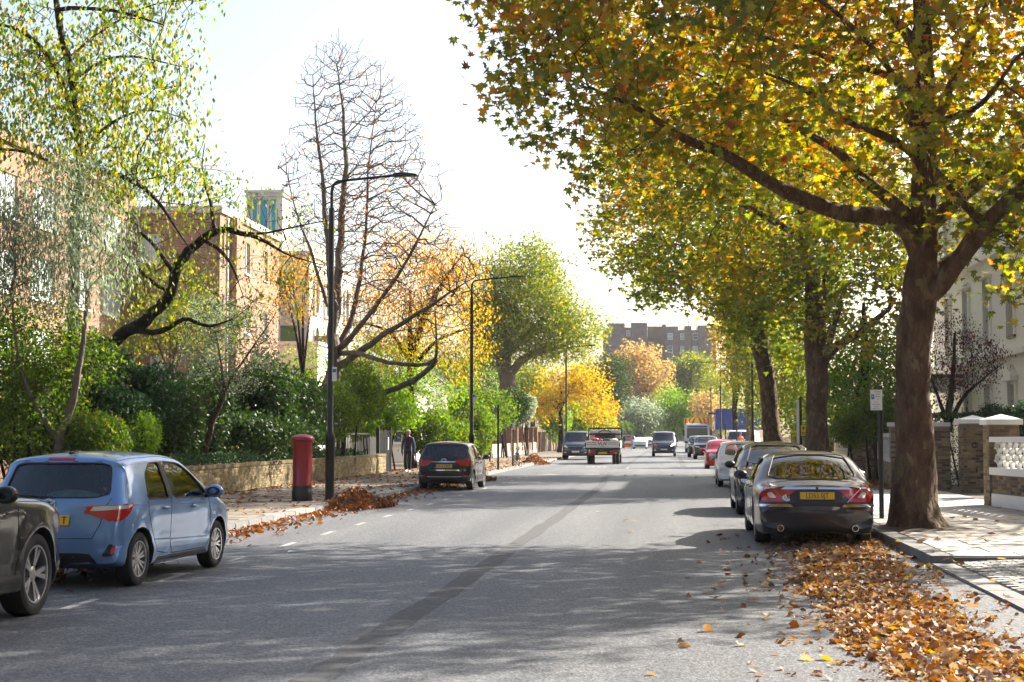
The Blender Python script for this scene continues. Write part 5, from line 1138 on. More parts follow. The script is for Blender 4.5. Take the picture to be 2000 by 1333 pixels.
# slate-roofed houses glimpsed under the bare tree
def gable_house(label, x, y, wx, wy, he, hr, m='stucco'):
    r = building('house', label, (x, y, 0)); hx, hy = wx / 2, wy / 2
    b = MB(); b.box(-hx, hx, -hy, hy, 0, he); b.add([(-hx, -hy, he), (hx, -hy, he), (0, -hy, hr - .05)], [(0, 1, 2)]); b.add([(-hx, hy, he), (hx, hy, he), (0, hy, hr - .05)], [(0, 1, 2)]); b.build('wall', M[m], r)
    for s_ in (-1, 1):
        b = MB(); e = (s_ * (hx + .35), he - .25); vs = [(0, -hy - .3, hr), (0, hy + .3, hr), (e[0], hy + .3, e[1]), (e[0], -hy - .3, e[1])]
        b.add(vs + [(v[0], v[1], v[2] + .12) for v in vs], [(0, 1, 2, 3), (4, 5, 6, 7), (0, 1, 5, 4), (1, 2, 6, 5), (2, 3, 7, 6), (3, 0, 4, 7)]); b.build('roof', M['slate'], r)
    b = MB(); b.box(-.4, .4, -.5, .5, hr - .3, hr + 1.2); b.build('chimney', M['brick_flats'], r)
    for q in ((-hx + .5, -hx + 1.6, 1.2, 2.7), (hx - 1.6, hx - .5, 1.2, 2.7), (-.6, .6, he - .6, he + .8)): window(r, (0, -hy - .13, 0), (1, 0, 0), (0, -1, 0), q, 2, 2)
    for q in ((-hy + 1, -hy + 2.2, 1.2, 2.7), (hy - 2.2, hy - 1, 1.2, 2.7), (-hy + 1, -hy + 2.2, he - 1.8, he - .5), (hy - 2.2, hy - 1, he - 1.8, he - .5)): window(r, (hx + .13, 0, 0), (0, 1, 0), (1, 0, 0), q, 2, 2)
p = at(615, 700, 96); gable_house('small slate-roofed house below the church', p.x, 98, 5, 7, 4.6, 6.8)
p = at(725, 700, 100); gable_house('slate-roofed gabled house behind the amber tree', p.x, 102, 6, 9, 4.8, 7.0)
p = at(790, 700, 118); gable_house('white-walled house behind the hedge, farther along', p.x, 120, 7, 9, 5.4, 8.2)
p = at(1190, 760, 240); gable_house('pale pink house glimpsed behind the palm', p.x, 245, 9, 10, 6.5, 9.5, 'cream')
# white stucco villa on the right
r = building('white_villa', 'white stucco villa with portico at the right edge', (12.6, 66, 0)); XF = 0
wl_ = []
for k in range(4):
    yy = -7 + k * 4.4
    wl_ += [(yy, yy + 1.15, .9, 3.6), (yy, yy + 1.15, 5.4, 7.8), (yy, yy + 1.15, 9.3, 11.2)]
b = MB(); facade(b, (XF, 0, 0), (0, 1, 0), (-1, 0, 0), -9.5, 11, 0, 12.8, wl_, depth=.3)
b.add([(XF, -9.5, 0), (XF + 14, -9.5, 0), (XF + 14, -9.5, 12.8), (XF, -9.5, 12.8)], [(0, 1, 2, 3)]); b.add([(XF, 11, 0), (XF + 14, 11, 0), (XF + 14, 11, 12.8), (XF, 11, 12.8)], [(0, 1, 2, 3)]); b.add([(XF, -9.5, 12.8), (XF + 14, -9.5, 12.8), (XF + 14, 11, 12.8), (XF, 11, 12.8)], [(0, 1, 2, 3)])
b.build('wall', M['stucco'], r, fixn=False)
for q in wl_:
    window(r, (XF, 0, 0), (0, 1, 0), (-1, 0, 0), q, 1, 2, 'pane', fw=.05, depth=.28, frame='black')
    b = MB(); y0_, y1_ = q[0] - .18, q[1] + .18; b.box(XF - .1, XF - .003, y0_, q[0] - .002, q[2], q[3] + .1); b.box(XF - .1, XF - .003, q[1] + .002, y1_, q[2], q[3] + .1); b.box(XF - .3, XF - .003, y0_ - .15, y1_ + .15, q[3] + .102, q[3] + .26); b.build('architrave', M['stucco'], r)
    if q[2] < 5:
        b = MB(); c_ = (y0_ + y1_) / 2; b.prism([(y0_ - .2, q[3] + .262), (y1_ + .2, q[3] + .262), (c_, q[3] + .75)], (XF - .28, XF - .02), lambda a, z, h: (h, a, z)); b.build('pediment', M['stucco'], r)
for z in (4.6, 8.6, 12.5): b = MB(); b.box(XF - .35, XF - .004, -9.7, 11.1, z, z + .22); b.build('string_course', M['stucco'], r)
for k in range(16): b = MB(); b.box(XF - .07, XF - .002, -9.5, -8.6 - (.25 if k % 2 else 0), .1 + k * .28, .1 + k * .28 + .24); b.build('quoin', M['stucco'], r)
# portico
b = MB(); b.box(XF - 2.2, XF - .36, 1.3, 5.3, 3.55, 4.1); b.build('portico_roof', M['stucco'], r)
b = MB(); b.box(XF - 2.35, XF - .37, 1.15, 5.45, 4.102, 4.25); b.build('portico_cornice', M['slate'], r)
for yy in (1.6, 2.5, 4.1, 5.0): b = MB(); b.lathe([(.24, .1), (.24, .3), (.18, .36), (.165, 3.2), (.22, 3.3), (.25, 3.54)], 16, (XF - 1.95, yy, 0)); b.build('column', M['stucco'], r, smooth=40)
b = MB(); b.box(XF - .02, XF - .001, 2.7, 3.9, .15, 2.9); b.build('door', M['black'], r)
# far flats closing the view
Yq = 430; r = building('far_flats', 'grey-brown brick tower flats closing the street, upper storeys above the trees', (at(1290, 850, Yq).x, Yq, 0)); c0 = r.location.x
def blockpx(x0, x1, ytop, yb, dy, name='wall', m='brick_far', dep=14):
    a, b_ = at(x0, 850, Yq + dy).x - c0, at(x1, 850, Yq + dy).x - c0; zt = at(x0, ytop, Yq + dy).z
    b = MB(); b.box(a, b_, dy, dy + dep, 0, zt); b.build(name, M[m], r); return a, b_, zt
for x0, x1, yt, dy in ((1178, 1190, 642, .6), (1190, 1221, 632, 0), (1221, 1233, 640, 1.2), (1233, 1265, 631, 0), (1265, 1294, 638, 6), (1294, 1302, 634, 2), (1302, 1326, 638, 0), (1326, 1338, 645, .8), (1338, 1352, 637, 0), (1352, 1364, 645, .8), (1364, 1386, 636, 0), (1386, 1400, 640, 5)):
    blockpx(x0, x1 - .15, yt, 850, dy)
for (x0, x1, y0, y1, dy, pn) in [(1223, 1231, 645, 657, 1.2, 'pane_pale'), (1223, 1231, 669, 678, 1.2, 'pane'), (1223, 1231, 693, 703, 1.2, 'pane')] + [(xx, xx + 10, yy, yy + 13, 0, 'pane_pale' if (xx + yy) % 3 else 'pane') for xx in (1304, 1328.5, 1353) for yy in (651, 676, 700, 724)] + [(xx, xx + 9, yy, yy + 12, 0, 'pane') for xx in (1196, 1240) for yy in (720, 745)]:
    (ax, az1), (bx_, az0) = ((at(x0, y0, Yq).x - c0, at(x0, y0, Yq).z), (at(x1, y1, Yq).x - c0, at(x1, y1, Yq).z))
    window(r, (0, dy + (.65 if x0 > 1300 and x0 < 1304 else .8 if x0 in (1328.5, 1353) else 0) - .25, 0), (1, 0, 0), (0, -1, 0), (ax, bx_, az0, az1), 1, 2, pn, fw=.12, sill=False)
for px in (1196, 1204, 1328, 1334, 1345, 1356, 1360): a = at(px, 634, Yq).x - c0; z = at(px, 640, Yq).z; b = MB(); b.tube([(a, 3, z - 1), (a, 3, z + 2.2)], .12, 6); b.build('roof_vent', M['stone'], r)
# ================================================================ vehicles
def paint(name, col, metal=.35, rough=.28, dirt=.0):
    m, t, b = newmat(name); b.inputs['Base Color'].default_value = lin(col); b.inputs['Metallic'].default_value = metal; b.inputs['Roughness'].default_value = rough
    b.inputs['Specular IOR Level'].default_value = .15; b.inputs['Coat Weight'].default_value = .8; b.inputs['Coat Roughness'].default_value = .035
    tc = node(t, 'ShaderNodeTexCoord'); nz = node(t, 'ShaderNodeTexNoise'); nz.inputs['Scale'].default_value = 2.5; nz.inputs['Detail'].default_value = 7; nz.inputs['Roughness'].default_value = .7; t.links.new(tc.outputs['Object'], nz.inputs['Vector'])
    r = ramp(t, [(.35, (.02, .02, .02)), (.75, (.14, .14, .14))]); t.links.new(nz.outputs['Fac'], r.inputs[0]); t.links.new(r.outputs[0], b.inputs['Coat Roughness'])   # road film dulls the lacquer in patches
    return m
PAINT = {'blue': paint('sky_blue_paint', (.16, .29, .52)), 'grey': paint('graphite_paint', (.035, .034, .038), .5), 'jag': paint('aubergine_grey_paint', (.05, .042, .046), .5, .3), 'suv': paint('pine_grey_paint', (.007, .0075, .008), .1),
         'navy': paint('navy_paint', (.012, .014, .035), .3, .2), 'white': paint('white_car_paint', (.72, .72, .70), 0, .3), 'red': paint('red_car_paint', (.50, .018, .03), .1, .25), 'vandark': paint('slate_blue_paint', (.07, .085, .115), .5), 'dark': paint('dark_car_paint', (.02, .021, .025), .4), 'pale': paint('pale_blue_paint', (.5, .58, .66), .2)}
M['interior'] = mat('car_interior', (.022, .022, .024), .85)
M['gap'] = mat('panel_gap', (.004, .004, .004), .8)
def sp(t, k=.03): return .5 * (t + math.sqrt(t * t + k * k))
def catmull(pts, step=.02):
    P = resample([(0, a, b) for a, b in pts], step); return P[:, 1:]
class Body:
    def __init__(s, c, top, hw, zb=None, K=56):
        s.c = c; s.hw = hw; D = catmull(top); s.D = D
        s.y0, s.y1 = D[:, 0].min(), D[:, 0].max(); zb = c.get('zb', .2) if zb is None else zb
        a0, a1 = s.y0 + c.get('end', .42), s.y1 - c.get('end', .42); zs = c.get('zs', .62) if s.D[:, 1].min() < .45 else .8
        mid = (s.y0 + s.y1) / 2
        i0 = next(i for i in range(len(D)) if D[i, 0] > a0 and D[i, 1] > zs); i1 = max(i for i in range(len(D)) if D[i, 0] < a1 and D[i, 1] > zs)
        Ys = np.linspace(a0, a1, K); zt = np.interp(Ys, D[i0 - 1:i1 + 2, 0], D[i0 - 1:i1 + 2, 1])
        def arc(Q, n):
            d = np.r_[0, np.cumsum(np.hypot(*np.diff(Q, axis=0).T))]; t = np.linspace(0, d[-1], n); return np.stack([np.interp(t, d, Q[:, 0]), np.interp(t, d, Q[:, 1])], 1)
        loop = []; 
        for t in (.33, .66): loop.append(((a0 + (D[0, 0] - a0) * t, zb + (D[0, 1] - zb) * t), (a0, zs)))
        for p in arc(np.vstack([D[:i0], [(a0, zt[0])]]), 26)[:-1]: loop.append((tuple(p), (a0, zs)))
        for y, z in zip(Ys, zt): loop.append(((y, z), (y, zs)))
        for p in arc(np.vstack([[(a1, zt[-1])], D[i1 + 1:]]), 26)[1:]: loop.append((tuple(p), (a1, zs)))
        for t in (.33, .66): loop.append(((D[-1, 0] + (a1 - D[-1, 0]) * t, D[-1, 1] + (zb - D[-1, 1]) * t), (a1, zs)))
        for y in Ys[::-1]: loop.append(((y, zb), (y, zs)))
        P = np.array([p for p, _ in loop]); Mx = np.array([m for _, m in loop]); n = len(P)
        T = np.roll(P, -1, 0) - np.roll(P, 1, 0); T /= np.linalg.norm(T, axis=1)[:, None] + 1e-9
        Nn = np.stack([-T[:, 1], T[:, 0]], 1)             # outward: loop runs rear-bottom, up, over the roof, down the front
        ny2, nz = Nn[:, 0] ** 2, Nn[:, 1]; up2 = np.maximum(nz, 0) ** 2; dn2 = np.maximum(-nz, 0) ** 2
        Rr = c.get('rup', .11) * up2 + np.where(Nn[:, 0] > 0, c.get('rf', .2), c.get('rr', .15)) * ny2 + .05 * dn2
        Cr = c.get('cup', .045) * up2 + np.where(Nn[:, 0] > 0, c.get('cf', .16), c.get('cr', .10)) * ny2
        rows = []
        fr = [.22, .44, .64, .8, .92, 1.0]; ph = [22, 44, 64, 80, 90]; tt = [.2, .42, .64, .84]
        P1 = P - Nn * Cr[:, None]; xe = np.array([s.W(*p) for p in P1]) - Rr
        rows.append(np.c_[np.zeros(n), P])
        for f in fr: q = P - Nn * (Cr * f * f)[:, None]; rows.append(np.c_[xe * f, q])
        for a in ph: q = P1 - Nn * (Rr * (1 - math.cos(R(a))))[:, None]; rows.append(np.c_[np.array([s.W(*p) for p in q]) - Rr * (1 - math.sin(R(a))), q])
        q0 = P1 - Nn * Rr[:, None]
        for t in tt: q = q0 * (1 - t) + Mx * t; rows.append(np.c_[np.array([s.W(*p) for p in q]), q])
        rows.append(np.c_[np.array([s.W(*p) for p in Mx]), Mx])
        k = len(rows); V = np.concatenate(rows); f = []
        for i in range(k - 1):
            for j in range(n):
                j2 = (j + 1) % n; f.append((i * n + j, i * n + j2, (i + 1) * n + j2, (i + 1) * n + j))
        V2 = V.copy(); V2[:, 0] *= -1; m = len(V)
        f2 = [tuple(m + i for i in q[::-1]) for q in f]
        me = bpy.data.meshes.new('body'); me.from_pydata([tuple(v) for v in np.concatenate([V, V2])], [], f + f2)
        bm = bmesh.new(); bm.from_mesh(me); bmesh.ops.remove_doubles(bm, verts=bm.verts, dist=.0006)
        bmesh.ops.dissolve_degenerate(bm, dist=.0004, edges=bm.edges); bmesh.ops.recalc_face_normals(bm, faces=bm.faces); bm.to_mesh(me)
        s.bvh = BVHTree.FromBMesh(bm); bm.free(); s.me = me
    def W(s, y, z):
        c = s.c; x = s.hw; yf, yr = c.get('yf', s.y1 - .9), c.get('yr', s.y0 + .7)
        if y > yf: x -= c.get('pf', .10) * ((y - yf) / (s.y1 - yf)) ** 2
        if y < yr: x -= c.get('pr', .06) * ((yr - y) / (yr - s.y0)) ** 2
        bl = c['belt']; x -= c.get('tum', .38) * sp(z - bl, .05) + .22 * sp(.40 - z, .06)
        x -= .035 * max(0, (bl - .12 - z)) * (1 if z > .4 else 0)
        for wy in c['axles']:
            d = math.hypot(y - wy, z - c['wr']); x += c.get('flare', .018) * math.exp(-((d - c['wr'] - .06) / .11) ** 2) * (1 if z < bl else 0)
        return x
    def hit(s, ax, u, v):
        if ax == 'R': o, d = (3, u, v), (-1, 0, 0)
        elif ax == 'L': o, d = (-3, u, v), (1, 0, 0)
        elif ax == 'B': o, d = (u, -8, v), (0, 1, 0)
        elif ax == 'F': o, d = (u, 8, v), (0, -1, 0)
        else: o, d = (u, v, 5), (0, 0, -1)
        h = s.bvh.ray_cast(Vector(o), Vector(d)); n = h[1]
        if n is not None and n.dot(Vector(d)) > 0: n = -n
        return h[0], n
def boolean_cut(me, cutters):
    o = bpy.data.objects.new('tmp', me); COL.objects.link(o); tmp = [o]
    for cm in cutters:
        co = bpy.data.objects.new('cut', cm); COL.objects.link(co); tmp.append(co)
        md = o.modifiers.new('b', 'BOOLEAN'); md.operation = 'DIFFERENCE'; md.object = co
        try: md.solver = 'MANIFOLD'
        except TypeError: md.solver = 'EXACT'
    dg = bpy.context.evaluated_depsgraph_get(); out = bpy.data.meshes.new_from_object(o.evaluated_get(dg))
    for t in tmp: bpy.data.objects.remove(t)
    return out
def prism_me(poly, lo, hi, ax):
    b = MB(); fn = (lambda u, v, h: (h, u, v)) if ax == 'x' else (lambda u, v, h: (u, h, v))
    b.prism(poly, (lo, hi), fn); return b.mesh('cutter', [])
def inset_poly(poly, d):
    n = len(poly); c = np.mean(poly, 0); out = []
    A = sum(poly[i][0] * poly[(i + 1) % n][1] - poly[(i + 1) % n][0] * poly[i][1] for i in range(n)); sg = 1 if A > 0 else -1
    for i in range(n):
        p0, p, p1 = np.array(poly[i - 1]), np.array(poly[i]), np.array(poly[(i + 1) % n])
        a = (p - p0) / np.linalg.norm(p - p0); b = (p1 - p) / np.linalg.norm(p1 - p); na = np.array([-a[1], a[0]]) * sg; nb = np.array([-b[1], b[0]]) * sg
        m = na + nb; m /= np.linalg.norm(m) + 1e-9; out.append(tuple(p + m * d / max(.5, m @ na)))
    return out
def round_poly(poly, it=2):
    P = [np.array(p, float) for p in poly]
    for _ in range(it):
        Q = []
        for i in range(len(P)): a, b = P[i], P[(i + 1) % len(P)]; Q += [a * .88 + b * .12, a * .12 + b * .88]
        P = Q
    return [tuple(p) for p in P]
def patch(B, ax, poly, off, m, name, parent, nu=14, nv=6, skirt=.012, rnd_it=1):
    poly = round_poly(poly, rnd_it) if rnd_it else poly
    us = np.linspace(min(p[0] for p in poly) + 1e-4, max(p[0] for p in poly) - 1e-4, nu); G = []
    for u in us:
        vs_ = []
        for i in range(len(poly)):
            (a0, b0), (a1, b1) = poly[i], poly[(i + 1) % len(poly)]
            if (a0 - u) * (a1 - u) <= 0 and a0 != a1: vs_.append(b0 + (b1 - b0) * (u - a0) / (a1 - a0))
        if len(vs_) < 2: continue
        col = []
        for v in np.linspace(min(vs_), max(vs_), nv):
            p, n = B.hit(ax, u, v)
            col.append((None, None) if p is None else (p, n))
        if any(p is None for p, _ in col): continue
        G.append(col)
    if len(G) < 2: return None
    b = MB(); nu = len(G)
    for layer in (off, off - skirt): b.v += [tuple(p + n * layer) for col in G for p, n in col]
    N = nu * nv; f = []
    for i in range(nu - 1):
        for j in range(nv - 1): f.append((i * nv + j, (i + 1) * nv + j, (i + 1) * nv + j + 1, i * nv + j + 1))
    ed = [(i, 0) for i in range(nu)] + [(nu - 1, j) for j in range(1, nv)] + [(i, nv - 1) for i in range(nu - 2, -1, -1)] + [(0, j) for j in range(nv - 2, 0, -1)]
    for k in range(len(ed)): a, c = ed[k], ed[(k + 1) % len(ed)]; ia, ic = a[0] * nv + a[1], c[0] * nv + c[1]; f.append((ia, ic, N + ic, N + ia))
    b.f = f; b.m = [0] * len(f)
    return b.build(name, m, parent, smooth=35)
def outline(B, ax, poly, r_, m, name, parent, close=True, off=0.0, step=.06):
    pts = []; n = len(poly)
    for i in range(n if close else n - 1):
        a, b_ = np.array(poly[i]), np.array(poly[(i + 1) % n]); k = max(1, int(np.linalg.norm(b_ - a) / step))
        for q in range(k): pts.append(a + (b_ - a) * q / k)
    if not close: pts.append(np.array(poly[-1]))
    else: pts.append(pts[0])
    P = []
    for u, v in pts:
        p, nn = B.hit(ax, u, v)
        if p is not None: P.append(p + nn * off)
    if len(P) < 2: return None
    return MB().tube(P, r_, 5).build(name, m, parent, fixn=False)
WH = {}
def wheel(parent, x, y, r, w_, style, spin=0, side=1):
    k = (r, w_, style)
    if k not in WH:
        rr = r * {'suv': .70, 'city': .62}.get(style, .665); t = MB(); hw = w_ / 2
        t.lathe([(rr, -hw * .8), (rr + .02, -hw * .95), (r * .90, -hw), (r * .975, -hw * .86), (r, -hw * .6), (r, hw * .6), (r * .975, hw * .86), (r * .90, hw), (rr + .02, hw * .95), (rr, hw * .8)], 40, axis='x')
        t.f = [f for f in t.f if len(f) == 4]; t.m = [0] * len(t.f)
        tm = t.mesh('tyre', M['rubber'], smooth=40, fixn=False)
        d = MB(); d.lathe([(rr * .98, -hw * .5), (rr * .98, hw * .1), (.02, hw * .1)], 28, axis='x'); dm = d.mesh('wheel', M['plastic'], smooth=30, fixn=False)
        s = MB(); s.lathe([(rr * 1.0, hw * .1), (rr * 1.02, hw * .92), (rr * .955, hw * .90), (rr * .94, hw * .1)], 40, axis='x'); s.f = [f for f in s.f if len(f) == 4]; s.m = [0] * len(s.f)
        s.lathe([(.075, hw * .1), (.075, hw * .62), (.05, hw * .72), (.0001, hw * .74)], 18, axis='x')
        ns = {'suv': 5, 'multi': 8, 'city': 7, 'van': 6}.get(style, 5)
        for i in range(ns):
            a = 2 * math.pi * i / ns + .3
            for da in ((-.16, .16) if style in ('suv', 'multi', 'five') else (0,)):
                def pt(rad, an, z): return (z, math.cos(an) * rad, math.sin(an) * rad)
                w0, w1 = (.030, .024) if style != 'van' else (.07, .09)
                if style == 'suv': w0, w1 = .035, .05
                a0, a1 = a + da * .35, a + da * 1.0
                v = []
                for rad, an, ww, z in ((.05, a0, w0, hw * .62), (rr * .96, a1, w1, hw * .78)):
                    da_ = ww / max(rad, .06) / 2
                    v += [pt(rad, an - da_, z), pt(rad, an + da_, z), pt(rad, an + da_, z - .04), pt(rad, an - da_, z - .04)]
                s.add(v, [(0, 1, 5, 4), (1, 2, 6, 5), (2, 3, 7, 6), (3, 0, 4, 7), (0, 3, 2, 1), (4, 5, 6, 7)])
        WH[k] = (dm, tm, s.mesh('rim', M['alloy'], smooth=30, fixn=False))
    dm, tm, sm = WH[k]
    o = obj('wheel', dm, parent, (x, y, r)); o.rotation_euler = (spin, 0, 0 if side > 0 else math.pi)
    obj('tyre', tm, o); obj('rim', sm, o); return o
def lump(b, c, r, n=12):                                  # flattened ellipsoid
    pr = [(max(1e-4, math.sin(math.pi * k / 8)) , -math.cos(math.pi * k / 8)) for k in range(9)]
    i0 = len(b.v); b.lathe(pr, n)
    b.v[i0:] = [(c[0] + v[0] * r[0], c[1] + v[1] * r[1], c[2] + v[2] * r[2]) for v in b.v[i0:]]
def plate(parent, loc, rx, text, m, w_=.52, h=.11, facing=-1):
    b = MB(); b.box(-w_ / 2, w_ / 2, -.006, .006, -h / 2, h / 2); p = b.build('number_plate', M[m], parent, bevel=.003, loc=loc); p.rotation_euler = (rx, 0, 0 if facing < 0 else math.pi)
    if text:
        t = obj('lettering', text_mesh(text, .112, M['ink'], .001, sx=.80), p, (0, -.0085, -.002)); t.rotation_euler = (R(90), 0, 0)
    return p
def make_car(name, label, cfg, pm, loc, rz=0, group=None, cat='car', detail=2, glass='glass', wstyle='multi'):
    c = cfg; root = empty(name, loc, rz, label, cat, group)
    B = Body(c, c['top'], c['hw'], K=56 if detail > 1 else 36)
    cut = []; wr, tw = c['wr'], c.get('tw', .2); hw = c['hw']
    for y in c['axles']:
        for s_ in (-1, 1):
            q = MB(); q.lathe([(wr + c.get('arch', .05), -.16), (wr + c.get('arch', .05), .2)], 36, (s_ * (hw - .10), y, wr + .01), axis='x'); cut.append(q.mesh('c', []))
    # cabin hollow: the upper outline moved inwards
    D = B.D; zc = c['belt'] - .06; idx = [i for i in range(len(D)) if D[i, 1] > zc]; Q = D[idx[0]:idx[-1] + 1]
    T = np.gradient(Q, axis=0); T /= np.linalg.norm(T, axis=1)[:, None]; Q = Q + np.stack([T[:, 1], -T[:, 0]], 1) * .045; Q[:, 0] += T[:, 1] * np.abs(T[:, 1]) * .20
    yr0, yf0 = c.get('cab', (Q[0, 0], Q[-1, 0])); Q = Q[(Q[:, 0] > yr0) & (Q[:, 0] < yf0)]
    poly = [(Q[0, 0] + .03, .45)] + [tuple(p) for p in Q[::4]] + [tuple(Q[-1]), (Q[-1, 0] - .03, .45)]
    # hollow as a prism whose sides follow the tumblehome
    q = MB(); n = len(poly); vs = []
    for s_ in (-1, 1): vs += [(s_ * max(.2, B.W(u, min(max(v, .3), D[:, 1].max())) - (.07 if v < .5 else .06 + c.get('rup', .11) * .9)), u, v) for u, v in poly]
    q.add(vs, [tuple(range(n)), tuple(range(n, 2 * n))[::-1]] + [(i, n + i, n + (i + 1) % n, (i + 1) % n) for i in range(n)]); hm = q.mesh('c', [])
    bm = bmesh.new(); bm.from_mesh(hm); bmesh.ops.triangulate(bm, faces=bm.faces); bmesh.ops.recalc_face_normals(bm, faces=bm.faces); bm.to_mesh(hm); bm.free(); cut.append(hm)
    for w_ in c['side']: cut.append(prism_me(round_poly(w_, 1), -1.6, 1.6, 'x'))
    for pl, ax in ((c['rear'], 'B'), (c['front'], 'F')):
        if pl: cut.append(prism_me(round_poly(pl, 2), *((B.y0 - .5, c.get('rcut', B.y0 + 1.0)) if ax == 'B' else (c.get('fcut', B.y1 - 2.2), B.y1 + .5)), 'y'))
    body = boolean_cut(B.me, cut); body.materials.clear()
    for mm in (pm, M['interior'], M['plastic']): body.materials.append(mm)
    mi = []
    zone = c.get('zone')
    for p in body.polygons:
        ce = p.center; h = B.bvh.find_nearest(ce); inside = h[3] is None or h[3] > .008
        mi.append(1 if inside else 2 if (zone and zone(ce)) else 0)
    body.polygons.foreach_set('material_index', mi); body.shade_smooth(); body.set_sharp_from_angle(angle=R(32)); body.name = 'body'
    obj('body', body, root)
    # glass, with a dark seal round each pane
    for w_ in c['side']:
        for s_ in 'RL': patch(B, s_, w_, -.012, M[glass], 'window', root, 14, 4, skirt=.004)
        if detail > 1:
            for s_ in 'RL': outline(B, s_, round_poly(w_, 1), .011, M['plastic'], 'window_seal', root, off=-.004)
    for pl, ax in ((c['rear'], 'B'), (c['front'], 'F')):
        if pl:
            patch(B, ax, pl, -.010, M[glass], 'rear_window' if ax == 'B' else 'windscreen', root, 20, 7, skirt=.004, rnd_it=2)
            outline(B, ax, round_poly(pl, 2), .012, M['plastic'], 'window_seal', root, off=-.003)
    for f in c.get('feat', ()):
        nm, ax, pl, mm, of = f[:5]; it = f[5] if len(f) > 5 else 1
        axs = {'2': ('R', 'L')}.get(ax[0], (ax,))
        if len(ax) == 2 and ax[1] == '2':                # mirrored pair on a front or rear face
            for sg in (1, -1): patch(B, ax[0], [(u * sg, v) for u, v in pl], of, mm if not isinstance(mm, str) else M[mm], nm, root, 14, 5, rnd_it=it)
        else:
            for a in axs: patch(B, a, pl, of, mm if not isinstance(mm, str) else M[mm], nm, root, 16, 5, rnd_it=it)
    for ln in c.get('seams', ()):
        for a in (('R', 'L') if ln[0] == '2' else (ln[0],)): outline(B, a, ln[1], .0055, M['gap'], 'panel_gap', root, ln[2] if len(ln) > 2 else False, off=-.002)
    if detail > 1:
        for (y, z) in c.get('handles', ()):
            for s_, a in ((1, 'R'), (-1, 'L')):
                p, n_ = B.hit(a, y, z); b = MB(); lump(b, (0, 0, 0), (.02, .095, .022)); b.build('door_handle', pm, root, smooth=60, loc=p + n_ * .018)
    ym, zm = c['mirror']
    for s_ in (1, -1):
        x = B.W(ym, zm); b = MB(); lump(b, (s_ * (x + .13), ym, zm + .03), (.12, .075, .082)); mo = b.build('wing_mirror', c.get('mirror_mat', pm), root, smooth=60)
        b = MB(); b.bar((s_ * (x - .02), ym + .02, zm - .04), (s_ * (x + .10), ym, zm - .02), .05, .035); b.build('stalk', M['plastic'], mo)
        b = MB(); b.add([(s_ * (x + .135) + math.cos(a_) * .088, ym - .066, zm + .03 + math.sin(a_) * .056) for a_ in np.linspace(0, 2 * math.pi, 17)[:-1]], [tuple(range(16))]); b.build('glass', M['pane'], mo)
    for y in c['axles']:
        for s_ in (1, -1): wheel(root, s_ * (hw - tw / 2 - .015), y, wr, tw, wstyle, rnd.random() * 6, s_)
    # seats
    ys = c.get('seats', (.1, -.85))
    if detail > 0:
        for k, y in enumerate(ys):
            for x in ((-.36, .36) if k == 0 else (-.4, 0, .4)):
                zt = c['belt'] + .02; b = MB(); b.box(x - .23, x + .23, y - .08, y + .08, .45, zt); b.box(x - .13, x + .13, y - .06, y + .03, zt + .04, zt + .24); b.box(x - .02, x + .02, y - .03, y + .0, zt, zt + .05); b.build('seat', M['seat'], root, bevel=.02)
    return root, B
# ---- outlines
HATCH = dict(hw=.8475, belt=.95, tum=.36, zs=.6, wr=.30, tw=.19, axles=(-1.335, 1.175), flare=.022, yr=-1.2, pr=.085, cr=.13, rr=.14, rup=.11,
  top=[(-1.86, .27), (-1.945, .36), (-1.975, .50), (-1.965, .66), (-1.925, .84), (-1.885, .97), (-1.80, 1.12), (-1.70, 1.29), (-1.63, 1.40), (-1.57, 1.455), (-1.45, 1.48), (-1.1, 1.502), (-.5, 1.512), (.0, 1.49), (.40, 1.41), (.85, 1.19), (1.12, 1.04), (1.35, .965), (1.65, .875), (1.85, .76), (1.94, .64), (1.965, .5), (1.94, .34), (1.86, .25)],
  side=[[(-1.13, .965), (-.48, .945), (-.42, 1.12), (-.52, 1.38), (-.80, 1.375), (-1.02, 1.24)], [(-.36, .945), (.62, .93), (.74, .99), (.42, 1.22), (.10, 1.36), (-.40, 1.385)], [(.70, .935), (.98, .945), (.80, 1.04)]],
  rear=[(-.64, 1.005), (.64, 1.005), (.57, 1.35), (.46, 1.385), (-.46, 1.385), (-.57, 1.35)], front=[(-.62, 1.03), (.62, 1.03), (.52, 1.40), (-.52, 1.40)], rcut=-1.2, fcut=.1, mirror=(.70, .965), handles=((-.62, .845), (.30, .83)), seats=(-.05, -.95),
  seams=[('2', [(-.42, .935), (-.44, .40), (-.36, .30), (.72, .29), (.86, .45), (.88, .75), (.80, .93)]), ('2', [(-.44, .40), (-.50, .31), (-.85, .35), (-1.02, .58), (-1.12, .82), (-1.12, .96)]), ('B', [(-.66, 1.0), (-.60, .86), (-.58, .72), (-.50, .56), (.50, .56), (.58, .72), (.60, .86), (.66, 1.0)]), ('2', [(-1.62, 1.40), (-1.2, 1.43), (-.4, 1.445), (.2, 1.40), (.9, 1.06)])])
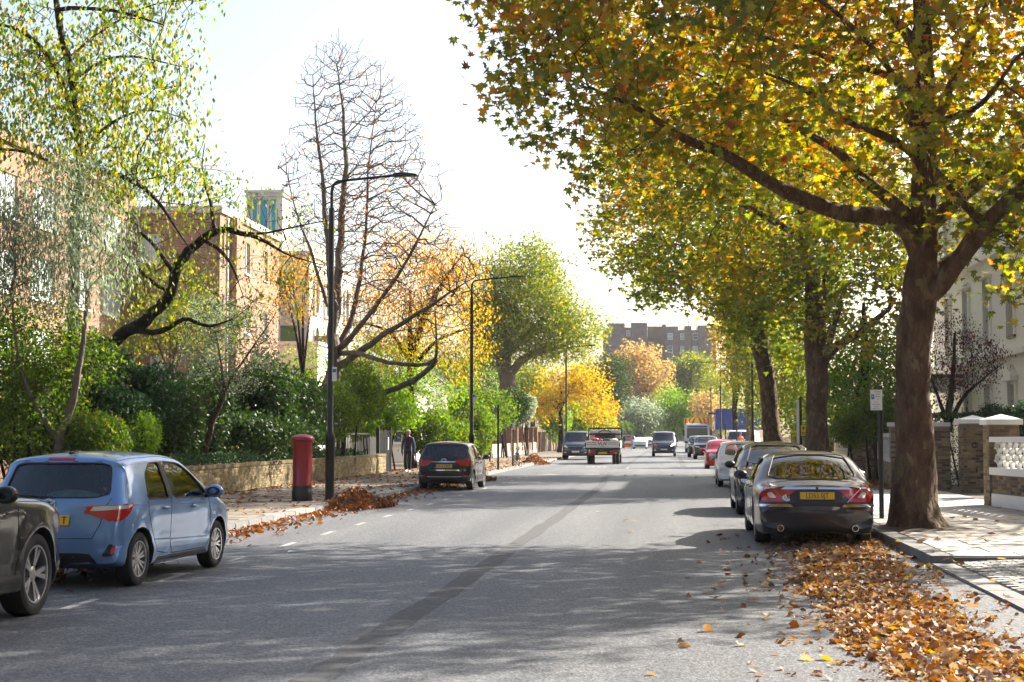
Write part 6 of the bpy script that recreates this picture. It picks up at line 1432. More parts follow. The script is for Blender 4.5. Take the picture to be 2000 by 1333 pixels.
def hatch_feats(blue):
    f = [('sill', '2', [(-.95, .235), (.85, .235), (.82, .275), (-.92, .285)], 'plastic', .004, 0), ('pillar_trim', '2', [(-.49, .95), (-.35, .945), (-.39, 1.385), (-.53, 1.38)], 'plastic', .003, 0), ('lower_bumper', 'B', [(-.56, .27), (.56, .27), (.50, .40), (-.50, .40)], 'plastic', .004), ('brake_light', 'B', [(-.16, 1.415), (.16, 1.415), (.16, 1.44), (-.16, 1.44)], 'red_lens', .008, 0)]
    if blue:
        f += [('tail_light', 'B2', [(.40, .835), (.40, .865), (.44, .90), (.80, .925), (.80, .78), (.66, .74), (.60, .80)], 'red_lens', .010), ('tail_light', '2', [(-1.66, .93), (-1.52, .94), (-1.60, .84), (-1.78, .735), (-1.86, .80), (-1.86, .915)], 'red_lens', .010),
              ('reversing_light', 'B2', [(.46, .855), (.75, .872), (.75, .91), (.47, .893)], 'clear_lens', .016), ('reversing_light', '2', [(-1.62, .89), (-1.56, .927), (-1.84, .908), (-1.84, .865)], 'clear_lens', .016),
              ('fog_light', 'B2', [(.60, .36), (.74, .37), (.72, .49), (.68, .50)], 'plastic', .004), ('reflector', 'B2', [(.70, .38), (.745, .385), (.74, .48), (.705, .48)], 'red_lens', .010)]
    else:
        f += [('tail_light', 'B2', [(.56, .76), (.80, .74), (.80, .95), (.64, .965), (.60, .88)], 'red_lens', .010), ('tail_light', '2', [(-1.60, .95), (-1.88, .93), (-1.86, .74), (-1.72, .78)], 'red_lens', .010),
              ('chrome_strip', 'B', [(-.36, .862), (.36, .862), (.36, .885), (-.36, .885)], 'chrome', .014, 0), ('chrome_strip', 'B', [(-.46, .612), (.46, .612), (.46, .632), (-.46, .632)], 'chrome', .012, 0), ('bumper_strip', 'B', [(-.52, .41), (.52, .41), (.52, .435), (-.52, .435)], 'alloy', .012, 0), ('reflector', 'B2', [(.58, .42), (.72, .43), (.72, .47), (.60, .46)], 'red_lens', .008)]
    return f
def wiper(root, B, u0, u1, v0, v1, ax='B'):
    a, n1 = B.hit(ax, u0, v0); b_, n2 = B.hit(ax, u1, v1); b = MB(); b.tube([a + n1 * .02, (a + b_) / 2 + n1 * .035, b_ + n2 * .015], [.018, .013, .006], 6); lump(b, tuple(a + n1 * .012), (.03, .025, .03)); b.build('wiper', M['plastic'], root)
def ring_emblem(root, B, u, v, r_, ax='B'):
    p, n = B.hit(ax, u, v); b = MB(); y = -.016 if ax == 'B' else .016
    for rx, rz in ((r_, r_ * .68), (r_ * .42, r_ * .64), (r_ * .72, r_ * .26)): b.tube([(math.cos(t) * rx, y, math.sin(t) * rz + (.18 * r_ if rz == r_ * .26 else 0)) for t in np.linspace(0, 2 * math.pi, 25)], r_ * .085, 5, caps=False)
    b.build('emblem', M['chrome'], root, loc=p, fixn=False)
# blue hatchback
cfg = dict(HATCH, feat=hatch_feats(True)); XB_ = -6.75
blue, B = make_car('hatchback', 'sky-blue hatchback parked at the left kerb with dappled sun on its doors', cfg, PAINT['blue'], (XB_, 18.7, 0), R(-3.5), 'parked cars on the left')
for s_ in 'RL':
    outline(B, s_, [(-1.70, .93), (-1.0, .895), (-.2, .875), (.9, .845), (1.45, .80)], .008, PAINT['blue'], 'crease', blue, False); outline(B, s_, [(-.95, .50), (-.3, .465), (.75, .43)], .009, PAINT['blue'], 'crease', blue, False)
wiper(blue, B, .0, -.42, 1.0, 1.02); ring_emblem(blue, B, 0, .94, .075)
p, n = B.hit('B', 0, .76); plate(blue, p + Vector((0, -.012, 0)), R(-14), '', 'plate_y'); t = obj('lettering', text_mesh('T', .112, M['ink'], .001, sx=.8), blue, p + Vector((.205, -.024, 0))); t.rotation_euler = (R(76), 0, 0)
b = MB(); b.box(-.35, .35, -1.74, -1.42, .86, .93); b.build('parcel_shelf', M['interior'], blue)
M['bag'] = mat('bag_turquoise', (.05, .35, .5), .6, noise=(6, (.35, .6, .5), .4)); b = MB(); lump(b, (.12, -1.55, 1.0), (.34, .12, .085)); b.build('folded_bag', M['bag'], blue, smooth=60)
for k in range(12): pz = B.hit('T', rnd.uniform(-.5, .5), rnd.uniform(-1.5, -.4)); o = obj('fallen_leaf', SL[2 + k % 3], None, blue.location + Matrix.Rotation(R(-3.5), 3, 'Z') @ pz[0] + Vector((0, 0, .012))); o.scale = (.55,) * 3; o.rotation_euler = (0, 0, k); tag(o, 'small yellow leaf fallen on the roof of the sky-blue hatchback', 'leaf', 'leaves on the blue roof')
b = MB(); b.tube([(0, -1.35, 1.49), (0, -1.5, 1.62)], .006, 5); lump(b, (0, -1.35, 1.495), (.03, .05, .02)); b.build('aerial', M['plastic'], blue)
# graphite hatchback further on
cfg = dict(HATCH, feat=hatch_feats(False))
dk, B = make_car('hatchback', 'dark graphite hatchback parked beyond the leaf heap, seen from behind', cfg, PAINT['grey'], (-6.93, 49.6, 0), R(-1), 'parked cars on the left')
wiper(dk, B, .12, -.32, 1.0, 1.03); ring_emblem(dk, B, 0, .925, .085)
p, n = B.hit('B', 0, .75); plate(dk, p + Vector((0, -.012, 0)), R(-14), 'LR16 VWB', 'plate_y'); b = MB(); b.box(-.26, -.22, -.014, -.007, -.054, .054); b.build('plate_band', mat('plate_blue', (.02, .06, .35), .4), dk, loc=p + Vector((0, -.012, 0)))
b = MB(); b.tube([(0, -1.35, 1.49), (0, -1.5, 1.62)], .006, 5); b.build('aerial', M['plastic'], dk)
# aubergine-grey saloon, right
SALOON = dict(hw=.915, belt=.93, tum=.46, zs=.58, wr=.335, tw=.235, axles=(-1.40, 1.63), flare=.012, yr=-1.7, pr=.10, cr=.12, rr=.17, rup=.16, cup=.05, pf=.14, cab=(-1.75, 1.3),
  zb=.17, top=[(-2.42, .20), (-2.52, .28), (-2.55, .42), (-2.555, .56), (-2.535, .625), (-2.485, .66), (-2.465, .72), (-2.435, .85), (-2.39, .92), (-2.28, .95), (-1.9, .99), (-1.70, 1.01), (-1.42, 1.15), (-1.05, 1.335), (-.7, 1.425), (-.2, 1.448), (.25, 1.42), (.6, 1.32), (1.0, 1.12), (1.25, 1.01), (1.7, .95), (2.2, .84), (2.44, .70), (2.51, .55), (2.48, .36), (2.38, .28)],
  side=[[(-1.20, .97), (-.42, .955), (-.40, 1.33), (-.80, 1.30), (-1.10, 1.12)], [(-.32, .955), (.78, .945), (.95, 1.0), (.62, 1.19), (.30, 1.30), (-.30, 1.335)]],
  rear=[(-.71, 1.005), (.71, 1.005), (.56, 1.36), (.42, 1.385), (-.42, 1.385), (-.56, 1.36)], front=[(-.64, 1.05), (.64, 1.05), (.50, 1.37), (-.50, 1.37)], rcut=-.9, fcut=.1, mirror=(.86, .985), mirror_mat=M['black'], handles=((-.55, .86), (.45, .85)), seats=(.1, -.8),
  seams=[('2', [(-.36, .94), (-.38, .42), (-.30, .33), (.98, .33), (1.06, .5), (1.04, .92)]), ('2', [(-.38, .42), (-.9, .40), (-1.10, .66), (-1.18, .95)]), ('B', [(-.72, .93), (-.62, .80), (-.46, .665), (.46, .665), (.62, .80), (.72, .93)]), ('T', [(-.70, -2.36), (-.70, -1.70)]), ('T', [(.70, -2.36), (.70, -1.70)])],
  feat=[('tail_light', 'B2', [(.475, .672), (.80, .672), (.83, .72), (.82, .84), (.78, .905), (.70, .905)], 'red_lens', .010, 0), ('tail_light', '2', [(-2.44, .68), (-2.32, .70), (-2.28, .78), (-2.34, .87), (-2.44, .90)], 'red_lens', .010),
        ('reversing_light', 'B2', [(.60, .735), (.72, .735), (.75, .82), (.68, .83)], 'clear_lens', .017), ('chrome_strip', 'B', [(-.54, .865), (.54, .865), (.50, .90), (-.50, .90)], 'chrome', .022, 0), ('chrome_blade', 'B2', [(.36, .60), (.86, .60), (.86, .64), (.38, .635)], 'chrome', .012, 0), ('chrome_blade', '2', [(-2.46, .60), (-2.05, .60), (-2.05, .63), (-2.46, .64)], 'chrome', .010, 0), ('plate_recess', 'B', [(-.36, .69), (.36, .69), (.42, .85), (-.42, .85)], 'plastic', .003)])
jag, B = make_car('saloon', 'aubergine-grey saloon with yellow plate parked nearest on the right', SALOON, PAINT['jag'], (2.20, 26.75, 0), 0, 'parked cars on the right', wstyle='five')
for sx in (1, -1):                                        # chrome edges of the triangular lamps
    outline(B, 'B', [(sx * .45, .665), (sx * .705, .925)], .008, M['chrome'], 'lamp_trim', jag, False, off=.008)
    b = MB(); b.lathe([(.036, -.16), (.05, -.01), (.05, .0), (.04, .0), (.04, -.1)], 18, axis='y'); b.f = b.f[:-1] if len(b.f[-1]) > 4 else b.f; b.m = b.m[:len(b.f)]
    b.v = [(v[0], -v[1], v[2]) for v in b.v]; b.build('exhaust_pipe', M['chrome'], jag, loc=(sx * .56, -2.53, .285), fixn=False)
p, n = B.hit('B', 0, .775); plate(jag, p + Vector((0, -.02, 0)), R(-10), 'LD53 0JT', 'plate_y')
p, n = B.hit('B', -.44, .74); b = MB(); b.lathe([(.0001, 0), (.075, 0), (.075, .003), (.0001, .003)], 24, axis='y'); b.v = [(v[0] * 1.15, -v[1], v[2] * .72) for v in b.v]; st = b.build('country_sticker', M['plate_w'], jag, loc=p + n * .004, fixn=False); st.rotation_euler = (R(-14), 0, R(4)); t = obj('lettering', text_mesh('UK', .075, M['ink'], .0005), st, (0, -.006, 0)); t.rotation_euler = (R(90), 0, 0)
p, n = B.hit('B', 0, .882); b = MB(); lump(b, (0, 0, 0), (.02, .01, .02)); b.build('badge', M['plastic'], jag, loc=p + n * .026)
for i, (u, v) in enumerate(((.62, -1.78), (.80, -2.0))): pz = B.hit('T', u, v); o = obj('fallen_leaf', SL[4], None, jag.location + pz[0] + Vector((0, 0, .03))); o.rotation_euler = (.3, .2, i * 2); tag(o, ('yellow leaf lying at the foot of the saloon\'s rear window', 'yellow leaf caught on the saloon\'s right rear wing')[i], 'leaf')
# dark SUV at the left edge
SUV = dict(hw=.93, belt=1.08, tum=.34, zs=.75, wr=.385, tw=.25, axles=(-1.42, 1.42), flare=.03, arch=.045, pf=.13, zb=.25,
  top=[(-2.25, .36), (-2.33, .5), (-2.34, .75), (-2.31, 1.0), (-2.24, 1.15), (-1.95, 1.5), (-1.85, 1.6), (-1.4, 1.645), (-.5, 1.66), (.1, 1.64), (.45, 1.54), (.95, 1.24), (1.15, 1.17), (1.6, 1.13), (2.05, 1.06), (2.25, .95), (2.33, .75), (2.33, .5), (2.25, .36)],
  side=[[(-1.65, 1.12), (-.55, 1.1), (-.5, 1.5), (-1.5, 1.48)], [(-.45, 1.1), (.75, 1.09), (.25, 1.42), (-.4, 1.5)]], rear=[(-.6, 1.14), (.6, 1.14), (.52, 1.52), (-.52, 1.52)], front=[(-.66, 1.2), (.66, 1.2), (.54, 1.55), (-.54, 1.55)], rcut=-1.6, fcut=.0, mirror=(.40, 1.14), handles=((-.7, .98), (.45, .97)),
  seams=[('2', [(.92, 1.1), (.96, .7), (.86, .36), (-.3, .34), (-.4, 1.08)]), ('2', [(2.2, 1.0), (1.6, 1.06), (.95, 1.09)])],
  feat=[('headlight', 'F2', [(.50, .88), (.80, .90), (.80, 1.0), (.52, .97)], 'clear_lens', .008), ('headlight', '2', [(2.20, .87), (1.93, .95), (1.90, 1.01), (2.16, .99)], 'clear_lens', .008), ('grille', 'F', [(-.42, .66), (.42, .66), (.46, .93), (-.46, .93)], 'plastic', .006), ('sill_trim', '2', [(-.95, .36), (.95, .36), (.95, .42), (-.95, .42)], 'plastic', .006, 0)])
v, B = make_car('suv', 'dark grey suv with large spoked wheel cut off by the left edge', SUV, PAINT['suv'], (-6.90, 12.97, 0), 0, 'parked cars on the left', wstyle='suv')
plate(v, Vector((0, 2.37, .5)), 0, '', 'plate_w', facing=1)
# front faces for the oncoming side
def front_feats(z, w_, pl='plastic', chrome=False):
    return [('headlight', 'F2', [(w_ * .52, z), (w_ * .86, z + .03), (w_ * .9, z + .12), (w_ * .58, z + .08)], 'clear_lens', .008), ('grille', 'F', [(-w_ * .5, z - .22), (w_ * .5, z - .22), (w_ * .46, z - .05), (-w_ * .46, z - .05)], pl, .006), ('lower_grille', 'F', [(-w_ * .62, z - .42), (w_ * .62, z - .42), (w_ * .56, z - .30), (-w_ * .56, z - .30)], 'plastic', .005)]
EV = dict(SALOON, tum=.42, hw=.93, axles=(-1.45, 1.45), wr=.35, cab=(-1.9, 1.4), cf=.2, rf=.25,
  top=[(-2.25, .30), (-2.34, .45), (-2.35, .65), (-2.28, .95), (-2.15, 1.06), (-1.7, 1.22), (-1.2, 1.42), (-.6, 1.54), (-.1, 1.55), (.4, 1.44), (1.0, 1.15), (1.25, 1.05), (1.7, .97), (2.1, .84), (2.28, .70), (2.34, .52), (2.3, .34), (2.2, .27)],
  side=[[(-1.15, 1.0), (-.42, .98), (-.40, 1.43), (-.80, 1.40), (-1.10, 1.22)], [(-.32, .98), (.78, .965), (.95, 1.02), (.62, 1.23), (.30, 1.38), (-.30, 1.44)]], rear=[(-.6, 1.15), (.6, 1.15), (.5, 1.42), (-.5, 1.42)], front=[(-.66, 1.08), (.66, 1.08), (.53, 1.47), (-.53, 1.47)], rcut=-.9, fcut=.1, mirror=(.88, 1.03), handles=(),
  seams=[('F', [(-.70, .80), (0, .84), (.70, .80)])], feat=front_feats(.66, .93))
cA, B = make_car('fastback', 'navy fastback facing us behind the aubergine saloon', EV, PAINT['navy'], (2.28, 35.6, 0), R(180), 'parked cars on the right', wstyle='five', glass='glass')
hat2 = dict(HATCH, feat=front_feats(.68, .84), hw=.88)
cB, B = make_car('hatchback', 'white hatchback facing us behind the navy fastback', hat2, PAINT['white'], (2.36, 53.5, 0), R(180), 'parked cars on the right', detail=1)
MINI = dict(HATCH, hw=.815, belt=.92, wr=.285, axles=(-1.2, 1.1), cf=.22, rf=.24,
  top=[(-1.66, .27), (-1.75, .38), (-1.77, .55), (-1.73, .8), (-1.66, .95), (-1.45, 1.3), (-1.3, 1.41), (-.9, 1.475), (-.4, 1.49), (.1, 1.45), (.45, 1.33), (.9, 1.06), (1.1, .99), (1.4, .92), (1.62, .80), (1.74, .65), (1.77, .5), (1.74, .34), (1.66, .25)],
  side=[[(-1.1, .97), (-.62, .95), (-.6, 1.36), (-.9, 1.30)], [(-.52, .95), (.6, .93), (.35, 1.2), (.02, 1.35), (-.5, 1.38)]], rear=[(-.55, .99), (.55, .99), (.48, 1.33), (-.48, 1.33)], front=[(-.60, 1.02), (.60, 1.02), (.50, 1.39), (-.50, 1.39)], rcut=-1.1, mirror=(.62, .95), handles=(), seams=[('F', [(-.5, .62), (0, .70), (.5, .62)])],
  feat=[('lower_grille', 'F', [(-.34, .32), (.34, .32), (.36, .42), (-.36, .42)], 'plastic', .005), ('chrome_strip', 'F', [(-.2, .60), (.2, .60), (.2, .62), (-.2, .62)], 'chrome', .012, 0)])
cR, B = make_car('city_car', 'small red city car with round lamps facing us on the right', MINI, PAINT['red'], (2.42, 77.6, 0), R(180), 'parked cars on the right', detail=1, wstyle='city')
for sx in (1, -1):
    for z, r_ in ((.74, .095), (.54, .055)):
        p, n = B.hit('F', sx * .56, z); b = MB(); b.lathe([(.0001, .03), (r_ * .7, .022), (r_, .006), (r_ * 1.12, 0.0)], 18, axis='z'); o = b.build('headlight', M['clear_lens'], cR, smooth=50, loc=p, fixn=False); o.rotation_euler = n.to_track_quat('Z', 'Y').to_euler()
suv2 = dict(SUV, wr=.35, hw=.91, feat=front_feats(.82, .9) + [('chrome_strip', 'F', [(-.5, .76), (.5, .76), (.5, .775), (-.5, .775)], 'chrome', .014, 0)])
cV, B = make_car('crossover', 'dark crossover facing us behind the red city car', suv2, PAINT['dark'], (2.42, 112.4, 0), R(180), 'parked cars on the right', detail=1, wstyle='five'); plate(cV, Vector((0, 2.365, .56)), 0, '', 'plate_w', facing=1)
def clone(src, label, loc, rz, pm_old=None, pm_new=None):
    c = copy_tree(src); c.location = loc; c.rotation_euler = (0, 0, rz); c['label'] = label
    if pm_new:
        for ch in c.children_recursive:
            if ch.type == 'MESH' and pm_old.name in [m_.name for m_ in ch.data.materials if m_]:
                ch.data = ch.data.copy()
                for i, m_ in enumerate(ch.data.materials):
                    if m_ == pm_old: ch.data.materials[i] = pm_new
    return c
clone(cV, 'dark car half hidden behind the dark crossover', (2.1, 121.5, 0), R(180))
clone(cB, 'silver-white car parked under the lorry, deepest in the right-hand row', (2.2, 131, 0), R(180))
pc2 = clone(cB, 'pale blue car in the villa drive at the right edge', (11.2, 46.5, .05), R(90), PAINT['white'], PAINT['pale']); pc2['group'] = 'cars off the street'
# vans
VAN = dict(hw=.97, belt=1.18, tum=.17, zs=.9, wr=.34, tw=.22, axles=(-1.5, 1.53), zb=.26, rup=.14, rf=.26, cf=.2, rr=.08, cr=.05, cup=.04, pf=.16, pr=.03, cab=(-.3, 1.75), flare=.015,
  top=[(-2.40, .36), (-2.47, .5), (-2.48, .8), (-2.48, 1.3), (-2.45, 1.72), (-2.38, 1.90), (-2.2, 1.955), (-1.2, 1.98), (.2, 1.985), (.75, 1.95), (1.0, 1.86), (1.35, 1.55), (1.70, 1.26), (1.85, 1.19), (2.15, 1.10), (2.36, .95), (2.45, .75), (2.48, .55), (2.44, .38), (2.36, .30)],
  side=[[(.20, 1.16), (1.25, 1.12), (1.42, 1.22), (1.05, 1.62), (.85, 1.76), (.22, 1.78)]], rear=[], front=[(-.76, 1.26), (.76, 1.26), (.70, 1.80), (.6, 1.84), (-.6, 1.84), (-.70, 1.80)], fcut=.3, mirror=(1.30, 1.20), mirror_mat=M['plastic'], handles=(), seats=(.35,),
  zone=lambda c_: c_.y > 2.0 and c_.z < .62, seams=[('2', [(.14, 1.8), (.14, .4)]), ('2', [(1.4, 1.1), (1.35, .6), (1.2, .45)]), ('F', [(-.75, 1.02), (0, 1.06), (.75, 1.02)])],
  feat=[('headlight', 'F2', [(.52, .80), (.80, .88), (.80, 1.04), (.62, .98)], 'clear_lens', .008), ('grille', 'F', [(-.44, .66), (.44, .66), (.54, .78), (.5, .90), (-.5, .90), (-.54, .78)], 'plastic', .008), ('grille_trim', 'F', [(-.5, .905), (.5, .905), (.5, .925), (-.5, .925)], 'alloy', .012, 0), ('fog_light', 'F2', [(.62, .46), (.78, .48), (.78, .56), (.64, .54)], 'clear_lens', .006), ('lower_grille', 'F', [(-.5, .40), (.5, .40), (.56, .54), (-.56, .54)], 'plastic', .01)])
v1, B = make_car('van', 'slate-grey van parked at the left kerb behind the flatbed truck', VAN, PAINT['vandark'], (-6.55, 109.5, 0), R(180), 'grey vans', 'van', 1, wstyle='van')
p, n = B.hit('F', 0, .83); b = MB(); lump(b, (0, 0, 0), (.09, .012, .04)); b.build('badge', mat('badge_blue', (.03, .07, .3), .3, .3), v1, loc=p + n * .02); plate(v1, Vector((0, 2.50, .56)), 0, '', 'plate_w', facing=1); wiper(v1, B, .5, -.3, 1.25, 1.27, 'F')
v2 = clone(v1, 'slate-grey van driving towards us in the middle of the street', (-.62, 126.6, 0), R(180))
for ch in v2.children:                                    # its offside lamp is lit, its indicator amber
    if ch.name.startswith('headlight') :
        cx_ = sum((Vector(q) for q in ch.bound_box), Vector()) / 8
        ch.data = ch.data.copy(); ch.data.materials[0] = M['amber_lens'] if cx_.x > 0 else mat('lit_lamp', (.9, .88, .8), .2, emit=((1, .93, .8), 2.0))
van_w = clone(v1, 'silver van standing among the roadworkers behind the right-hand cars', (5.3, 121, .1), R(165), PAINT['vandark'], PAINT['white'])
suvr = dict(SUV, feat=[('tail_light', 'B2', [(.66, .9), (.82, .9), (.82, 1.12), (.72, 1.12)], 'red_lens', .01)], side=SUV['side'])
m1, B = make_car('people_carrier', 'dark people carrier parked far ahead on the left', suvr, PAINT['vandark'], (-5.6, 209, 0), 0, 'far cars', detail=0)
coupe = dict(SALOON, feat=[('tail_light', 'B2', [(.42, .82), (.80, .84), (.80, .90), (.42, .88)], 'red_lens', .012), ('lower_bumper', 'B', [(-.7, .32), (.7, .32), (.62, .5), (-.62, .5)], 'plastic', .006)], seams=[], mirror_mat=None)
coupe.pop('mirror_mat')
m2, B = make_car('coupe', 'white coupe driving away far ahead', coupe, PAINT['white'], (-3.9, 195, 0), 0, 'far cars', detail=0, wstyle='five'); plate(m2, B.hit('B', 0, .72)[0] + Vector((0, -.02, 0)), 0, '', 'plate_y')
clone(m2, 'pale car just beyond the white coupe', (-3.2, 214, 0), 0)
# ---- flatbed truck with dropside body
r = empty('flatbed_truck', (-4.0, 91.2, 0), 0, 'white dropside flatbed truck driving away on the left', 'truck')
W2 = 1.02
b = MB(); b.box(-.42, -.3, 0, 5.2, .62, .80); b.box(.3, .42, 0, 5.2, .62, .80)
for y in (.1, 1.2, 2.4, 3.6, 5.0): b.box(-.3, .3, y, y + .08, .64, .78)
b.build('chassis', M['plastic'], r)
b = MB(); b.box(-W2, W2, -.05, 3.3, .86, .96); b.build('bed', M['plastic'], r)
tg = MB(); tg.box(-W2, W2, -.10, -.055, .965, 1.36); tgo = tg.build('tailgate', M['white'], r, bevel=.008)
b = MB()                                                 # painted lines of small lettering, too far off to read
for x0_, z_ in ((-.9, 1.23), (-.9, 1.12), (.34, 1.25), (.34, 1.15)):
    for k in range(9): b.box(x0_ + k * .06, x0_ + k * .06 + rnd.uniform(.028, .045), -.103, -.1005, z_, z_ + .045)
b.build('painted_lines', mat('faded_ink', (.12, .12, .13), .6), tgo)
# winged monogram in the middle of the tailgate
b = MB()
for sx in (1, -1):
    b.bar((sx * .03, -.105, 1.10), (sx * .11, -.105, 1.28), .012, .03); b.bar((sx * .11, -.105, 1.28), (sx * .19, -.105, 1.12), .012, .03); b.bar((sx * .19, -.105, 1.12), (sx * .26, -.105, 1.32), .012, .03); b.bar((sx * .10, -.105, 1.06), (0, -.105, 1.02), .012, .02)
b.build('emblem', M['ink'], tgo)
for sx in (1, -1):
    b = MB(); b.box(sx * W2 - (.045 if sx > 0 else 0), sx * W2 + (0 if sx > 0 else .045), -.05, 3.3, .965, 1.36); b.build('dropside', M['white'], r, bevel=.008)
    b = MB(); b.box(sx * (W2 - .06), sx * (W2 + .02), -.12, -.05, 1.02, 1.24); b.build('latch', M['plastic'], r)
    b = MB(); b.box(sx * .62 - .2, sx * .62 + .2, -.02, .03, .60, .72); lo = b.build('tail_light', M['red_lens'], r); b = MB(); b.box(sx * .78 - .05, sx * .78 + .05, -.03, -.021, .61, .71); b.build('indicator', M['amber_lens'], lo)
    for y in (1.05, 4.55): wheel(r, sx * .84, y, .34, .2, 'van', 0, sx)
    wheel(r, sx * .62, 1.05, .34, .2, 'van', 0, sx)
plate(r, Vector((0, -.02, .66)), 0, '', 'plate_y'); b = MB(); b.box(-.95, .95, 0, .06, .52, .74); b.build('under_run_bar', M['plastic'], r)
# headboard rack behind the cab
hb_ = [(-W2, 3.25, 1.0, .07, 2.12)]
for x in (-W2 + .04, W2 - .04): b = MB(); b.box(x - .035, x + .035, 3.2, 3.27, .965, 2.13); b.build('rack_post', M['black'], r)
for z in (1.42, 1.74, 2.10): b = MB(); b.box(-W2 + .08, W2 - .08, 3.2, 3.26, z - .05, z + .05); b.build('rack_rail', M['black'], r)
b = MB(); b.tube([(math.cos(t) * .38, 3.19, 1.80 + math.sin(t) * .18) for t in np.linspace(0, 2 * math.pi, 25)], .03, 6, caps=False); b.build('rack_ring', M['black'], r)
cabc = dict(VAN, cab=(-.3, 1.2)); 
b = MB(); pl = [(3.35, .5), (5.35, .5), (5.45, .8), (5.35, 1.1), (4.95, 1.25), (4.45, 1.95), (3.45, 2.0), (3.35, 1.9)]
b.prism(pl, (-.93, .93), lambda u, v_, h: (h, u, v_)); b.build('cab', M['white'], r, bevel=.05)
b = MB(); b.box(-.62, .62, 3.335, 3.348, 1.42, 1.82); b.build('cab_window', M['pane'], r)
for sx in (1, -1): b = MB(); lump(b, (sx * 1.12, 4.6, 1.45), (.10, .06, .16)); b.bar((sx * .9, 4.62, 1.4), (sx * 1.05, 4.6, 1.42), .04, .04); b.build('wing_mirror', M['plastic'], r)
for x, z, s_, mm in ((-.55, 1.42, (.28, .25, .12), 'red_lens'), (-.2, 1.38, (.2, .2, .1), 'red_lens'), (.2, 1.4, (.3, .2, .1), 'plastic'), (.6, 1.38, (.25, .3, .12), 'stone'), (-.7, 1.36, (.2, .2, .08), 'white')): b = MB(); lump(b, (x, 1.6, z), s_); b.build('load', M[mm], r, smooth=50)
# ---- lorry with chevron board and white cab
r = empty('lorry', (2.45, 152, 0), 0, 'white lorry with red and yellow chevron board on the right', 'lorry')
b = MB(); pl = [(0, .55), (0, 1.2), (.12, 2.5), (.3, 2.75), (1.9, 2.8), (1.9, .55)]; b.prism(pl, (-1.15, 1.15), lambda u, v_, h: (h, u, v_)); cabo = b.build('cab', M['white'], r, bevel=.06)
b = MB(); b.add([(-1.0, -.0, 1.38), (1.0, -.0, 1.38), (.98, .085, 2.38), (-.98, .085, 2.38)], [(0, 1, 2, 3)]); b.v = [(v_[0], v_[1] + .005 - .02, v_[2]) for v_ in b.v]; b.build('windscreen', M['pane'], r)
b = MB(); b.box(-.95, .95, -.02, .1, 2.45, 2.6); b.build('header_panel', mat('header_blue', (.03, .05, .2), .4), r)
for sx in (1, -1):
    b = MB(); b.box(sx * .8 - .16, sx * .8 + .16, -.03, .02, .8, .98); b.build('headlight', M['clear_lens'], r, bevel=.01)
    b = MB(); b.box(sx * 1.32 - .1, sx * 1.32 + .1, .1, .25, 1.6, 2.2); b.build('wing_mirror', M['plastic'], r, bevel=.02)
    for y in (1.0, 5.0): wheel(r, sx * 1.0, y, .48, .28, 'van', 0, sx)
b = MB(); b.box(-.6, .6, -.02, .01, .9, 1.2); b.build('grille', M['plastic'], r); b = MB(); b.box(-1.15, 1.15, -.1, .2, .4, .7); b.build('bumper', M['white'], r, bevel=.04)
b = MB(); b.box(-1.2, 1.2, 2.1, 7, .9, 3.2); b.build('box_body', M['white'], r, bevel=.03)
M['chev_y'] = mat('chevron_yellow', (.8, .62, .05), .5); M['chev_r'] = mat('chevron_red', (.6, .03, .03), .5)
b = MB(); b.box(-1.22, 1.22, 2.0, 2.09, 2.35, 3.35); cb_ = b.build('chevron_board', M['chev_y'], r)
for sx in (1, -1):
    for k in range(3): x = sx * (.12 + k * .42); b = MB(); b.prism([(x, 3.33), (x + sx * .2, 3.33), (x + sx * .62 if abs(x + sx * .62) < 1.2 else sx * 1.2, 2.4), (x + sx * .42 if abs(x + sx * .42) < 1.2 else sx * 1.2, 2.4)], (1.985, 1.998), lambda u, v_, h: (u, h, v_)); b.build('chevron', M['chev_r'], cb_)
for x in (-.9, .9): b = MB(); lump(b, (x, .9, 2.9), (.12, .12, .12)); b.build('beacon', M['amber_lens'], r, smooth=50)
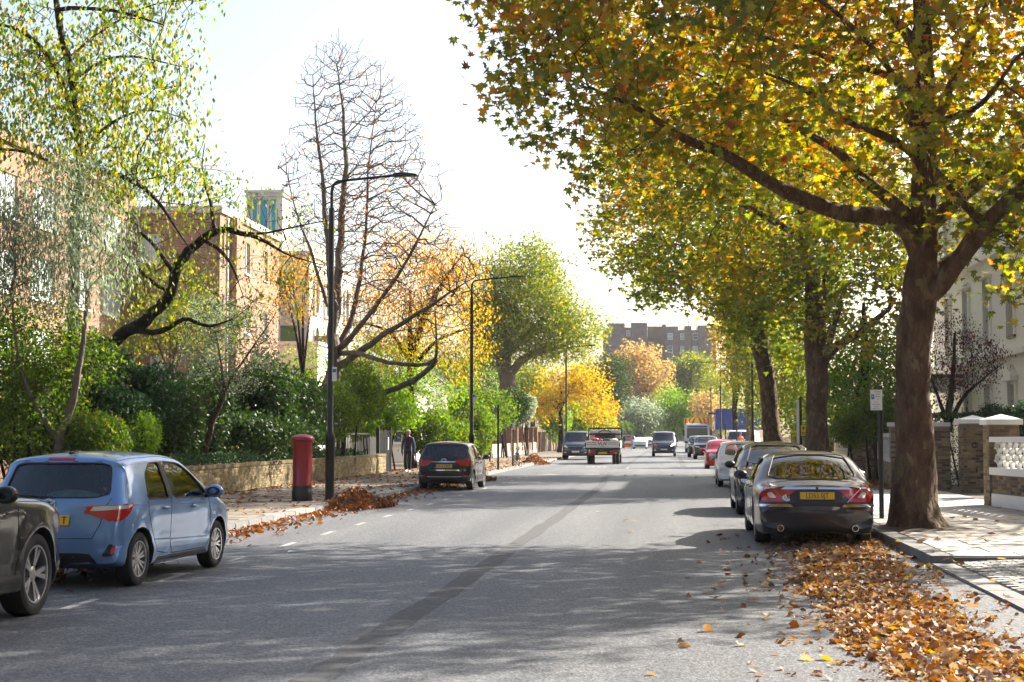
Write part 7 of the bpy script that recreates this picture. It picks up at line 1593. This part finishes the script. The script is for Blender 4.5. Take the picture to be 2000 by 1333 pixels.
# ================================================================ street furniture
M['steel_black'] = mat('lamp_black', (.010, .010, .011), .38, .2, noise=(4, (.02, .019, .018), .5))
M['grey_metal'] = mat('grey_metal', (.28, .28, .29), .45, .6)
lamp_me = {}
def lamp(label, x, y, side, sign=False, arm=1.55):
    r = empty('street_lamp', (x, y, .12), 0, label, 'street lamp', 'black street lamps')
    b = MB(); b.lathe([(.135, 0), (.125, .03), (.115, .06), (.112, 1.45), (.12, 1.47), (.12, 1.56), (.075, 1.66), (.068, 7.2)], 18); b.build('column', M['steel_black'], r, smooth=40)
    d = side; P = [(0, 0, 7.2), (0, 0, 7.62), (.03 * d, 0, 7.76), (.12 * d, 0, 7.85), (.3 * d, 0, 7.88), (arm * d, 0, 7.99)]
    b = MB(); b.tube(P, [.04, .04, .038, .036, .034, .03], 10); b.build('arm', M['steel_black'], r, smooth=60)
    b = MB(); pl = [(0, -.02), (.10, .055), (.34, .065), (.62, .02), (.66, -.01), (.60, -.03), (.08, -.045)]
    z0 = 7.99
    n = len(pl); vs = []
    for wd, kk in ((-.13, .8), (-.10, 1), (.10, 1), (.13, .8)): vs += [(d * (arm - .05 + u), wd, z0 + v * kk) for u, v in pl]
    fs = [tuple(range(n)), tuple(range(3 * n, 4 * n))[::-1]] + [(k * n + i, k * n + (i + 1) % n, (k + 1) * n + (i + 1) % n, (k + 1) * n + i) for k in range(3) for i in range(n)]
    b.add(vs, fs); h = b.build('lantern', M['steel_black'], r, smooth=50)
    b = MB(); b.add([(d * (arm + .1), -.08, z0 - .047), (d * (arm + .48), -.08, z0 - .036), (d * (arm + .48), .08, z0 - .036), (d * (arm + .1), .08, z0 - .047)], [(0, 1, 2, 3)]); b.build('lens', M['clear_lens'], h, fixn=False)
    b = MB(); b.tube([(d * (arm + .22), 0, z0 + .06), (d * (arm + .22), 0, z0 + .11)], .035, 10); b.build('photocell', M['grey_metal'], h)
    b = MB(); b.box(-.06, .06, -.118, -.112, .5, .95); b.build('access_door', M['black'], r)
    if sign: b = MB(); b.box(.055, .17, -.075, -.068, 2.9, 3.25); b.build('parking_notice', M['plate_w'], r); b = MB(); b.box(.065, .16, -.079, -.0755, 3.12, 3.2); b.build('notice_symbol', mat('notice_blue', (.03, .12, .45), .4), r)
    return r
g = gnd(644, 976, .12); lamp('tall black street lamp beside the red pillar box', g.x, g.y, 1, True)
lamp('second black street lamp, behind the graphite hatchback', at(921, 850, 63).x, 63, 1, True)
lamp('third street lamp on the left, by the parked grey van', at(1106, 850, 112).x, 112, 1, True)
lamp('fourth street lamp on the left, against the dark evergreen', at(1176, 850, 168).x, 168, 1)
lamp('fifth street lamp on the left, far beyond the flatbed', at(1209, 850, 196).x, 196, 1)
lamp('farthest street lamp on the left', at(1243, 850, 232).x, 232, 1)
lamp('street lamp on the right by the leaning plane trunk', at(1470, 850, 85).x, 85, -1)
lamp('street lamp on the right in front of the blue site cabin', at(1408, 850, 139).x, 139, -1)
lamp('farthest street lamp on the right', at(1389, 850, 188).x, 188, -1)
# pillar box
g = gnd(590, 979, .12); r = empty('pillar_box', (g.x, g.y, .12), R(20), 'red cast-iron pillar box with black base on the left pavement', 'post box')
M['post_red'] = mat('post_red', (.30, .008, .016), .4, noise=(5, (.22, .008, .014), .5), coat=.15)
b = MB(); b.lathe([(.245, 0), (.25, .02), (.25, .24), (.24, .26), (.235, .36)], 32); b.build('base', M['black'], r, smooth=35)
b = MB(); b.lathe([(.235, .361), (.238, .40), (.228, .42), (.228, 1.34), (.236, 1.36), (.236, 1.42), (.25, 1.43)], 32); bo = b.build('drum', M['post_red'], r, smooth=35)
b = MB(); b.lathe([(.25, 1.431), (.285, 1.45), (.29, 1.50), (.275, 1.53), (.20, 1.57), (.10, 1.592), (.0001, 1.60)], 32); b.build('cap', M['post_red'], r, smooth=35)
def curved(b, a0, a1, z0, z1, rad, n=8): 
    vs = [(math.cos(R(a0 + (a1 - a0) * k / n)) * rad, math.sin(R(a0 + (a1 - a0) * k / n)) * rad, z) for z in (z0, z1) for k in range(n + 1)]
    b.add(vs, [(k, k + 1, n + 2 + k, n + 1 + k) for k in range(n)])
b = MB(); curved(b, -28, 28, .5, 1.22, .2325); b.build('door', M['post_red'], bo, fixn=False)
b = MB(); curved(b, -20, 20, 1.25, 1.29, .234); b.build('slot', M['black'], bo, fixn=False)
b = MB(); curved(b, -9, 9, 1.05, 1.2, .234); b.build('notice', M['plate_w'], bo, fixn=False)
# posts and signs
def post(name, label, x, y, h, r_=.038, cat='post', group=None, z=.12):
    e = empty(name, (x, y, z), 0, label, cat, group); b = MB(); b.tube([(0, 0, 0), (0, 0, h)], r_, 12); b.lathe([(r_ + .006, h), (r_ + .006, h + .02), (.0001, h + .035)], 12); b.build('pole', M['steel_black'], e, smooth=40); return e
g = gnd(1722, 1013, .12); e = post('parking_sign', 'black signpost with white parking plate beside the big plane trunk', g.x, g.y, 2.5, .045, 'sign')
b = MB(); b.box(-.17, .05, -.07, -.062, 2.05, 2.44); pl = b.build('plate', M['plate_w'], e); pl.rotation_euler = (0, 0, R(-18))
b = MB(); b.box(-.15, -.095, -.075, -.0705, 2.26, 2.35); pb = b.build('symbol', mat('sign_blue', (.02, .12, .5), .4), pl)
t = obj('lettering', text_mesh('P', .06, M['plate_w'], .0005), pb, (-.122, -.076, 2.305)); t.rotation_euler = (R(90), 0, 0)
for tx, z in (('Resident', 2.40), ('permit', 2.355), ('holders', 2.31), ('or', 2.265), ('Mo-Fr', 2.20), ('8.30am-6.30pm', 2.16), ('Saturday', 2.12), ('8.30am-1.30pm', 2.08)):
    t = obj('lettering', text_mesh(tx, .040 if z > 2.22 else .028, M['ink'], .0005, sx=.8), pl, (-.025 if z > 2.22 else -.06, -.0715, z)); t.rotation_euler = (R(90), 0, 0)
e = post('parking_sign', 'signpost with tall white strip and yellow plate between the plane trunks', at(1564, 850, 60).x, 60, 3.0, .05, 'sign')
b = MB(); b.box(-.16, -.06, -.07, -.06, 1.0, 2.9); b.build('plate', M['plate_w'], e)
b = MB(); b.box(.0, .2, -.075, -.062, 1.55, 1.95); yp = b.build('yellow_plate', mat('sign_yellow', (.75, .5, .02), .45), e); b = MB(); b.lathe([(.0001, 0), (.045, 0)], 16, axis='y'); b.v = [(v[0] + .1, -.078, v[2] + 1.84) for v in b.v]; b.build('symbol', M['ink'], yp, fixn=False)
b = MB(); b.box(.03, .17, -.079, -.0755, 1.66, 1.68); b.box(.03, .17, -.079, -.0755, 1.61, 1.63); b.build('lettering', M['ink'], yp)
g = gnd(973, 918, .12); post('sign_post', 'bare black post on the left pavement before the finned wall', g.x, g.y, 2.95, .05)
g = gnd(1002, 911, .12); bp_ = post('sign_post', 'black post with narrow white plate that the bicycle leans on', g.x, g.y, 2.3, .05)
b = MB(); b.box(-.02, .12, -.065, -.055, 1.85, 2.2); b.build('plate', M['plate_w'], bp_)
for px, Y, h, lab in ((1160, 128, 2.7, 'slim pale post left of the flatbed truck'), (1417, 116, 2.4, 'black post left of the orange roadworkers'), (1439, 112, 2.5, 'black post between the orange roadworkers'), (1496, 76, 2.6, 'thin black post before the leaning plane trunk')): post('sign_post', lab, at(px, 850, Y).x, Y, h, .045)
# bicycle
r = empty('bicycle', (bp_.location.x + .22, bp_.location.y - .1, .12), R(14), 'old bicycle leaning against the black post on the left pavement', 'bicycle')
def ring(b, c, rad, t_, n=24): b.tube([(c[0], c[1] + math.cos(a) * rad, c[2] + math.sin(a) * rad) for a in np.linspace(0, 2 * math.pi, n)], t_, 6, caps=False)
for y in (-.5, .55):
    b = MB(); ring(b, (0, y, .34), .32, .018); w_ = b.build('wheel', M['rubber'], r, fixn=False); b = MB()
    for k in range(12): a = k * math.pi / 6; b.tube([(0, y, .34), (0, y + math.cos(a) * .31, .34 + math.sin(a) * .31)], .003, 3)
    b.build('spokes', M['grey_metal'], w_, fixn=False)
b = MB()
for p, q in (((0, .55, .34), (0, .02, .3)), ((0, .55, .34), (0, .18, .8)), ((0, .02, .3), (0, .18, .8)), ((0, .02, .3), (0, -.36, .72)), ((0, .18, .8), (0, -.34, .84)), ((0, -.5, .34), (0, -.34, .92))): b.tube([p, q], .017, 8)
b.build('frame', M['steel_black'], r); b = MB(); b.tube([(-.28, -.22, 1.0), (-.15, -.34, .98), (0, -.36, .95), (.15, -.34, .98), (.28, -.22, 1.0)], .013, 8); b.build('handlebar', M['grey_metal'], r)
b = MB(); lump(b, (0, .22, .88), (.07, .13, .035)); b.build('saddle', M['plastic'], r, smooth=60); b = MB(); b.tube([(-.12, .02, .2), (-.05, .02, .3), (.05, .02, .3), (.12, .02, .4)], .012, 6); b.build('pedals', M['plastic'], r)
# blue site cabin on a gantry
r = empty('site_cabin', (6.6, 151, .1), 0, 'blue site cabin raised on a steel gantry over the right pavement', 'cabin')
M['site_blue'] = mat('site_blue', (.02, .055, .26), .5, noise=(2, (.015, .045, .22), .5))
b = MB(); b.box(-2.4, 2.6, 0, 6, 2.1, 4.1); b.build('cabin', M['site_blue'], r, bevel=.03)
for k in range(9): b = MB(); b.box(-2.35 + k * .55, -2.30 + k * .55, -.03, -.001, 2.15, 4.05); b.build('rib', M['site_blue'], r)
for x in (-2.3, 0, 2.5):
    for y in (.1, 5.9): b = MB(); b.box(x - .08, x + .08, y - .08, y + .08, 0, 2.09); b.build('leg', M['grey_metal'], r)
b = MB(); b.box(-3.1, -2.42, 0, 1.6, 3.55, 3.75); b.build('canopy', M['steel_black'], r)
# barrier board far ahead
r = empty('barrier', (at(1226, 850, 176).x, 176, 0), 0, 'orange and white works barrier right of the flatbed truck', 'barrier')
M['orange'] = mat('works_orange', (.75, .16, .02), .5)
for k, z in enumerate((.35, .75, 1.15)): b = MB(); b.box(-.45, .45, -.02, .02, z, z + .3); b.build('board', M['orange' if k % 2 == 0 else 'white'], r)
for x in (-.4, .4): b = MB(); b.box(x - .03, x + .03, -.25, .25, 0, .05); b.box(x - .03, x + .03, -.03, .021, .05, 1.5); b.build('foot', M['orange'], r)
# ================================================================ people
M['skin'] = mat('skin', (.42, .22, .15), .55)
def person(name, label, loc, rz, top_m, leg_m, shoe_m, stride=.0, arms=((-.28, .05, .85), (.28, -.05, .85)), hands=((-.27, .10, .72), (.27, -.02, .72)), hair_m=None, h=1.75, inner=None, group=None):
    k = h / 1.75; root = empty(name, loc, rz, label, 'person', group)
    V = []; Ed = []; Rd = []
    def add(p, r_, par=None): V.append(tuple(q * k for q in p)); Rd.append(tuple(x * k for x in (r_ if hasattr(r_, '__len__') else (r_, r_)))); i = len(V) - 1; Ed.append((par, i)) if par is not None else None; return i
    pel = add((0, 0, .95), (.145, .11)); wa = add((0, .0, 1.1), (.15, .115), pel); ch = add((0, .01, 1.3), (.175, .125), wa); sh = add((0, .01, 1.42), (.13, .09), ch); nk = add((0, .015, 1.5), (.055, .06), sh); hd = add((0, -.005, 1.58), (.072, .085), nk); h2 = add((0, .0, 1.66), (.078, .095), hd); h3 = add((0, .01, 1.73), (.05, .06), h2)
    for s_, (ax, ay, az), (hx, hy, hz) in ((-1, arms[0], hands[0]), (1, arms[1], hands[1])):
        a = add((s_ * .18, .01, 1.40), .072, sh); e = add(((s_ * .23 + ax) / 2, (.02 + ay) / 2 + .03, 1.14), .058, a) ; f = add((ax, ay, az), .045, e); g_ = add((hx, hy, hz + .04), .04, f); add((hx, hy - .02, hz - .05), .028, g_)
    for s_ in (-1, 1):
        st = stride * s_; a = add((s_ * .10, 0, .84), .082, pel); kn = add((s_ * .115, -st * .45 - .02, .50), .058, a); an = add((s_ * .12, -st * .9 + (.05 if st < 0 else 0), .10), .05, kn); ft = add((s_ * .105, -st * .9 - .06, .045), .046, an); add((s_ * .11, -st * .9 - .18, .035), .036, ft)
    me = bpy.data.meshes.new('figure'); me.from_pydata(V, Ed, []); o = bpy.data.objects.new('figure', me); COL.objects.link(o)
    sk = o.modifiers.new('s', 'SKIN'); sk.use_smooth_shade = True
    for i, v in enumerate(me.skin_vertices[0].data): v.radius = Rd[i]; v.use_root = (i == 0)
    su = o.modifiers.new('d', 'SUBSURF'); su.levels = 2; su.render_levels = 2
    dg = bpy.context.evaluated_depsgraph_get(); bm_ = bpy.data.meshes.new_from_object(o.evaluated_get(dg)); bpy.data.objects.remove(o)
    bm_.name = 'body'; bm_.materials.clear()
    for mm in (top_m, leg_m, shoe_m, M['skin'], inner or top_m): bm_.materials.append(mm)
    for p in bm_.polygons:
        c = p.center / k; ax = abs(c.x)
        p.material_index = 3 if c.z > 1.49 or (ax > .2 and c.z < max(hands[0][2], hands[1][2]) + .06 and c.z > .55) else 2 if c.z < .1 else 1 if c.z < .88 and ax < .24 else 4 if (c.y < -.05 and ax < .075 and c.z > .95) else 0
        p.use_smooth = True
    obj('body', bm_, root)
    # face: eyes, nose, mouth, ears
    b = MB(); lump(b, (0, -.092 * k, 1.605 * k), (.014, .02, .022)); b.build('nose', M['skin'], root, smooth=60)
    b = MB(); lump(b, (-.032 * k, -.082 * k, 1.64 * k), (.011, .008, .008)); lump(b, (.032 * k, -.082 * k, 1.64 * k), (.011, .008, .008)); b.build('eyes', M['ink'], root)
    b = MB(); lump(b, (0, -.085 * k, 1.562 * k), (.026, .008, .007)); b.build('mouth', mat('lips', (.3, .1, .08), .5), root)
    b = MB(); lump(b, (-.084 * k, .01, 1.62 * k), (.012, .025, .035)); lump(b, (.084 * k, .01, 1.62 * k), (.012, .025, .035)); b.build('ears', M['skin'], root, smooth=60)
    if hair_m:
        b = MB(); lump(b, (0, .012 * k, 1.705 * k), (.098 * k, .112 * k, .065 * k)); b.box(-.075 * k, .075 * k, -.17 * k, -.06 * k, 1.685 * k, 1.70 * k); b.build('cap', hair_m, root, smooth=50)
    return root
g = gnd(797, 923, .12); M['denim'] = mat('dark_denim', (.015, .018, .03), .9); M['navy_cloth'] = mat('navy_jacket', (.03, .05, .11), .8, bump=.3, bscale=15); M['maroon'] = mat('maroon_jumper', (.06, .012, .016), .9)
person('person', 'walker in a navy jacket, maroon jumper and pale cap on the left pavement', (g.x, g.y, .122), R(-6), M['navy_cloth'], M['denim'], M['plate_w'], .16, hair_m=mat('pale_cap', (.4, .36, .28), .9), inner=M['maroon'], h=1.78)
M['hivis'] = mat('hivis_orange', (.85, .14, .02), .7, bump=.2); hb2 = mat('helmet_blue', (.02, .12, .5), .35)
for px, Y, rz, lab, hm in ((1446, 119, 40, 'roadworker in orange with a blue helmet and raised arm', hb2), (1423, 121, -20, 'roadworker in orange standing behind the black post', M['denim']), (1453, 126, 100, 'roadworker in orange farther back beside the blue cabin', hb2)):
    up_ = px == 1446
    person('person', lab, (at(px, 850, Y).x, Y, .122), R(rz), M['hivis'], M['hivis'], M['black'], .1, hair_m=hm, group='orange roadworkers', **({'arms': ((-.28, .05, .85), (.42, -.2, 1.25)), 'hands': ((-.27, .10, .72), (.55, -.35, 1.42))} if up_ else {}))
# small things on the gate pier
b = MB(); b.lathe([(.05, 0), (.06, .012), (.085, .012), (.09, 0)], 20, axis='y'); b.v = [(v[0], -v[1], v[2]) for v in b.v]
pr = [o for o in bpy.data.objects if o.name.startswith('gate_pier')]
pf = max(pr, key=lambda o: o.location.y); b.build('bell_push', M['black'], pf, loc=(-.02, -.352, 1.32), fixn=False)
b = MB(); b.box(-.02, .03, -.40, -.352, .55, .68); b.build('gate_latch', M['black'], pf)
# planter by the villa gate
r = empty('planter', (8.2, 40.5, .1), 0, 'tall black planter behind the nearer gate pier', 'planter'); b = MB(); b.lathe([(.16, 0), (.24, 1.5), (.24, 1.55), (.2, 1.55)], 4); b.build('pot', M['black'], r)
# ================================================================ plane trees and houses that go on behind the camera (seen in the cars' glass and lacquer)
src = [o for o in bpy.data.objects if o.name.startswith('plane_tree')]
for k, (s_, x, y, lab) in enumerate(((1, 5.4, -9, 'plane tree behind the viewer on the right kerb'), (2, -9.2, -6, 'plane tree behind the viewer on the left pavement'), (1, -9.0, -24, 'second plane tree behind the viewer on the left'), (2, 5.2, -26, 'second plane tree behind the viewer on the right'))):
    t0 = src[s_]; c = t0.copy(); COL.objects.link(c); c.location = (x, y, .1); c.rotation_euler = (0, 0, 1.3 * k + .7); c['label'] = lab
    for ch in t0.children:
        if ch.name.startswith('leaf'): continue
        d = ch.copy(); COL.objects.link(d); d.parent = c
for x, y, wx, wy, h, m_, lab in ((-24, -22, 14, 40, 11, 'brick_flats', 'brick houses behind the viewer on the left'), (17, -24, 12, 46, 11, 'stucco', 'white houses behind the viewer on the right'), (26, 27, 11, 52, 10, 'brick_flats', 'brick houses beyond the right edge of the view')):
    r = building('terrace', lab, (x, y, 0)); b = MB(); b.box(-wx / 2, wx / 2, -wy / 2, wy / 2, 0, h); b.build('wall', M[m_], r); b = MB(); b.box(-wx / 2 - .2, wx / 2 + .2, -wy / 2 - .2, wy / 2 + .2, h + .002, h + .4); b.build('roof', M['slate'], r)
box_hedge('tall garden hedge beyond the right edge of the view', 9.4, 10.6, -8, 26, .1, 3.4, 'dark', 16000, .22)
# ================================================================ autumn haze
b = MB(); b.box(-420, 420, -70, 900, -1.2, 42)
hz = b.build('haze', [], fixn=True); tag(hz, kind='stuff')
m = bpy.data.materials.new('haze'); m.use_nodes = True; t = m.node_tree; t.nodes.clear()
pv_ = node(t, 'ShaderNodeVolumePrincipled'); pv_.inputs['Color'].default_value = (.92, .95, 1, 1); pv_.inputs['Density'].default_value = .00011; pv_.inputs['Anisotropy'].default_value = .35
o_ = node(t, 'ShaderNodeOutputMaterial'); t.links.new(pv_.outputs[0], o_.inputs['Volume']); hz.data.materials.append(m)
tag(hz, 'thin autumn haze over the street', 'haze')
